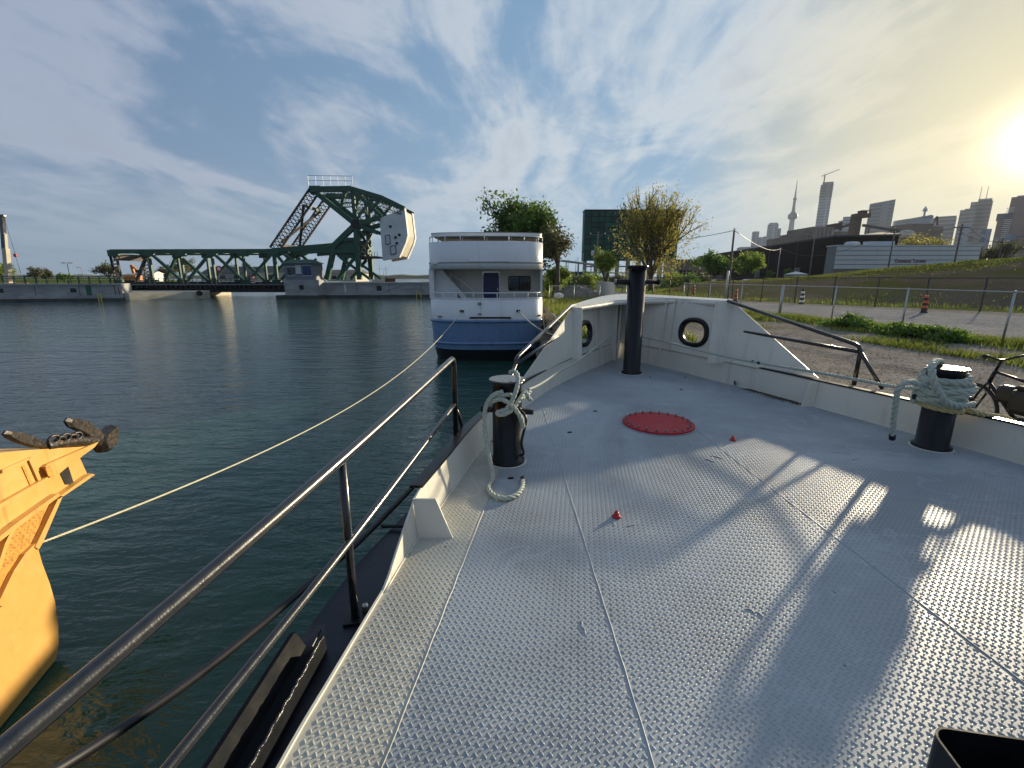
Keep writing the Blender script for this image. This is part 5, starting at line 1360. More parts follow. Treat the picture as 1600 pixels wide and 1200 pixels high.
tree('street_tree', gl(1161, 112), ht(1161, 393, 112), 2.0, 4000, 'leaf_fresh', 'spiky light green tree before the dark warehouse', 42, .24, .8, .3, 3, .12, tipspread=1.0, drift=True)
tree('street_tree', gl(1200, 150), ht(1200, 422, 150), .7, 1000, 'leaf_green', 'tiny dark green tree at the foot of the warehouse wall', 43, .25, .6, .4, 3, .26, tipspread=.85)
tree('street_tree', gl(1228, 152), ht(1228, 420, 152), .7, 1000, 'leaf_green', 'tiny dark green tree beside the small white tent', 44, .25, .6, .4, 3, .26, tipspread=.85)
for i, px in enumerate((1408, 1428, 1450)):
    tree('street_tree', gl(px, 205), ht(px, (368, 365, 372)[i], 205), 2.2, 3200, 'leaf_yellow', ('yellow-green tree behind the white shed, beside the leaning utility pole', 'tallest yellow-green tree rising over the white shed roof', 'low yellow-green tree over the east end of the white shed')[i], 50 + i, .42, .8, .3, 3, .12, tipspread=1.3)
tree('street_tree', gl(1545, 120), ht(1545, 376, 120), .9, 1800, 'leaf_olive', 'thin olive tree on the berm before the brick towers', 55, .22, .65, .4, 3, .25, tipspread=.8)
tree('street_tree', gl(1528, 128), ht(1528, 384, 128), .9, 1200, 'leaf_olive', 'thin olive tree at the end of the white shed', 56, .22, .65, .4, 3, .25, tipspread=.8)
BUSH_LABELS = ('bright green hedge bush beside the ship under the dense tree', 'dark green hedge bush below the blue shed', 'olive hedge bush below the thin masts', 'bright hedge bush beside the transformer pole', 'dark green hedge bush under the small conical tree', 'olive bush behind the pale board hoarding', 'broad bright green bush right of the yellow-green tree', 'dark green bush before the low brown hall', 'olive bush before the low hall next to the round street tree')
# bushes along the far lane, left of the post
for i, (px, py, Y, r_) in enumerate(((856, 422, 62, 2.4), (880, 426, 70, 2.2), (898, 427, 74, 2.0), (916, 425, 72, 2.2), (932, 427, 76, 2.0), (966, 428, 80, 2.2), (1050, 424, 84, 2.6), (1076, 426, 86, 2.4), (1092, 424, 90, 2.6))):
    h_ = ht(px, py, Y); bush((Q(px, 440, Y).x, Y, LAND), r_, h_, 1500, ('leaf_fresh', 'leaf_green', 'leaf_olive')[i % 3], BUSH_LABELS[i], 'bush', 'hedge bushes along the lane', 60 + i, .15)
# west bank trees behind the quay wall
for i, (px, py, Y, mt, lab) in enumerate(((8, 410, 96, 'leaf_fresh', 'sunlit yellow-green tree beside the mobile crane boom'), (62, 418, 150, 'leaf_olive', 'bare grey-green tree behind the west quay wall near the crane'), (78, 420, 155, 'leaf_olive', 'wide grey-green tree behind the west guard rail'), (100, 428, 120, 'leaf_fresh', 'low green tree behind the west guard rail by a lamp'), (172, 409, 150, 'leaf_olive', 'grey-green tree at the west end of the bridge'),
                                         (285, 402, 165, 'leaf_olive', 'grey-green tree seen through the bridge truss'), (262, 415, 160, 'leaf_olive', 'low grey-green tree seen through the bridge truss'), (380, 411, 190, 'leaf_olive', 'grey-green tree beside the beige sheds behind the bridge'))):
    q = Q(px, 440, Y); tree('bank_tree', (q.x, Y, LAND + .4), Q(px, py, Y).z - LAND - .4, 2.0, 2200, mt, lab, 80 + i, .24 if Y > 110 else .2, .85, .3, 3, .12, tipspread=1.1)

# ---------------------------------------------------------------- bank stones and mound
def stone(loc, r_, label, seed, group=None, mat='rock'):
    bm = bmesh.new(); bmesh.ops.create_icosphere(bm, subdivisions=2, radius=1.0); rr = random.Random(seed); sx_, sy_, sz_ = rr.uniform(.8, 1.3), rr.uniform(.7, 1.1), rr.uniform(.55, .8)
    for v in bm.verts:
        d = 1 + .28 * _mn.noise(v.co * 1.3 + Vector((seed, 0, 0))) ; v.co = Vector((round(v.co.x * d * 3) / 3 * .5 + v.co.x * d * .5, v.co.y * d, v.co.z * d))
        v.co = Vector((v.co.x * sx_ * r_, v.co.y * sy_ * r_, v.co.z * sz_ * r_))
    me = bpy.data.meshes.new('bank_stone'); bm.to_mesh(me); bm.free(); me.materials.append(MATS[mat]); o = bpy.data.objects.new('bank_stone', me); COL.objects.link(o); o.location = loc; o.rotation_euler = (0, 0, rr.random() * 6)
    return tag(o, label, 'stone', group)
rnd = random.Random(14)
for i in range(26):
    y = 12.2 + i * .62; x = (2.2 if y > 16 else 2.2 + (16 - y) * .12) - rnd.uniform(.0, .75); z = 2.0 - (2.3 - x) * 1.5 + rnd.uniform(-.5, .2)
    stone((x, y, max(.1, z)), rnd.uniform(.28, .55), 'brown riprap stone on the bank between tug bow and ship', 100 + i, 'riprap stones on the bank')
b = MB(); q = P(903, 466, LAND); rr = random.Random(1); rings = []
for k, (rad, z) in enumerate(((2.1, 0), (1.7, .35), (1.2, .75), (.7, 1.05), (.3, 1.25))):
    rings.append([Vector((q.x + rad * math.cos(2 * math.pi * i / 22) * 1.25 * rr.uniform(.9, 1.1), q.y + rad * math.sin(2 * math.pi * i / 22) * rr.uniform(.9, 1.1), LAND - .02 + z * rr.uniform(.9, 1.08))) for i in range(22)])
b.loft(rings); tag(b.build('soil_mound', 'mound_soil', None), 'dark heap of soil on the bank behind the bow', 'mound')
stone((Q(873, 458, 41).x, 41, LAND + .35), .5, 'white bulk bag slumped beside the dark soil heap', 300, None, 'shed_white')
for i, (dx, dy) in enumerate(((1.2, -1.6), (1.9, -1.3), (2.4, -.6))): stone((q.x + dx, q.y + dy, LAND + .1), .25, 'small pale stone at the foot of the soil heap', 310 + i, 'stones round the soil heap')
# ================================================================== fences, poles, street things
def mesh_mat(name, col, cell, wire):
    """chain-link fabric: wires too thin to model at this distance, open between them"""
    m = bpy.data.materials.new(name); m.use_nodes = True; t = m.node_tree; t.nodes.clear(); k = NT(t)
    tcn = k.n('ShaderNodeTexCoord'); sp = k.n('ShaderNodeSeparateXYZ', ins={0: tcn.outputs['Object']})
    h = k.math('ADD', k.math('MULTIPLY', sp.outputs[0], .8), k.math('MULTIPLY', sp.outputs[1], 1.0))
    a = k.math('FRACT', k.math('DIVIDE', k.math('ADD', h, sp.outputs[2]), cell)); c = k.math('FRACT', k.math('DIVIDE', k.math('SUBTRACT', h, sp.outputs[2]), cell))
    f = k.math('MAXIMUM', k.math('LESS_THAN', a, wire), k.math('LESS_THAN', c, wire))
    p = k.n('ShaderNodeBsdfPrincipled', ins={'Base Color': (*col, 1), 'Roughness': .5, 'Metallic': .4}); tr = k.n('ShaderNodeBsdfTransparent')
    mx = k.n('ShaderNodeMixShader', ins={0: f, 1: tr.outputs[0], 2: p.outputs[0]}); k.n('ShaderNodeOutputMaterial', ins={0: mx.outputs[0]}); MATS[name] = m
mesh_mat('chain_galv', (.35, .36, .36), .07, .045); mesh_mat('chain_black', (.02, .02, .02), .08, .06)
def fence(pts, h, post_r, mat, mmat, label, spacing, rails=(1.0,), thick=()):
    pts = [Vector((x, y, LAND)) for x, y in pts]; mid = pts[len(pts) // 2]; f = thing('wire_fence', tuple(mid), label, 'fence')
    L_ = [0]; 
    for a, c in zip(pts, pts[1:]): L_.append(L_[-1] + (c - a).length)
    n = int(L_[-1] / spacing); at_ = []
    for i in range(n + 1):
        d = L_[-1] * i / n; j = max(k for k in range(len(L_) - 1) if L_[k] <= d + 1e-6); at_.append(pts[j].lerp(pts[j + 1], (d - L_[j]) / (L_[j + 1] - L_[j])))
    rr = random.Random(3)
    for i, q in enumerate(at_):
        r_ = post_r * (2.2 if i in thick else 1); tilt = Vector((rr.gauss(0, .012), rr.gauss(0, .012), 1)) * (h + .04)
        MB().tube([q - Vector((0, 0, .05)), q + tilt], r_, 8).build('fence_post', mat, f)
    for z in rails:
        MB().tube([q + Vector((0, 0, h * z + rr.gauss(0, .006))) for q in at_], post_r * .62, 6).build('fence_rail', mat, f)
    b = MB(); b.loft([[q + Vector((0, .012, .03)) for q in at_], [q + Vector((0, .012, h * .98)) for q in at_]], closed=False, caps=False); b.build('chain_link_mesh', mmat, f, fix=False)
    return f
fence([(16.2, 4.5), (15.0, 14.0), (13.67, 22.56), (12.1, 33)], 1.56, .030, 'galv', 'chain_galv', 'galvanised chain-link fence along the grass verge by the gravel road', 3.05, (1.0,), (6,))
fence([(36, 14.5), (28.4, 25.7), (18.94, 39.5), (14.5, 50), (12.5, 62)], 1.95, .042, 'fence_black', 'chain_black', 'black wire fence running along the foot of the earth berm', 2.5, (.985,))
fence([(2.9, 36.5), (8.6, 35.5)], 1.3, .022, 'galv', 'chain_galv', 'short thin wire fence beside the soil heap on the bank', 1.9, (1.0,))
# gate post pair in the galvanised fence
for x_, y_, h_, r_, lab in ((12.45, 27.3, 2.3, .06, 'tall galvanised gate post beside the gravel road'), (8.9, 41, 1.7, .07, 'galvanised post at the end of the pale board hoarding')):
    o = MB().lathe([(r_, -.05), (r_, h_), (r_ * .5, h_ + .04)], (x_, y_, LAND), 10).build('gate_post', 'galv', None); tag(o, lab, 'post')
# pale hoarding of upright boards
ha, hb2 = P(943, 458, LAND), P(967, 463, LAND)
ho = thing('board_hoarding', tuple((ha + hb2) / 2), 'hoarding of pale upright boards left of the bow post', 'fence')
ha, hb2 = Vector((9.5, 52, LAND)), Vector((8.3, 38.5, LAND))
ho.location = (ha + hb2) / 2; ROOT[ho] = Vector((ha + hb2) / 2)
for i in range(17):
    q = ha.lerp(hb2, i / 16); MB().obox(q + Vector((0, 0, .75)), .06, .62, 1.5 + .08 * math.sin(i * 2.1), R(5)).build('board', 'shed_white', ho)
for z in (.4, 1.2): MB().beam(ha + Vector((.06, 0, z)), hb2 + Vector((.06, 0, z)), .05, .08).build('board_rail', 'pole_wood', ho)

def utility_pole(px, top, Y, label, arm=0.0, trans=False, r_=.13, base_z=LAND, lean=0.0, mat='pole_wood'):
    q = Q(px, 440, Y); h_ = Q(px, top, Y).z - base_z; f = thing('utility_pole', (q.x, Y, base_z), label, 'pole')
    MB().tube([(q.x, Y, base_z - .1), (q.x + lean * h_ * .5, Y, base_z + h_ * .5), (q.x + lean * h_, Y, base_z + h_)], r_, 10, r2=r_ * .7).build('pole', mat, f)
    t_ = Vector((q.x + lean * h_, Y, base_z + h_))
    if arm: MB().beam(t_ + Vector((-arm, 0, -.45)), t_ + Vector((arm, 0, -.45)), .10, .12).build('cross_arm', mat, f)
    for dx in ((-arm, arm) if arm else (0,)): MB().lathe([(.06, 0), (.09, .08), (.05, .2)], t_ + Vector((dx * .95, 0, -.38 if arm else 0)), 8).build('insulator', 'white_reflect', f)
    if trans:
        for dx in (-.75, 0.0, .75): MB().lathe([(.26, 0), (.28, .05), (.28, .8), (.2, .88)], t_ + Vector((dx, -.25, -h_ * .42)), 14).build('transformer', 'shed_white', f)
        MB().beam(t_ + Vector((-1.0, -.2, -h_ * .43)), t_ + Vector((1.0, -.2, -h_ * .43)), .12, .12).build('transformer_arm', mat, f)
    return t_
t1 = utility_pole(1139, 360, 41, 'wooden utility pole by the fences left of the warehouse', 0, False, .11)
t2 = utility_pole(931, 362, 82, 'utility pole carrying transformers before the green netted building', 1.3, True, .15)
t3 = utility_pole(1384, 357, 82, 'leaning utility pole before the white shed sign', 0, False, .14, LAND)
t4 = utility_pole(1485, 350, 66, 'utility pole with cross arm on the berm before the twin-mast tower', 1.1, False, .13, LAND)
t5 = utility_pole(1213, 388, 140, 'pale thin pole against the dark warehouse wall', 0, False, .16, LAND, 0, 'pole_grey')
t6 = utility_pole(873, 352, 47, 'thin dark utility pole beside the slender tree', 0, False, .10)
t7 = utility_pole(1552, 373, 70, 'utility pole at the frame of brick towers on the berm', .9, False, .13, LAND)
t8 = utility_pole(1066, 405, 90, 'short utility pole behind the yellow-green tree', .7, False, .13)
for i, (px, tp, Y) in enumerate(((887, 406, 120), (902, 402, 118), (910, 398, 125), (899, 405, 122))):
    utility_pole(px, tp, Y, ('thin mast standing left of the open canopy', 'tall thin mast behind the blue shed', 'thin mast beside the legs of the netted building', 'slim mast between the canopy posts')[i], 0, False, .09, LAND, 0, 'pole_grey')
def wire(a, c, sag, label, r_=.02):
    a, c = Vector(a), Vector(c); p = [a.lerp(c, i / 24) - Vector((0, 0, 4 * sag * i / 24 * (1 - i / 24))) for i in range(25)]
    tag(MB().tube(p, r_, 5).build('overhead_wire', 'wire', None), label, 'wire')
wire(t2, t1, 1.2, 'overhead wire from transformer pole to wooden pole', .025); wire(t1, t5, 1.0, 'overhead wire from wooden pole to pale thin pole', .025)
wire(t5, t3, 3.2, 'overhead wire across the dark warehouse to the leaning pole', .035)
wire(t3, t4 + Vector((-1, 0, -.4)), .8, 'overhead wire between the leaning pole and cross-arm pole', .02)
wire(t4 + Vector((-1, 0, -.3)), t7 + Vector((-.9, 0, -.3)), .7, 'upper overhead wire between the two berm poles', .022); wire(t4 + Vector((1, 0, -.3)), t7 + Vector((.9, 0, -.3)), .9, 'lower overhead wire between the two berm poles', .022)
wire(t7, Vector((95, 50, 16)), .8, 'overhead wire leading off from the last berm pole', .022)
def street_lamp(px, top, Y, label, arm=-1.6, twin=False, base_z=LAND, r_=.10):
    q = Q(px, 440, Y); h_ = Q(px, top, Y).z - base_z; f = thing('street_lamp', (q.x, Y, base_z), label, 'lamp')
    MB().tube([(q.x, Y, base_z - .1), (q.x, Y, base_z + h_ * .9), (q.x + arm * .15, Y, base_z + h_ * .96), (q.x + arm * .5, Y, base_z + h_)] if not twin else [(q.x, Y, base_z - .1), (q.x, Y, base_z + h_)], r_, 8, r2=r_ * .6).build('lamp_post', 'pole_grey' if not twin else 'fence_black', f)
    for s_ in ((1,) if not twin else (-1, 1)):
        x = q.x + (arm * .75 if not twin else s_ * .75); MB().obox((x, Y, base_z + h_ + .02), abs(arm) * .5 if not twin else 1.0, .3, .16, 0, .04).build('lamp_head', 'pole_grey' if not twin else 'fence_black', f)
street_lamp(1263, 366, 105, 'grey street lamp with curved arm before the dark warehouse', -2.4)
street_lamp(111, 411, 110, 'twin-head lamp post behind the west guard rail', 0, True, LAND + .4); street_lamp(132, 418, 150, 'small lamp post behind the west guard rail near the bridge', -1.6, False, LAND + .4)
# traffic markers
def marker(loc, label, c1, c2, h_=1.15, w=.32):
    f = thing('traffic_marker', tuple(loc), label, 'traffic marker'); x, y, z = loc
    MB().lathe([(w * .62, 0), (w * .6, .06), (w * .3, .12)], loc, 12).build('base', 'rubber', f); n = 6
    for i in range(n): MB().lathe([(w * .5 - .01 * i, .12 + (h_ - .12) * i / n), (w * .5 - .01 * (i + 1), .12 + (h_ - .12) * (i + 1) / n - .004)], loc, 14).build('band', c1 if i % 2 else c2, f)
    MB().tube([(x, y, z + h_ - .02), (x, y, z + h_ + .08)], .03, 8).build('handle', 'rubber', f)
marker(P(1443, 489, LAND), 'orange and black striped marker by the black fence below the berm', 'orange_plastic', 'rubber', .98, .30)
marker(P(1149, 472, LAND), 'orange striped marker beside the wooden utility pole', 'orange_plastic', 'sign_red', 1.0, .30)
marker(P(1252, 475, LAND), 'black and white striped marker beside the thick fence post', 'rubber', 'white_reflect', 1.1, .32)
marker(P(1083, 462, LAND), 'faded orange marker beyond the black fence near the hedge', 'orange_plastic', 'debris', 1.1, .32)
def car(px, Y, label, paint, rz=0.0, L_=4.4):
    q = Q(px, 440, Y); f = thing('parked_car', (0, 0, 0), label, 'car')
    prof = [(-2.2, .35), (-2.2, .85), (-1.95, .95), (-1.35, 1.0), (-.75, 1.45), (.75, 1.48), (1.45, 1.02), (2.1, .95), (2.2, .8), (2.2, .35)]
    MB().prism([(x, -.85, z) for x, z in prof], (0, 1.7, 0)).build('body', paint, f)
    for s_ in (-1, 1):
        MB().prism([(-1.15, s_ * .86, 1.02), (-.70, s_ * .86, 1.38), (.68, s_ * .86, 1.40), (1.2, s_ * .86, 1.04)], (0, s_ * .006, 0)).build('side_window', 'window_glass', f)
        for x in (-1.35, 1.35): 
            w_ = MB().lathe([(.33, -.1), (.33, .1)], (x, s_ * .80, .33), 16, 'Y').build('wheel', 'rubber', f); MB().lathe([(.19, -.11), (.19, .11)], (x, s_ * .80, .33), 12, 'Y').build('rim', 'galv', w_)
    f.location = (q.x, Y, LAND); f.rotation_euler = (0, 0, rz); return f
car(1122, 92, 'silver car parked under the round green tree', 'car_silver', .1); car(1170, 104, 'white car parked below the spiky light green tree', 'car_white', .2); car(1048, 88, 'white car parked behind the yellow-green tree', 'car_white', -.2)
f = car(1140, 98, 'red car parked between the two warehouse trees', 'sign_red', .1)
tq = Q(1243, 434, 132); tn = thing('tent', (tq.x, 132, LAND), 'small white marquee tent at the foot of the dark warehouse', 'tent')
b = MB(); z0 = LAND; zt = Q(1243, 424, 132).z; ze = zt - .8; w = 1.9
b.add([(tq.x - w, 129.5, ze), (tq.x + w, 129.5, ze), (tq.x + w, 134.5, ze), (tq.x - w, 134.5, ze), (tq.x, 132, zt)], [(0, 1, 4), (1, 2, 4), (2, 3, 4), (3, 0, 4), (3, 2, 1, 0)]); b.build('canopy', 'shed_white', tn)
for sx_ in (-1, 1):
    for yy in (129.6, 134.4): MB().tube([(tq.x + sx_ * w * .97, yy, z0), (tq.x + sx_ * w * .97, yy, ze)], .06, 6).build('tent_pole', 'galv', tn)
MB().box((tq.x - w * .95, 134.3, z0), (tq.x + w * .95, 134.4, ze)).build('tent_wall', 'shed_white', tn); MB().box((tq.x - w * .95, 129.7, z0), (tq.x + w * .95, 129.8, ze)).build('tent_wall', 'roof_grey', tn)

# ---------------------------------------------------------------- bicycle on the quay beyond the starboard bollard
bk = thing('bicycle', (5.95, 5.0, LAND), 'black bicycle with a bag standing on the gravel beside the tug', 'bicycle')
X = 5.95; zb = LAND; yf, yr = 5.75, 4.68; rw = .33
for yy in (yf, yr):
    tp = [(X, yy + rw * math.cos(2 * math.pi * k / 32), zb + rw + rw * math.sin(2 * math.pi * k / 32)) for k in range(33)]
    w_ = MB().tube(tp, .02, 8, caps=False).build('wheel', 'rubber', bk)
    MB().tube([(X, yy + .30 * math.cos(2 * math.pi * k / 24), zb + rw + .30 * math.sin(2 * math.pi * k / 24)) for k in range(25)], .010, 6, caps=False).build('rim', 'galv', w_)
    sp_ = MB()
    for k in range(14): a = 2 * math.pi * k / 14; sp_.tube([(X, yy, zb + rw), (X, yy + .30 * math.cos(a), zb + rw + .30 * math.sin(a))], .0025, 4)
    sp_.build('spokes', 'galv', w_); MB().lathe([(.03, -.05), (.03, .05)], (X, yy, zb + rw), 10, 'X').build('hub', 'steel', w_)
bb_, head_t, head_b, seat = Vector((X, 5.14, zb + .28)), Vector((X, 5.56, zb + .86)), Vector((X, 5.60, zb + .72)), Vector((X, 4.98, zb + .78))
fr = MB(); fr.tube([bb_, head_b], .022, 8); fr.tube([bb_, seat], .018, 8); fr.tube([seat, head_t], .018, 8); fr.tube([head_t, head_b], .022, 8)
for s_ in (-1, 1): fr.tube([bb_, (X + s_ * .05, yr, zb + rw)], .011, 6); fr.tube([seat, (X + s_ * .05, yr, zb + rw)], .010, 6)
fr.build('frame', 'black_paint', bk)
fk = MB(); 
for s_ in (-1, 1): fk.tube(smooth_path([head_b, (X + s_ * .05, 5.63, zb + .62), (X + s_ * .05, yf, zb + rw)], 4), .013, 6)
fk.build('fork', 'black_paint', bk)
MB().tube([head_t, (X, 5.52, zb + 1.0)], .015, 8).build('stem', 'black_paint', bk)
hb3 = MB().tube(smooth_path([(X - .32, 5.42, zb + 1.06), (X - .2, 5.48, zb + 1.06), (X, 5.52, zb + 1.01), (X + .2, 5.48, zb + 1.07), (X + .34, 5.42, zb + 1.09)], 5), .013, 8).build('handlebar', 'black_paint', bk)
for s_ in (-1, 1): MB().tube([(X + s_ * .22, 5.47, zb + 1.065), (X + s_ * .34, 5.41, zb + 1.08)], .019, 8).build('grip', 'rubber', hb3); MB().tube([(X + s_ * .16, 5.50, zb + 1.04), (X + s_ * .30, 5.54, zb + 1.03)], .007, 6).build('brake_lever', 'steel', hb3)
MB().tube([seat, (X, 4.95, zb + .93)], .013, 8).build('seat_post', 'steel', bk)
b = MB(); rings = []
for yy, w_, z_ in ((5.12, .018, .955), (5.05, .03, .965), (4.95, .065, .965), (4.86, .085, .975), (4.82, .06, .98)): rings.append([Vector((X + w_ * math.cos(a), yy, zb + z_ + .022 * math.sin(a) * (1 if math.sin(a) > 0 else 1.4))) for a in [2 * math.pi * k / 10 for k in range(10)]])
b.loft(rings, smooth=True); b.build('saddle', 'rubber', bk)
for s_ in (-1, 1): MB().tube([bb_, bb_ + Vector((s_ * .09, 0, 0)), bb_ + Vector((s_ * .09, s_ * .10, -s_ * .13))], .011, 6).build('crank', 'steel', bk); MB().obox(bb_ + Vector((s_ * .14, s_ * .10, -s_ * .13)), .09, .07, .02, 0, .005).build('pedal', 'rubber', bk)
bg_ = MB().obox((X - .02, 5.08, zb + .58), .20, .34, .30, R(6), .06).build('pannier_bag', 'black_tape', bk); MB().obox((X - .02, 5.08, zb + .745), .16, .26, .05, R(6), .02).build('bag_flap', 'rubber', bg_)
MB().obox((X, 5.36, zb + .62), .13, .20, .22, 0, .05).build('frame_bag', 'black_tape', bk)

# ---------------------------------------------------------------- west bank bits
q = Q(10, 440, 88); cr_ = thing('mobile_crane', (q.x, 88, LAND + .4), 'mobile crane boom with black tip and cream lower section behind quay wall', 'crane')
def cq(px, py): return Q(px, py, 88)
MB().beam(cq(14, 442), cq(9, 388), .75, .75, (0, 1, 0)).build('boom_base', 'concrete_warm', cr_); MB().beam(cq(8.8, 389), cq(7, 365), .5, .5, (0, 1, 0)).build('boom_section', 'wall_beige', cr_); MB().beam(cq(6.9, 390), cq(3.4, 338), .55, .55, (0, 1, 0)).build('boom_tip', 'car_dark', cr_)
MB().obox(cq(4, 337), .9, .6, .4, 0, .08).build('boom_head', 'car_dark', cr_); MB().tube([cq(6, 339), cq(24, 398)], .03, 5).build('hoist_cable', 'wire', cr_); MB().tube([cq(24, 400), cq(33, 428)], .03, 5).build('hoist_cable', 'wire', cr_); MB().obox(cq(24, 399), .45, .4, .6, .3, .1).build('hook_block', 'red_paint', cr_)
MB().obox(cq(16, 444) + Vector((0, 0, -.6)), 5, 2.5, 1.6, 0, .2).build('carrier', 'excavator', cr_)
q = Q(390, 430, 178)
def shed(px0, px1, top, eave, Y, label, wall='wall_beige', roof='roof_dark', depth=14, base=LAND + .4):
    x0, x1 = Q(px0, 440, Y).x, Q(px1, 440, Y).x; zt, ze = Q(px0, top, Y).z, Q(px0, eave, Y).z; f = thing('shed', ((x0 + x1) / 2, Y, base), label, 'building')
    MB().box((x0, Y, base), (x1, Y + depth, ze)).build('wall', wall, f)
    MB().prism([(x0 - .3, Y - .3, ze), (x0 - .3, Y + depth / 2, zt), (x0 - .3, Y + depth + .3, ze)], (x1 - x0 + .6, 0, 0)).build('roof', roof, f)
    n = max(2, int((x1 - x0) / 5))
    for i in range(n):
        x = x0 + (x1 - x0) * (i + .35) / n; w_ = MB().box((x, Y - .04, base + (ze - base) * .25), (x + (x1 - x0) / n * .35, Y - .003, base + (ze - base) * .7)).build('window', 'window_glass', f)
        MB().box((x - .1, Y - .12, base + (ze - base) * .2), (x + (x1 - x0) / n * .35 + .1, Y - .045, base + (ze - base) * .25)).build('sill', 'shed_white', w_)
    return f
shed(316, 402, 416, 427, 180, 'long low shed with dark roof seen through the bridge truss', 'roof_grey'); shed(404, 468, 415, 425, 172, 'beige shed with dark roof behind the control cabin', 'wall_beige'); shed(512, 552, 421, 427, 165, 'low dark-roofed shed seen through the tower legs'); shed(532, 556, 421, 427, 150, 'small beige hut between the tower legs', 'wall_beige')
shed(212, 240, 424, 428, 130, 'white site cabin beside the west end of the bridge', 'shed_white', 'shed_white', 4)
q = Q(208, 430, 122); ex = thing('excavator', (q.x, 122, LAND + .4), 'orange excavator with raised arm behind the west end of the bridge', 'excavator')
MB().obox((q.x, 122, LAND + 1.6), 3, 2.4, 1.5, 0, .2).build('cab', 'excavator', ex); MB().obox((q.x, 122, LAND + .75), 3.4, 2.6, .8, 0, .3).build('track', 'rubber', ex)
MB().beam(Q(209, 427, 122), Q(205, 414, 122), .5, .5, (0, 1, 0)).build('boom', 'excavator', ex); MB().beam(Q(205, 414, 122), Q(215, 423, 122), .4, .4, (0, 1, 0)).build('stick', 'excavator', ex); MB().obox(Q(215, 424, 122), .9, .9, .8, .4, .15).build('bucket', 'iron', ex)
q = Q(342, 428, 98.3); sg = thing('road_sign', (q.x, 98.3, DZ), 'round red and white road sign on the bridge walkway', 'sign')
MB().tube([(q.x, 98.35, DZ - .03), (q.x, 98.35, Q(342, 419, 98.3).z)], .05, 6).build('sign_post', 'galv', sg); MB().lathe([(.62, 0), (.62, .05)], Q(342, 420, 98.25), 18, 'Y').build('sign_face', 'red_paint', sg); MB().lathe([(.34, -.01), (.34, 0.0)], Q(342, 420, 98.24), 18, 'Y').build('sign_centre', 'white_reflect', sg)
marker((Q(394, 430, 99.3).x, 99.3, DZ - .02), 'orange traffic barrel standing on the bridge deck', 'orange_plastic', 'white_reflect', 1.5, .8)
for i, (px, tp) in enumerate(((604, 415), (594, 412), (600, 422))):
    q = Q(px, 436, 130); sb = thing('sailboat_mast', (q.x, 130, LAND), ('bare sailboat mast standing right of the bridge tower', 'tall bare sailboat mast between tower legs and counterweight', 'short bare mast beside the laid-up sailboats')[i], 'mast')
    MB().tube([(q.x, 130, LAND), (q.x, 130, Q(px, tp, 130).z)], .10, 6, r2=.05).build('mast', 'pole_grey' if i else 'rust_steel', sb); MB().beam((q.x - .8, 130, LAND + 4), (q.x + .8, 130, LAND + 4), .06, .06).build('spreader', 'pole_grey', sb)
    MB().loft([[Vector((q.x - 2.4 + t * 4.8, 130 + s_ * math.sin(math.pi * t) * .9 * f_, LAND + z)) for t, s_ in [(i_ / 8, 1) for i_ in range(9)] + [(1 - i_ / 8, -1) for i_ in range(1, 8)]] for z, f_ in ((.1, .3), (.8, .8), (1.5, 1.0))]).build('hull', 'car_white' if i else 'rust_steel', sb)
# ================================================================== netted building, warehouse, shed, silo, skyline
NY = 135.0
n0, n1 = Q(913, 370, NY), Q(1060, 370, NY); zt, zb_ = Q(913, 329, NY).z, Q(913, 408, NY).z
nb_ = thing('netted_building', ((n0.x + n1.x) / 2, NY, LAND), 'tall block wrapped in dark green netting panels standing on thin columns', 'building')
MB().box((n0.x + .3, NY + .3, zb_ + .2), (n1.x - .3, NY + 4, zt - .2)).build('core', 'net_line', nb_)
nxp, nzp = 14, 9
for i in range(nxp):
    for j in range(nzp):
        xa = n0.x + (n1.x - n0.x) * i / nxp; xb = n0.x + (n1.x - n0.x) * (i + 1) / nxp; za = zb_ + (zt - zb_) * j / nzp; zc = zb_ + (zt - zb_) * (j + 1) / nzp
        dy = .05 * math.sin(i * 3.1 + j * 5.3)
        MB().box((xa + .10, NY + dy, za + .10), (xb - .10, NY + .25 + dy, zc - .10)).build('net_panel', 'net_green', nb_)
MB().box((n0.x - .1, NY - .1, zt), (n1.x + .1, NY + 4.2, zt + .3)).build('top_rail', 'net_line', nb_)
for s_ in (0, 1): MB().box((n0.x - .02 if s_ == 0 else n1.x - .28, NY + .5, zb_), (n0.x + .28 if s_ == 0 else n1.x + .02, NY + 4, zt)).build('side_net', 'net_green', nb_)
for i in range(9):
    for yy in (NY + 1, NY + 3.2): x = n0.x + .8 + (n1.x - n0.x - 1.6) * i / 8; MB().box((x - .3, yy, LAND), (x + .3, yy + .6, zb_ + .2)).build('column', 'roof_grey', nb_)
for z in (zb_ - 1.6, zb_ - 3.4): MB().box((n0.x + .5, NY + .9, z), (n1.x - .5, NY + 3.8, z + .35)).build('floor_slab', 'roof_grey', nb_)
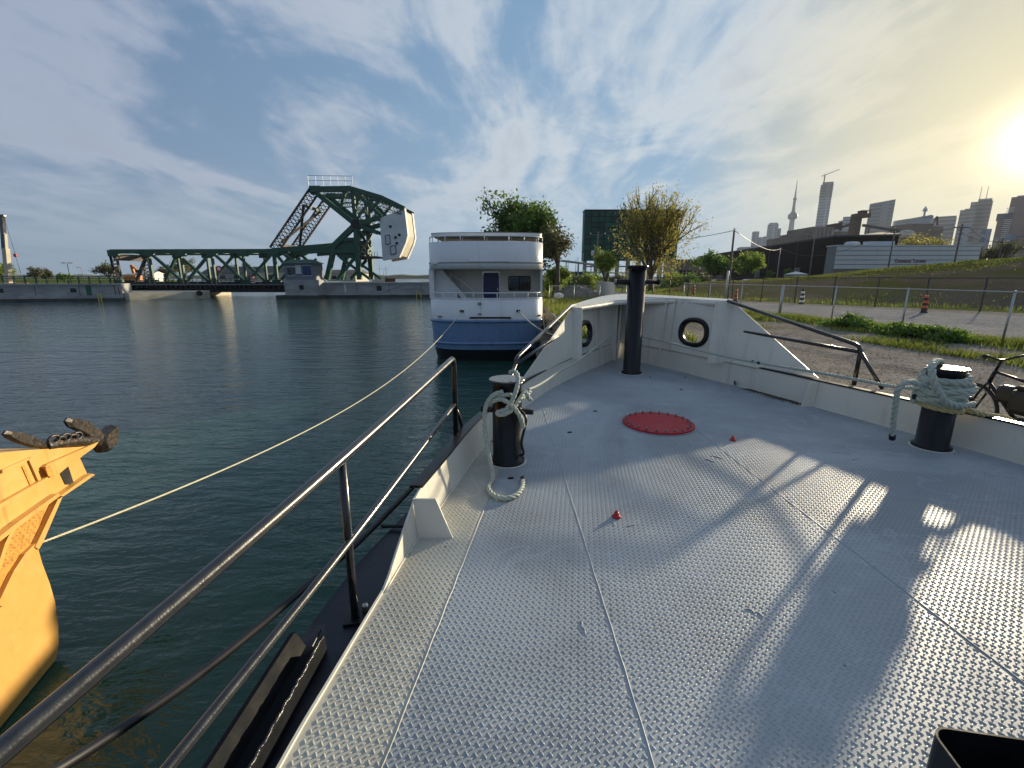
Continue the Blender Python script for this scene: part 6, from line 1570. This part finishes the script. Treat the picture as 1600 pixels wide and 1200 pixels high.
# open canopy and blue shed
cq0 = thing('canopy', (Q(905, 420, 112).x, 112, LAND), 'thin sloping open canopy roof left of the netted building', 'canopy')
a, c = Q(880, 408.5, 112), Q(950, 417, 112); MB().prism([a, c, c + Vector((0, 8, .2)), a + Vector((0, 8, .2))], (0, 0, .35)).build('roof', 'roof_grey', cq0)
for t in (.08, .36, .64, .92): p = a.lerp(c, t); MB().box((p.x - .1, 113, LAND), (p.x + .1, 113.2, p.z + .1)).build('post', 'pole_grey', cq0)
x0, x1 = Q(872, 430, 118).x, Q(921, 430, 118).x; bs = thing('blue_shed', ((x0 + x1) / 2, 118, LAND), 'long low dark blue shed behind the hedge', 'building')
MB().box((x0, 118, LAND), (x1, 126, Q(890, 425.5, 118).z)).build('wall', 'blue_clad', bs); MB().prism([(x0 - .3, 117.6, Q(890, 425.5, 118).z), (x0 - .3, 122, Q(890, 424, 118).z), (x0 - .3, 126.4, Q(890, 425.5, 118).z)], (x1 - x0 + .6, 0, 0)).build('roof', 'blue_clad', bs)
for i in range(3): x = x0 + (x1 - x0) * (.12 + .32 * i); MB().box((x, 117.93, LAND), (x + 1.4, 117.99, LAND + 2.2)).build('door', 'shed_white', bs)
# low dark hall behind the yellow tree
x0, x1 = Q(1058, 430, 170).x, Q(1130, 430, 170).x; lh = thing('low_hall', ((x0 + x1) / 2, 170, LAND), 'low brown hall with flat roof behind the yellow-green tree', 'building'); zt2 = Q(1090, 408, 170).z
MB().box((x0, 170, LAND), (x1, 186, zt2)).build('wall', 'silo_brown', lh); MB().box((x0 - .5, 169.5, zt2), (x1 + .5, 186.5, zt2 + .6)).build('roof', 'roof_dark', lh)
for i in range(6): x = x0 + (x1 - x0) * (i + .3) / 6; MB().box((x, 169.94, LAND + 2.4), (x + 2, 169.99, LAND + 4.2)).build('window', 'window_glass', lh)
# dark warehouse
wh = thing('warehouse', (Q(1230, 430, 165).x, 165, LAND), 'very large dark brown warehouse with sloping eaves line', 'building')
A_, B_, C_ = Q(1090, 402, 275), Q(1303, 370.5, 150), Q(1405, 368.5, 150)
def gr(p): return Vector((p.x, p.y, LAND))
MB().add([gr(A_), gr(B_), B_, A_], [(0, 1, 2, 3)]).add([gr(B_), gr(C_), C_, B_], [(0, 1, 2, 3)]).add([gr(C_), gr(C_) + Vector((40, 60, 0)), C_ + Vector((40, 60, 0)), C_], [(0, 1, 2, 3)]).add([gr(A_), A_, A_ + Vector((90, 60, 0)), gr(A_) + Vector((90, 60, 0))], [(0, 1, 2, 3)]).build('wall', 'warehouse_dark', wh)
up_ = Vector((0, 0, .5)); b = MB(); b.prism([A_ + Vector((0, -.6, 0)), B_ + Vector((0, -.8, 0)), C_ + Vector((0, -.8, 0)), C_ + Vector((40, 60, 6)), A_ + Vector((90, 60, 6))], (0, 0, .5)); b.build('roof', 'roof_dark', wh)
for t in (.2, .36, .52, .68, .84): p = A_.lerp(B_, t); nrm = Vector((B_ - A_).yx.to_3d()); MB().box((p.x - .25, p.y - .5, LAND), (p.x + .25, p.y - .1, p.z)).build('downpipe', 'roof_dark', wh)
for t in (.62, .86): p = A_.lerp(B_, t) + Vector((0, -.9, 0)); MB().box((p.x - 2, p.y - .2, LAND), (p.x + 2, p.y, LAND + 5)).build('loading_door', 'roof_grey', wh)
pb = MB().obox(Q(1331, 384, 140) , 3.2, 3, 2.2, .2, .6).build('roof_plant', 'window_pale', wh)
# white clad shed with its name on it
WY = 112.0
sw = thing('clad_shed', (Q(1410, 400, WY).x, WY, LAND), 'long white panel-clad shed with dark red lettering behind the berm', 'building')
s0, s1 = Q(1303, 420, WY), Q(1526, 420, WY); ztop, zbot = Q(1410, 384.5, WY).z, Q(1303, 420.5, WY).z
MB().box((s0.x, WY + .2, LAND), (s1.x, WY + 3.5, ztop - .05)).build('core', 'shed_seam', sw)
for j in range(5):
    for i in range(7):
        xa = s0.x + (s1.x - s0.x) * i / 7; xb = s0.x + (s1.x - s0.x) * (i + 1) / 7; za = zbot + (ztop - zbot) * j / 5; zc = zbot + (ztop - zbot) * (j + 1) / 5
        MB().box((xa + .02, WY, za + .07), (xb - .02, WY + .17, zc - .07)).build('cladding_panel', 'shed_white', sw)
MB().box((s0.x, WY + .05, LAND), (s1.x, WY + .19, zbot)).build('plinth', 'silo_brown', sw)
MB().box((s0.x - .2, WY - .1, ztop), (s1.x + .2, WY + 3.7, ztop + .25)).build('roof', 'shed_white', sw)
MB().box((Q(1358, 380, WY + 1).x, WY + 1, ztop + .2), (Q(1398, 380, WY + 1).x, WY + 3, Q(1380, 377, WY + 1).z)).build('roof_light', 'window_pale', sw)
tcv = bpy.data.curves.new('lettering', 'FONT'); tcv.body = 'Dominion Toronto'; tcv.size = 1.0; tcv.extrude = .03; tcv.materials.append(MATS['sign_red'])
tmp = bpy.data.objects.new('tmp', tcv); COL.objects.link(tmp); bpy.context.view_layer.update()
me_ = bpy.data.meshes.new_from_object(tmp.evaluated_get(bpy.context.evaluated_depsgraph_get())); bpy.data.objects.remove(tmp)
to = bpy.data.objects.new('lettering', me_); COL.objects.link(to); to.parent = sw
bpy.context.view_layer.update()
q0, q1 = Q(1398, 410.5, WY), Q(1446, 410.5, WY); sc_ = (q1.x - q0.x) / max(.1, to.dimensions.x); to.scale = (sc_, sc_ * 1.25, 1)
to.rotation_euler = (R(90), 0, 0); to.location = Vector((q0.x, WY - .05, q0.z)) - ROOT[sw]
# grain silo with conveyor and head house
GY = 430.0
def gx(px): return Q(px, 430, GY).x
def gz(py, px=1290): return Q(px, py, GY).z
sl = thing('grain_silo', (gx(1290), GY, LAND), 'stepped brown concrete grain silo behind the dark warehouse', 'building')
for a, c, t in ((1228, 1250, 369), (1249, 1261, 362), (1260, 1293, 354), (1291, 1320, 361)):
    MB().box((gx(a), GY + (a % 7), LAND), (gx(c), GY + 40, gz(t))).build('silo_block', 'silo_brown', sl)
for a in range(1262, 1292, 6): MB().lathe([(1.9, 0), (1.9, gz(357) - LAND)], (gx(a + 2), GY, LAND), 12).build('silo_cell', 'silo_brown', sl)
MB().box((gx(1293), GY - 1, gz(358)), (gx(1301), GY + 12, gz(349))).build('head_frame', 'rust_steel', sl); MB().beam((gx(1302), GY, gz(347)), (gx(1302), GY, gz(360)), 1.5, 1.5).build('leg_spout', 'rust_steel', sl)
hh = thing('conveyor_tower', (gx(1342), GY + 10, LAND), 'rusty steel conveyor tower with gantry arms beside the silo', 'tower'); HYy = GY + 10
MB().box((gx(1336), HYy, LAND), (gx(1345), HYy + 8, gz(336))).build('tower_shaft', 'rust_steel', hh)
MB().obox((gx(1347), HYy + 4, gz(334)), 13, 8, 3.5, 0, .5).build('head_room', 'rust_steel', hh); MB().obox((gx(1349), HYy + 4, gz(329)), 6, 5, 3, 0, .5).build('top_room', 'rust_steel', hh)
MB().box((gx(1343), HYy - .5, gz(326.5)), (gx(1356), HYy + 6, gz(326))).build('top_platform', 'rust_steel', hh)
for px in (1343, 1356): MB().beam((gx(px), HYy, gz(337)), (gx(px), HYy, gz(326)), .5, .5, (0, 1, 0)).build('platform_post', 'rust_steel', hh)
MB().beam((gx(1328), HYy, gz(337.5)), (gx(1348), HYy, gz(335.5)), 2, 1.6).build('gantry_arm', 'rust_steel', hh)
MB().beam((gx(1302), GY + 3, gz(356)), (gx(1338), HYy, gz(345)), 2.2, 2.0).build('conveyor', 'rust_steel', hh); MB().beam((gx(1348), HYy, gz(350)), (gx(1412), HYy + 4, gz(359)), 2.2, 2.0).build('conveyor', 'rust_steel', hh)
for px, t in ((1335, 336), (1352, 350), (1357, 351)): MB().beam((gx(px), HYy - 1, gz(t)), (gx(px), HYy - 1, LAND), .8, .8, (0, 1, 0)).build('tower_leg', 'rust_steel', hh)
s2 = thing('grain_elevator', (gx(1428), GY + 30, LAND), 'brown concrete elevator house with white top and roof vent', 'building'); G2 = GY + 30
def g2x(px): return Q(px, 430, G2).x
def g2z(py): return Q(1430, py, G2).z
MB().box((g2x(1410), G2, LAND), (g2x(1441), G2 + 25, g2z(349))).build('lower_block', 'silo_brown', s2)
for k in range(5): MB().box((g2x(1410.5), G2 - .8, g2z(349.5 - k * 1.7)), (g2x(1441.5), G2 + 24, g2z(348.3 - k * 1.7))).build('louvre_storey', 'shed_white', s2)
MB().prism([(g2x(1410), G2 + 1, g2z(341)), (g2x(1442), G2 + 1, g2z(341)), (g2x(1442), G2 + 1, g2z(336.5)), (g2x(1438), G2 + 1, g2z(335.5))], (0, 22, 0)).build('sloped_roof', 'concrete', s2)
MB().lathe([(.8, 0), (.8, 4.5), (1.9, 5), (1.7, 7), (.3, 9.5)], (g2x(1437), G2 + 8, g2z(337)), 12).build('roof_vent', 'shed_white', s2)
MB().box((g2x(1441), G2 + 2, LAND), (g2x(1462), G2 + 25, g2z(353))).build('wing', 'silo_brown', s2); MB().beam((g2x(1446), G2, g2z(338)), (g2x(1449), G2, g2z(352)), 1, 1, (0, 1, 0)).build('crane_leg', 'rust_steel', s2); MB().beam((g2x(1446), G2, g2z(338)), (g2x(1441), G2, g2z(352)), 1, 1, (0, 1, 0)).build('crane_leg', 'rust_steel', s2)
MB().lathe([(8.5, 0), (8, 3), (6, 5.5), (2.5, 7)], (g2x(1403), G2, g2z(368) - 2), 24).build('dome', 'concrete_warm', s2)

# ---- skyline kilometres away
def dist_pt(px, py, D_):
    r = ray(px, py); k = D_ / math.hypot(r[0], r[1]); return Vector((r[0] * k, r[1] * k, EYE + r[2] * k))
def block(name, px0, px1, top, D_, mat, label, steps=(), dep=40, taper=0.0, crown=0, group=None):
    a, c = dist_pt(px0, top + 14, D_), dist_pt(px1, top + 14, D_); a.z = c.z = 0; zt = dist_pt((px0 + px1) / 2, top, D_).z; mid = (a + c) / 2
    f = thing(name, (mid.x, mid.y, LAND), label, 'tower', group); t_ = (c - a).normalized(); w_ = (c - a).length; away = Vector((mid.x, mid.y, 0)).normalized() * dep
    p = [a, c, c + away, a + away]; base = [Vector((v.x, v.y, LAND)) for v in p]; tp_ = [Vector((v.x, v.y, zt)) for v in p]
    MB().loft([base, tp_]).build('shaft', mat, f)
    MB().loft([[v + (v - (a + c + away) / 2) * .0 for v in [Vector((q.x, q.y, zt)) for q in [(a.lerp(c, .12) + away * .15), (a.lerp(c, .88) + away * .15), (a.lerp(c, .88) + away * .85), (a.lerp(c, .12) + away * .85)]]], [Vector((q.x, q.y, zt + w_ * .06)) for q in [(a.lerp(c, .15) + away * .2), (a.lerp(c, .85) + away * .2), (a.lerp(c, .85) + away * .8), (a.lerp(c, .15) + away * .8)]]]).build('plant_room', 'tower_concrete', f)
    for u0, u1, tt in steps:
        q = [a.lerp(c, u0) - away * .08, a.lerp(c, u1) - away * .08, a.lerp(c, u1) + away, a.lerp(c, u0) + away]; z2 = dist_pt((px0 + px1) / 2, tt, D_).z
        MB().loft([[Vector((v.x, v.y, LAND)) for v in q], [Vector((v.x, v.y, z2)) for v in q]]).build('setback', mat, f)
    return f, a, c, away, zt
block('office_tower', 1174, 1185, 362, 2500, 'tower_glass', 'slim bluish glass tower, westernmost of the skyline'); block('office_tower', 1183, 1194, 371, 2600, 'tower_glass', 'low pale block between the slim and round-topped glass towers')
block('office_tower', 1191, 1201, 369.5, 2450, 'tower_glass', 'short glass tower beside the round-topped glass tower'); f, a, c, aw, zt = block('office_tower', 1198, 1215, 351, 2500, 'tower_glass', 'wide round-topped glass tower left of the needle tower')
MB().loft([[Vector((q.x, q.y, zt)) for q in (a.lerp(c, .02), a.lerp(c, .98), a.lerp(c, .98) + aw, a.lerp(c, .02) + aw)], [Vector((q.x, q.y, zt + 8)) for q in (a.lerp(c, .18), a.lerp(c, .85), a.lerp(c, .85) + aw, a.lerp(c, .18) + aw)]]).build('rounded_top', 'tower_glass', f)
block('office_tower', 1214, 1219, 357, 2520, 'tower_dark', 'narrow dark tower attached behind the round-topped tower'); block('office_tower', 1218, 1232, 373, 2700, 'tower_glass', 'low glass block at the foot of the needle tower'); block('office_tower', 1150, 1176, 387, 2400, 'tower_dark', 'long low block west of the slim glass tower', dep=60)
# needle communications tower
CD = 2770.0; cb = dist_pt(1245.5, 285, CD); cb.z = LAND; ctop = dist_pt(1246, 281, CD).z
cn = thing('needle_tower', tuple(cb), 'tall slender concrete communications tower with round pod and antenna', 'tower'); hC = ctop - LAND
shp = MB(); rings = []
for u, r_ in ((0, 26), (.12, 18), (.3, 13), (.60, 9.5)):
    ring = []
    for k in range(18): a_ = 2 * math.pi * k / 18; ring.append(cb + Vector((math.cos(a_) * r_ * (1 + .25 * math.cos(3 * a_)), math.sin(a_) * r_ * (1 + .25 * math.cos(3 * a_)), u * hC)))
    rings.append(ring)
shp.loft(rings); shp.build('shaft', 'tower_concrete', cn)
MB().lathe([(11, .600 * hC), (19, .612 * hC), (21.5, .622 * hC), (20.5, .635 * hC), (21.5, .645 * hC), (18, .660 * hC), (12, .668 * hC), (9, .685 * hC)], cb, 28).build('observation_pod', 'tower_dark', cn)
MB().lathe([(7.5, .66 * hC), (6.0, .80 * hC)], cb, 16).build('upper_shaft', 'tower_concrete', cn); MB().lathe([(6.0, .80 * hC), (8.5, .806 * hC), (8.5, .816 * hC), (5, .822 * hC)], cb, 20).build('sky_pod', 'tower_concrete', cn)
MB().lathe([(4.2, .82 * hC), (3.2, .88 * hC), (2.4, .90 * hC), (1.8, .95 * hC), (.8, hC)], cb, 12).build('antenna', 'tower_concrete', cn)
# tall tower under construction
f, a, c, aw, zt = block('office_tower', 1281, 1300, 289, 2350, 'tower_glass', 'tallest glass tower, upper floors unfinished, with a crane on its roof')
z1 = dist_pt(1290, 309, 2350).z
MB().loft([[Vector((q.x, q.y, z1)) for q in (a.lerp(c, -.02), a.lerp(c, 1.02), a.lerp(c, 1.02) + aw, a.lerp(c, -.02) + aw)], [Vector((q.x, q.y, zt + 2)) for q in (a.lerp(c, -.02), a.lerp(c, 1.02), a.lerp(c, 1.02) + aw, a.lerp(c, -.02) + aw)]]).build('open_floors', 'tower_dark', f)
MB().loft([[Vector((q.x, q.y, z)) for q in (a.lerp(c, .25) - aw * .06, a.lerp(c, .62) - aw * .06, a.lerp(c, .62), a.lerp(c, .25))] for z in (LAND, z1)]).build('glass_bay', 'tower_glass', f)
MB().loft([[Vector((q.x, q.y, z)) for q in (a.lerp(c, .1) + aw * .2, a.lerp(c, 1.0) + aw * .2, a.lerp(c, 1.0) + aw * .8, a.lerp(c, .1) + aw * .8)] for z in (zt, zt + 12)]).build('roof_frame', 'tower_dark', f)
m_ = a.lerp(c, .2) + aw * .3; m_.z = zt; MB().beam(m_, m_ + Vector((0, 0, 42)), 3.2, 3.2, (0, 1, 0)).build('crane_mast', 'rust_steel', f); MB().beam(m_ + Vector((-9, 5, 36)), m_ + Vector((40, -22, 56)), 2.2, 2.2).build('crane_jib', 'rust_steel', f)
block('office_tower', 1308, 1330, 345, 2200, 'tower_glass', 'glass slab tower with stepped top behind the conveyor', ((.30, 1.0, 339),)); block('office_tower', 1301, 1310, 349, 2300, 'tower_glass', 'short grey tower right beside the tallest tower'); block('office_tower', 1326, 1336, 354, 2350, 'tower_glass', 'pale low tower behind the conveyor tower')
f, a, c, aw, zt = block('office_tower', 1357, 1396, 318, 1900, 'tower_dark', 'broad dark glass slab tower with sloping top beside the conveyor')
zt2 = dist_pt(1396, 311.5, 1900).z; MB().loft([[Vector((q.x, q.y, zt)) for q in (a, c, c + aw, a + aw)], [Vector((a.x, a.y, zt + 1)), Vector((c.x, c.y, zt2)), Vector((c.x + aw.x, c.y + aw.y, zt2)), Vector((a.x + aw.x, a.y + aw.y, zt + 1))]]).build('sloping_top', 'tower_dark', f)
block('office_tower', 1450, 1492, 341, 1800, 'tower_stone', 'wide grey slab block left of the twin-mast tower', ((.2, .98, 338.5),), 60)
f, a, c, aw, zt = block('office_tower', 1498, 1546, 327, 2000, 'tower_stone', 'stepped grey stone tower carrying two roof masts', ((.30, 1.0, 316), (.52, .96, 312)), 60)
for u in (.55, .76): q = a.lerp(c, u) + aw * .3; MB().tube([Vector((q.x, q.y, zt)), Vector((q.x, q.y, dist_pt(1540, 290, 2000).z))], 1.3, 6, r2=.6).build('roof_mast', 'tower_concrete', f)
q = [a.lerp(c, .46) - aw * .1, a.lerp(c, .49) - aw * .1, a.lerp(c, .49), a.lerp(c, .46)]; MB().loft([[Vector((v.x, v.y, dist_pt(1520, p_, 2000).z)) for v in q] for p_ in (326, 317)]).build('slot', 'tower_dark', f)
block('office_tower', 1498, 1512, 352, 1500, 'tower_glass', 'lower glass block before the stepped stone tower')
f, a, c, aw, zt = block('office_tower', 1557, 1577, 336, 1100, 'tower_red', 'brick tower under construction with dark formwork on top')
MB().loft([[Vector((q.x, q.y, z)) for q in (a.lerp(c, -.12) - aw * .1, a.lerp(c, 1.1) - aw * .1, a.lerp(c, 1.1) + aw, a.lerp(c, -.12) + aw)] for z in (zt - 6, zt + 2)]).build('formwork', 'tower_dark', f)
f, a, c, aw, zt = block('office_tower', 1578, 1640, 306, 1100, 'tower_red', 'tall reddish tower with white balcony slabs at the skyline end')
for k in range(26):
    z = dist_pt(1590, 400 - k * 3.0, 1100).z; MB().loft([[Vector((q.x, q.y, zz_)) for q in (a.lerp(c, -.06) - aw * .06, a.lerp(c, .14) - aw * .06, a.lerp(c, .14), a.lerp(c, -.06))] for zz_ in (z, z + .9)]).build('balcony', 'white_reflect', f)
for k in range(5): block('office_tower', 1512 + k * 19, 1528 + k * 19, (362, 358, 372, 366, 368)[k], 900 + 40 * k, ('tower_stone', 'tower_glass', 'tower_stone', 'tower_glass', 'tower_red')[k], ('low stone block below the stepped tower', 'pale glass block between the stepped and brick towers', 'low grey block below the brick tower', 'pale mid-rise at the foot of the reddish tower', 'reddish mid-rise at the skyline end')[k], (), 30)
# ================================================================== ropes
bx, by = BL
def wrap(c, r0, z0, z1, turns, a0=0.0, tilt=0.0, ta=0.0, n=26, wob=0.0, seed=1):
    rn = random.Random(seed); out = []; m = int(turns * n)
    ph = rn.random() * 6
    for i in range(m + 1):
        a = a0 + 2 * math.pi * i / n; t = i / m
        rr = r0 + wob * math.sin(a * 1.7 + ph)
        out.append(Vector((c[0] + rr * math.cos(a), c[1] + rr * math.sin(a), z0 + (z1 - z0) * t + tilt * math.cos(a - ta))))
    return out
# port bollard: one hitch round the post, a loop thrown over the head, tail hanging to the deck
path = [Q(*q) for q in ((828, 612, 4.3), (816, 622, 4.12), (797, 617, 3.93), (772, 621, 3.92), (760, 633, 3.98), (770, 627, 3.90), (784, 624, 3.885), (800, 634, 3.86), (812, 650, 3.87), (818, 668, 3.9))]
rope('mooring_rope', smooth_path(path, 6), 0.020, 'rope_green', 'pale green rope hitched round the port bollard beside the handrail', 'rope', None)
path = [Q(*q) for q in ((796, 583, 4.10), (803, 580, 4.08), (809, 587, 4.0), (808, 604, 3.93), (802, 622, 3.88), (795, 634, 3.87), (790, 640, 3.87), (776, 645, 3.88), (785, 648, 3.86), (800, 640, 3.87), (812, 624, 3.95), (820, 612, 4.05), (826, 622, 4.02), (829, 625, 4.05))]
rope('mooring_rope', smooth_path(path, 6), 0.020, 'rope_green', 'pale green rope loop thrown over the head of the port bollard', 'rope', None)
path = [Q(786, 612, 3.91), Q(770, 618, 3.90), Q(759, 636, 3.90), Q(757, 662, 3.88), Q(760, 690, 3.84), Q(766, 722, 3.72)] + [P(px, py, ZD + .022) for px, py in ((770, 748), (763, 762), (772, 774), (790, 779), (807, 773), (816, 761), (817, 748))]
rope('mooring_rope', smooth_path(path, 6), 0.020, 'rope_green', 'pale green rope tail hanging from the port bollard and curled on deck', 'rope', None, whip='black_tape')
# line from the port bollard forward along the inside of the bulwark
path = [Q(826, 609, 4.3), Q(845, 600, 4.75), Q(880, 577, 5.8), Q(905, 563, 6.7), Q(928, 545, 7.75), Q(944, 532, 8.3), Q(957, 522, 8.75)]
rope('mooring_rope', smooth_path(path, 8), 0.014, 'rope_green', 'thin pale rope stretched from port bollard forward inside the bulwark', 'rope', None, step=.012)
# starboard bollard: a fat bundle of turns
cx_, cy_ = BR
path = wrap((cx_, cy_), .166, ZD + .50, ZD + .77, 5.0, 2.6, .02, 1.0) + wrap((cx_, cy_), .166, ZD + .48, ZD + .52, 1.0, 2.6, .02, 2.0) + wrap((cx_, cy_), .172, ZD + .55, ZD + .60, 1.0, 2.6, .05, 4.6) + wrap((cx_, cy_), .176, ZD + .62, ZD + .66, 1.0, 2.6, .04, 0.4) + \
    wrap((cx_, cy_), .178, ZD + .68, ZD + .71, 1.0, 2.6, .03, 3.6) + wrap((cx_, cy_), .205, ZD + .60, ZD + .52, 1.0, 2.6, .07, 5.2) + wrap((cx_, cy_), .208, ZD + .56, ZD + .66, 1.0, 2.6, .06, 0.0)
rope('mooring_rope', path, 0.031, 'rope_green', 'thick green-white rope wound in many turns round the starboard bollard', 'rope', None, step=.018)
path = [Q(*q) for q in ((1470, 566, 4.6), (1462, 565, 4.42), (1456, 574, 4.24), (1458, 592, 4.18), (1466, 612, 4.16), (1478, 628, 4.18), (1500, 634, 4.22), (1520, 632, 4.32))]
rope('mooring_rope', smooth_path(path, 6), 0.031, 'rope_green', 'thick rope bight crossing down over the turns on the starboard bollard', 'rope', None, step=.018)
path = [Q(*q) for q in ((1462, 594, 4.25), (1440, 601, 4.22), (1424, 597, 4.22), (1410, 601, 4.22), (1402, 612, 4.24), (1399, 635, 4.28), (1396, 660, 4.33), (1394, 684, 4.38))]
rope('mooring_rope', smooth_path(path, 6), 0.026, 'rope_green', 'green-white rope end dangling from the starboard bollard over cream bulwark', 'rope', None, whip='black_tape')
path = wrap((cx_, cy_), .168, ZD + .44, ZD + .42, 1.05, 1.2, .02, 3.0, wob=.008) + [Q(1520, 643, 4.35), Q(1545, 650, 4.36), Q(1568, 652, 4.42), Q(1582, 658, 4.5), Q(1588, 675, 4.6)]
rope('mooring_rope', path, 0.028, 'rope_tan', 'frayed tan rope wrapped low on the starboard bollard and led over the bulwark', 'rope', None, step=.018)
# line from the bow along the starboard bulwark
path = [Q(1001, 525, 8.6), Q(1040, 534, 8.2), Q(1080, 544, 7.6), Q(1130, 556, 7.0), Q(1181, 566, 6.5), Q(1260, 579, 5.85), Q(1333, 592, 5.3), Q(1398, 604, 4.75), Q(1440, 606, 4.4)]
rl = rope('mooring_rope', smooth_path(path, 8), 0.019, 'rope_green', 'grey-green rope laid along the starboard bulwark from bow to bollard', 'rope', None, step=.013)
for px, py, Y in ((1176, 565, 6.55), (1186, 567, 6.45)):
    q = Q(px, py, Y); d = (Q(px + 5, py + 1, Y - .05) - q).normalized()
    MB().tube([q - d * .02, q + d * .02], 0.021, 10).build('whipping', 'black_tape', rl)
# long mooring line between the blue-white ship and the yellow boat
A_, B_ = Vector(SHIP_HAWSE_L), Vector(YB_CLEAT)
path = []
for i in range(81):
    t = i / 80; q = A_.lerp(B_, t); q.z -= 4 * LINE_SAG * t * (1 - t); path.append(q)
rope('mooring_line', path, 0.015, 'rope_pale', 'long pale yellow mooring line sagging over the water to the yellow boat', 'rope', None, step=.035, n=5)
A_, B_ = Vector(SHIP_HAWSE_R), Vector((2.3, 19.0, 1.75))
path = [A_.lerp(B_, t / 30) - Vector((0, 0, 1.2 * t / 30 * (1 - t / 30))) for t in range(31)]
rope('mooring_line', path, 0.03, 'rope_pale', 'short mooring line from the ship stern ashore to the rocky bank', 'rope', None, step=.05, n=5)
for (a_, b_, c_, lab) in (((846, 470, 25.5), (850, 520, 24), (868, 495, 22.5), 'slack white rope hanging beside the ship stern at the bank'),):
    path = smooth_path([Q(846, 475, 25.6), Q(849, 500, 24.6), Q(853, 520, 23.6), Q(858, 512, 23), Q(862, 490, 22.5), Q(876, 505, 21)], 6)
    rope('mooring_line', path, 0.022, 'rope_pale', lab, 'rope', None, step=.05, n=5)
# black hose strung outside the port handrail
path = [Vector((-0.56, 4.2, ZD + .10)), Q(700, 703, 4.0), Q(660, 745, 3.6), Q(610, 797, 3.1), Q(550, 856, 2.62), Q(490, 906, 2.28), Q(400, 983, 1.95), Q(300, 1062, 1.66), Q(180, 1145, 1.40), Q(70, 1215, 1.2), Q(-60, 1290, 1.0)]
b = MB().tube(smooth_path(path, 8), 0.020, 12).build('hose', 'black_tape', None)
tag(b, 'black hose strung slack along the outside of the port handrail', 'hose')
# ================================================================== evening haze
HAZE = 0.75e-4
b = MB().box((-3200, -600, -3), (3600, 4200, 500)); hz = b.build('haze', 'shed_white', None)
mh = bpy.data.materials.new('haze'); mh.use_nodes = True; t = mh.node_tree; t.nodes.clear(); k = NT(t)
pv = k.n('ShaderNodeVolumePrincipled', ins={'Color': (0.78, 0.88, 1.0, 1), 'Density': HAZE, 'Anisotropy': 0.1})
ho_ = k.n('ShaderNodeOutputMaterial'); t.links.new(pv.outputs[0], ho_.inputs['Volume'])
hz.data.materials.clear(); hz.data.materials.append(mh); tag(hz, kind='stuff')
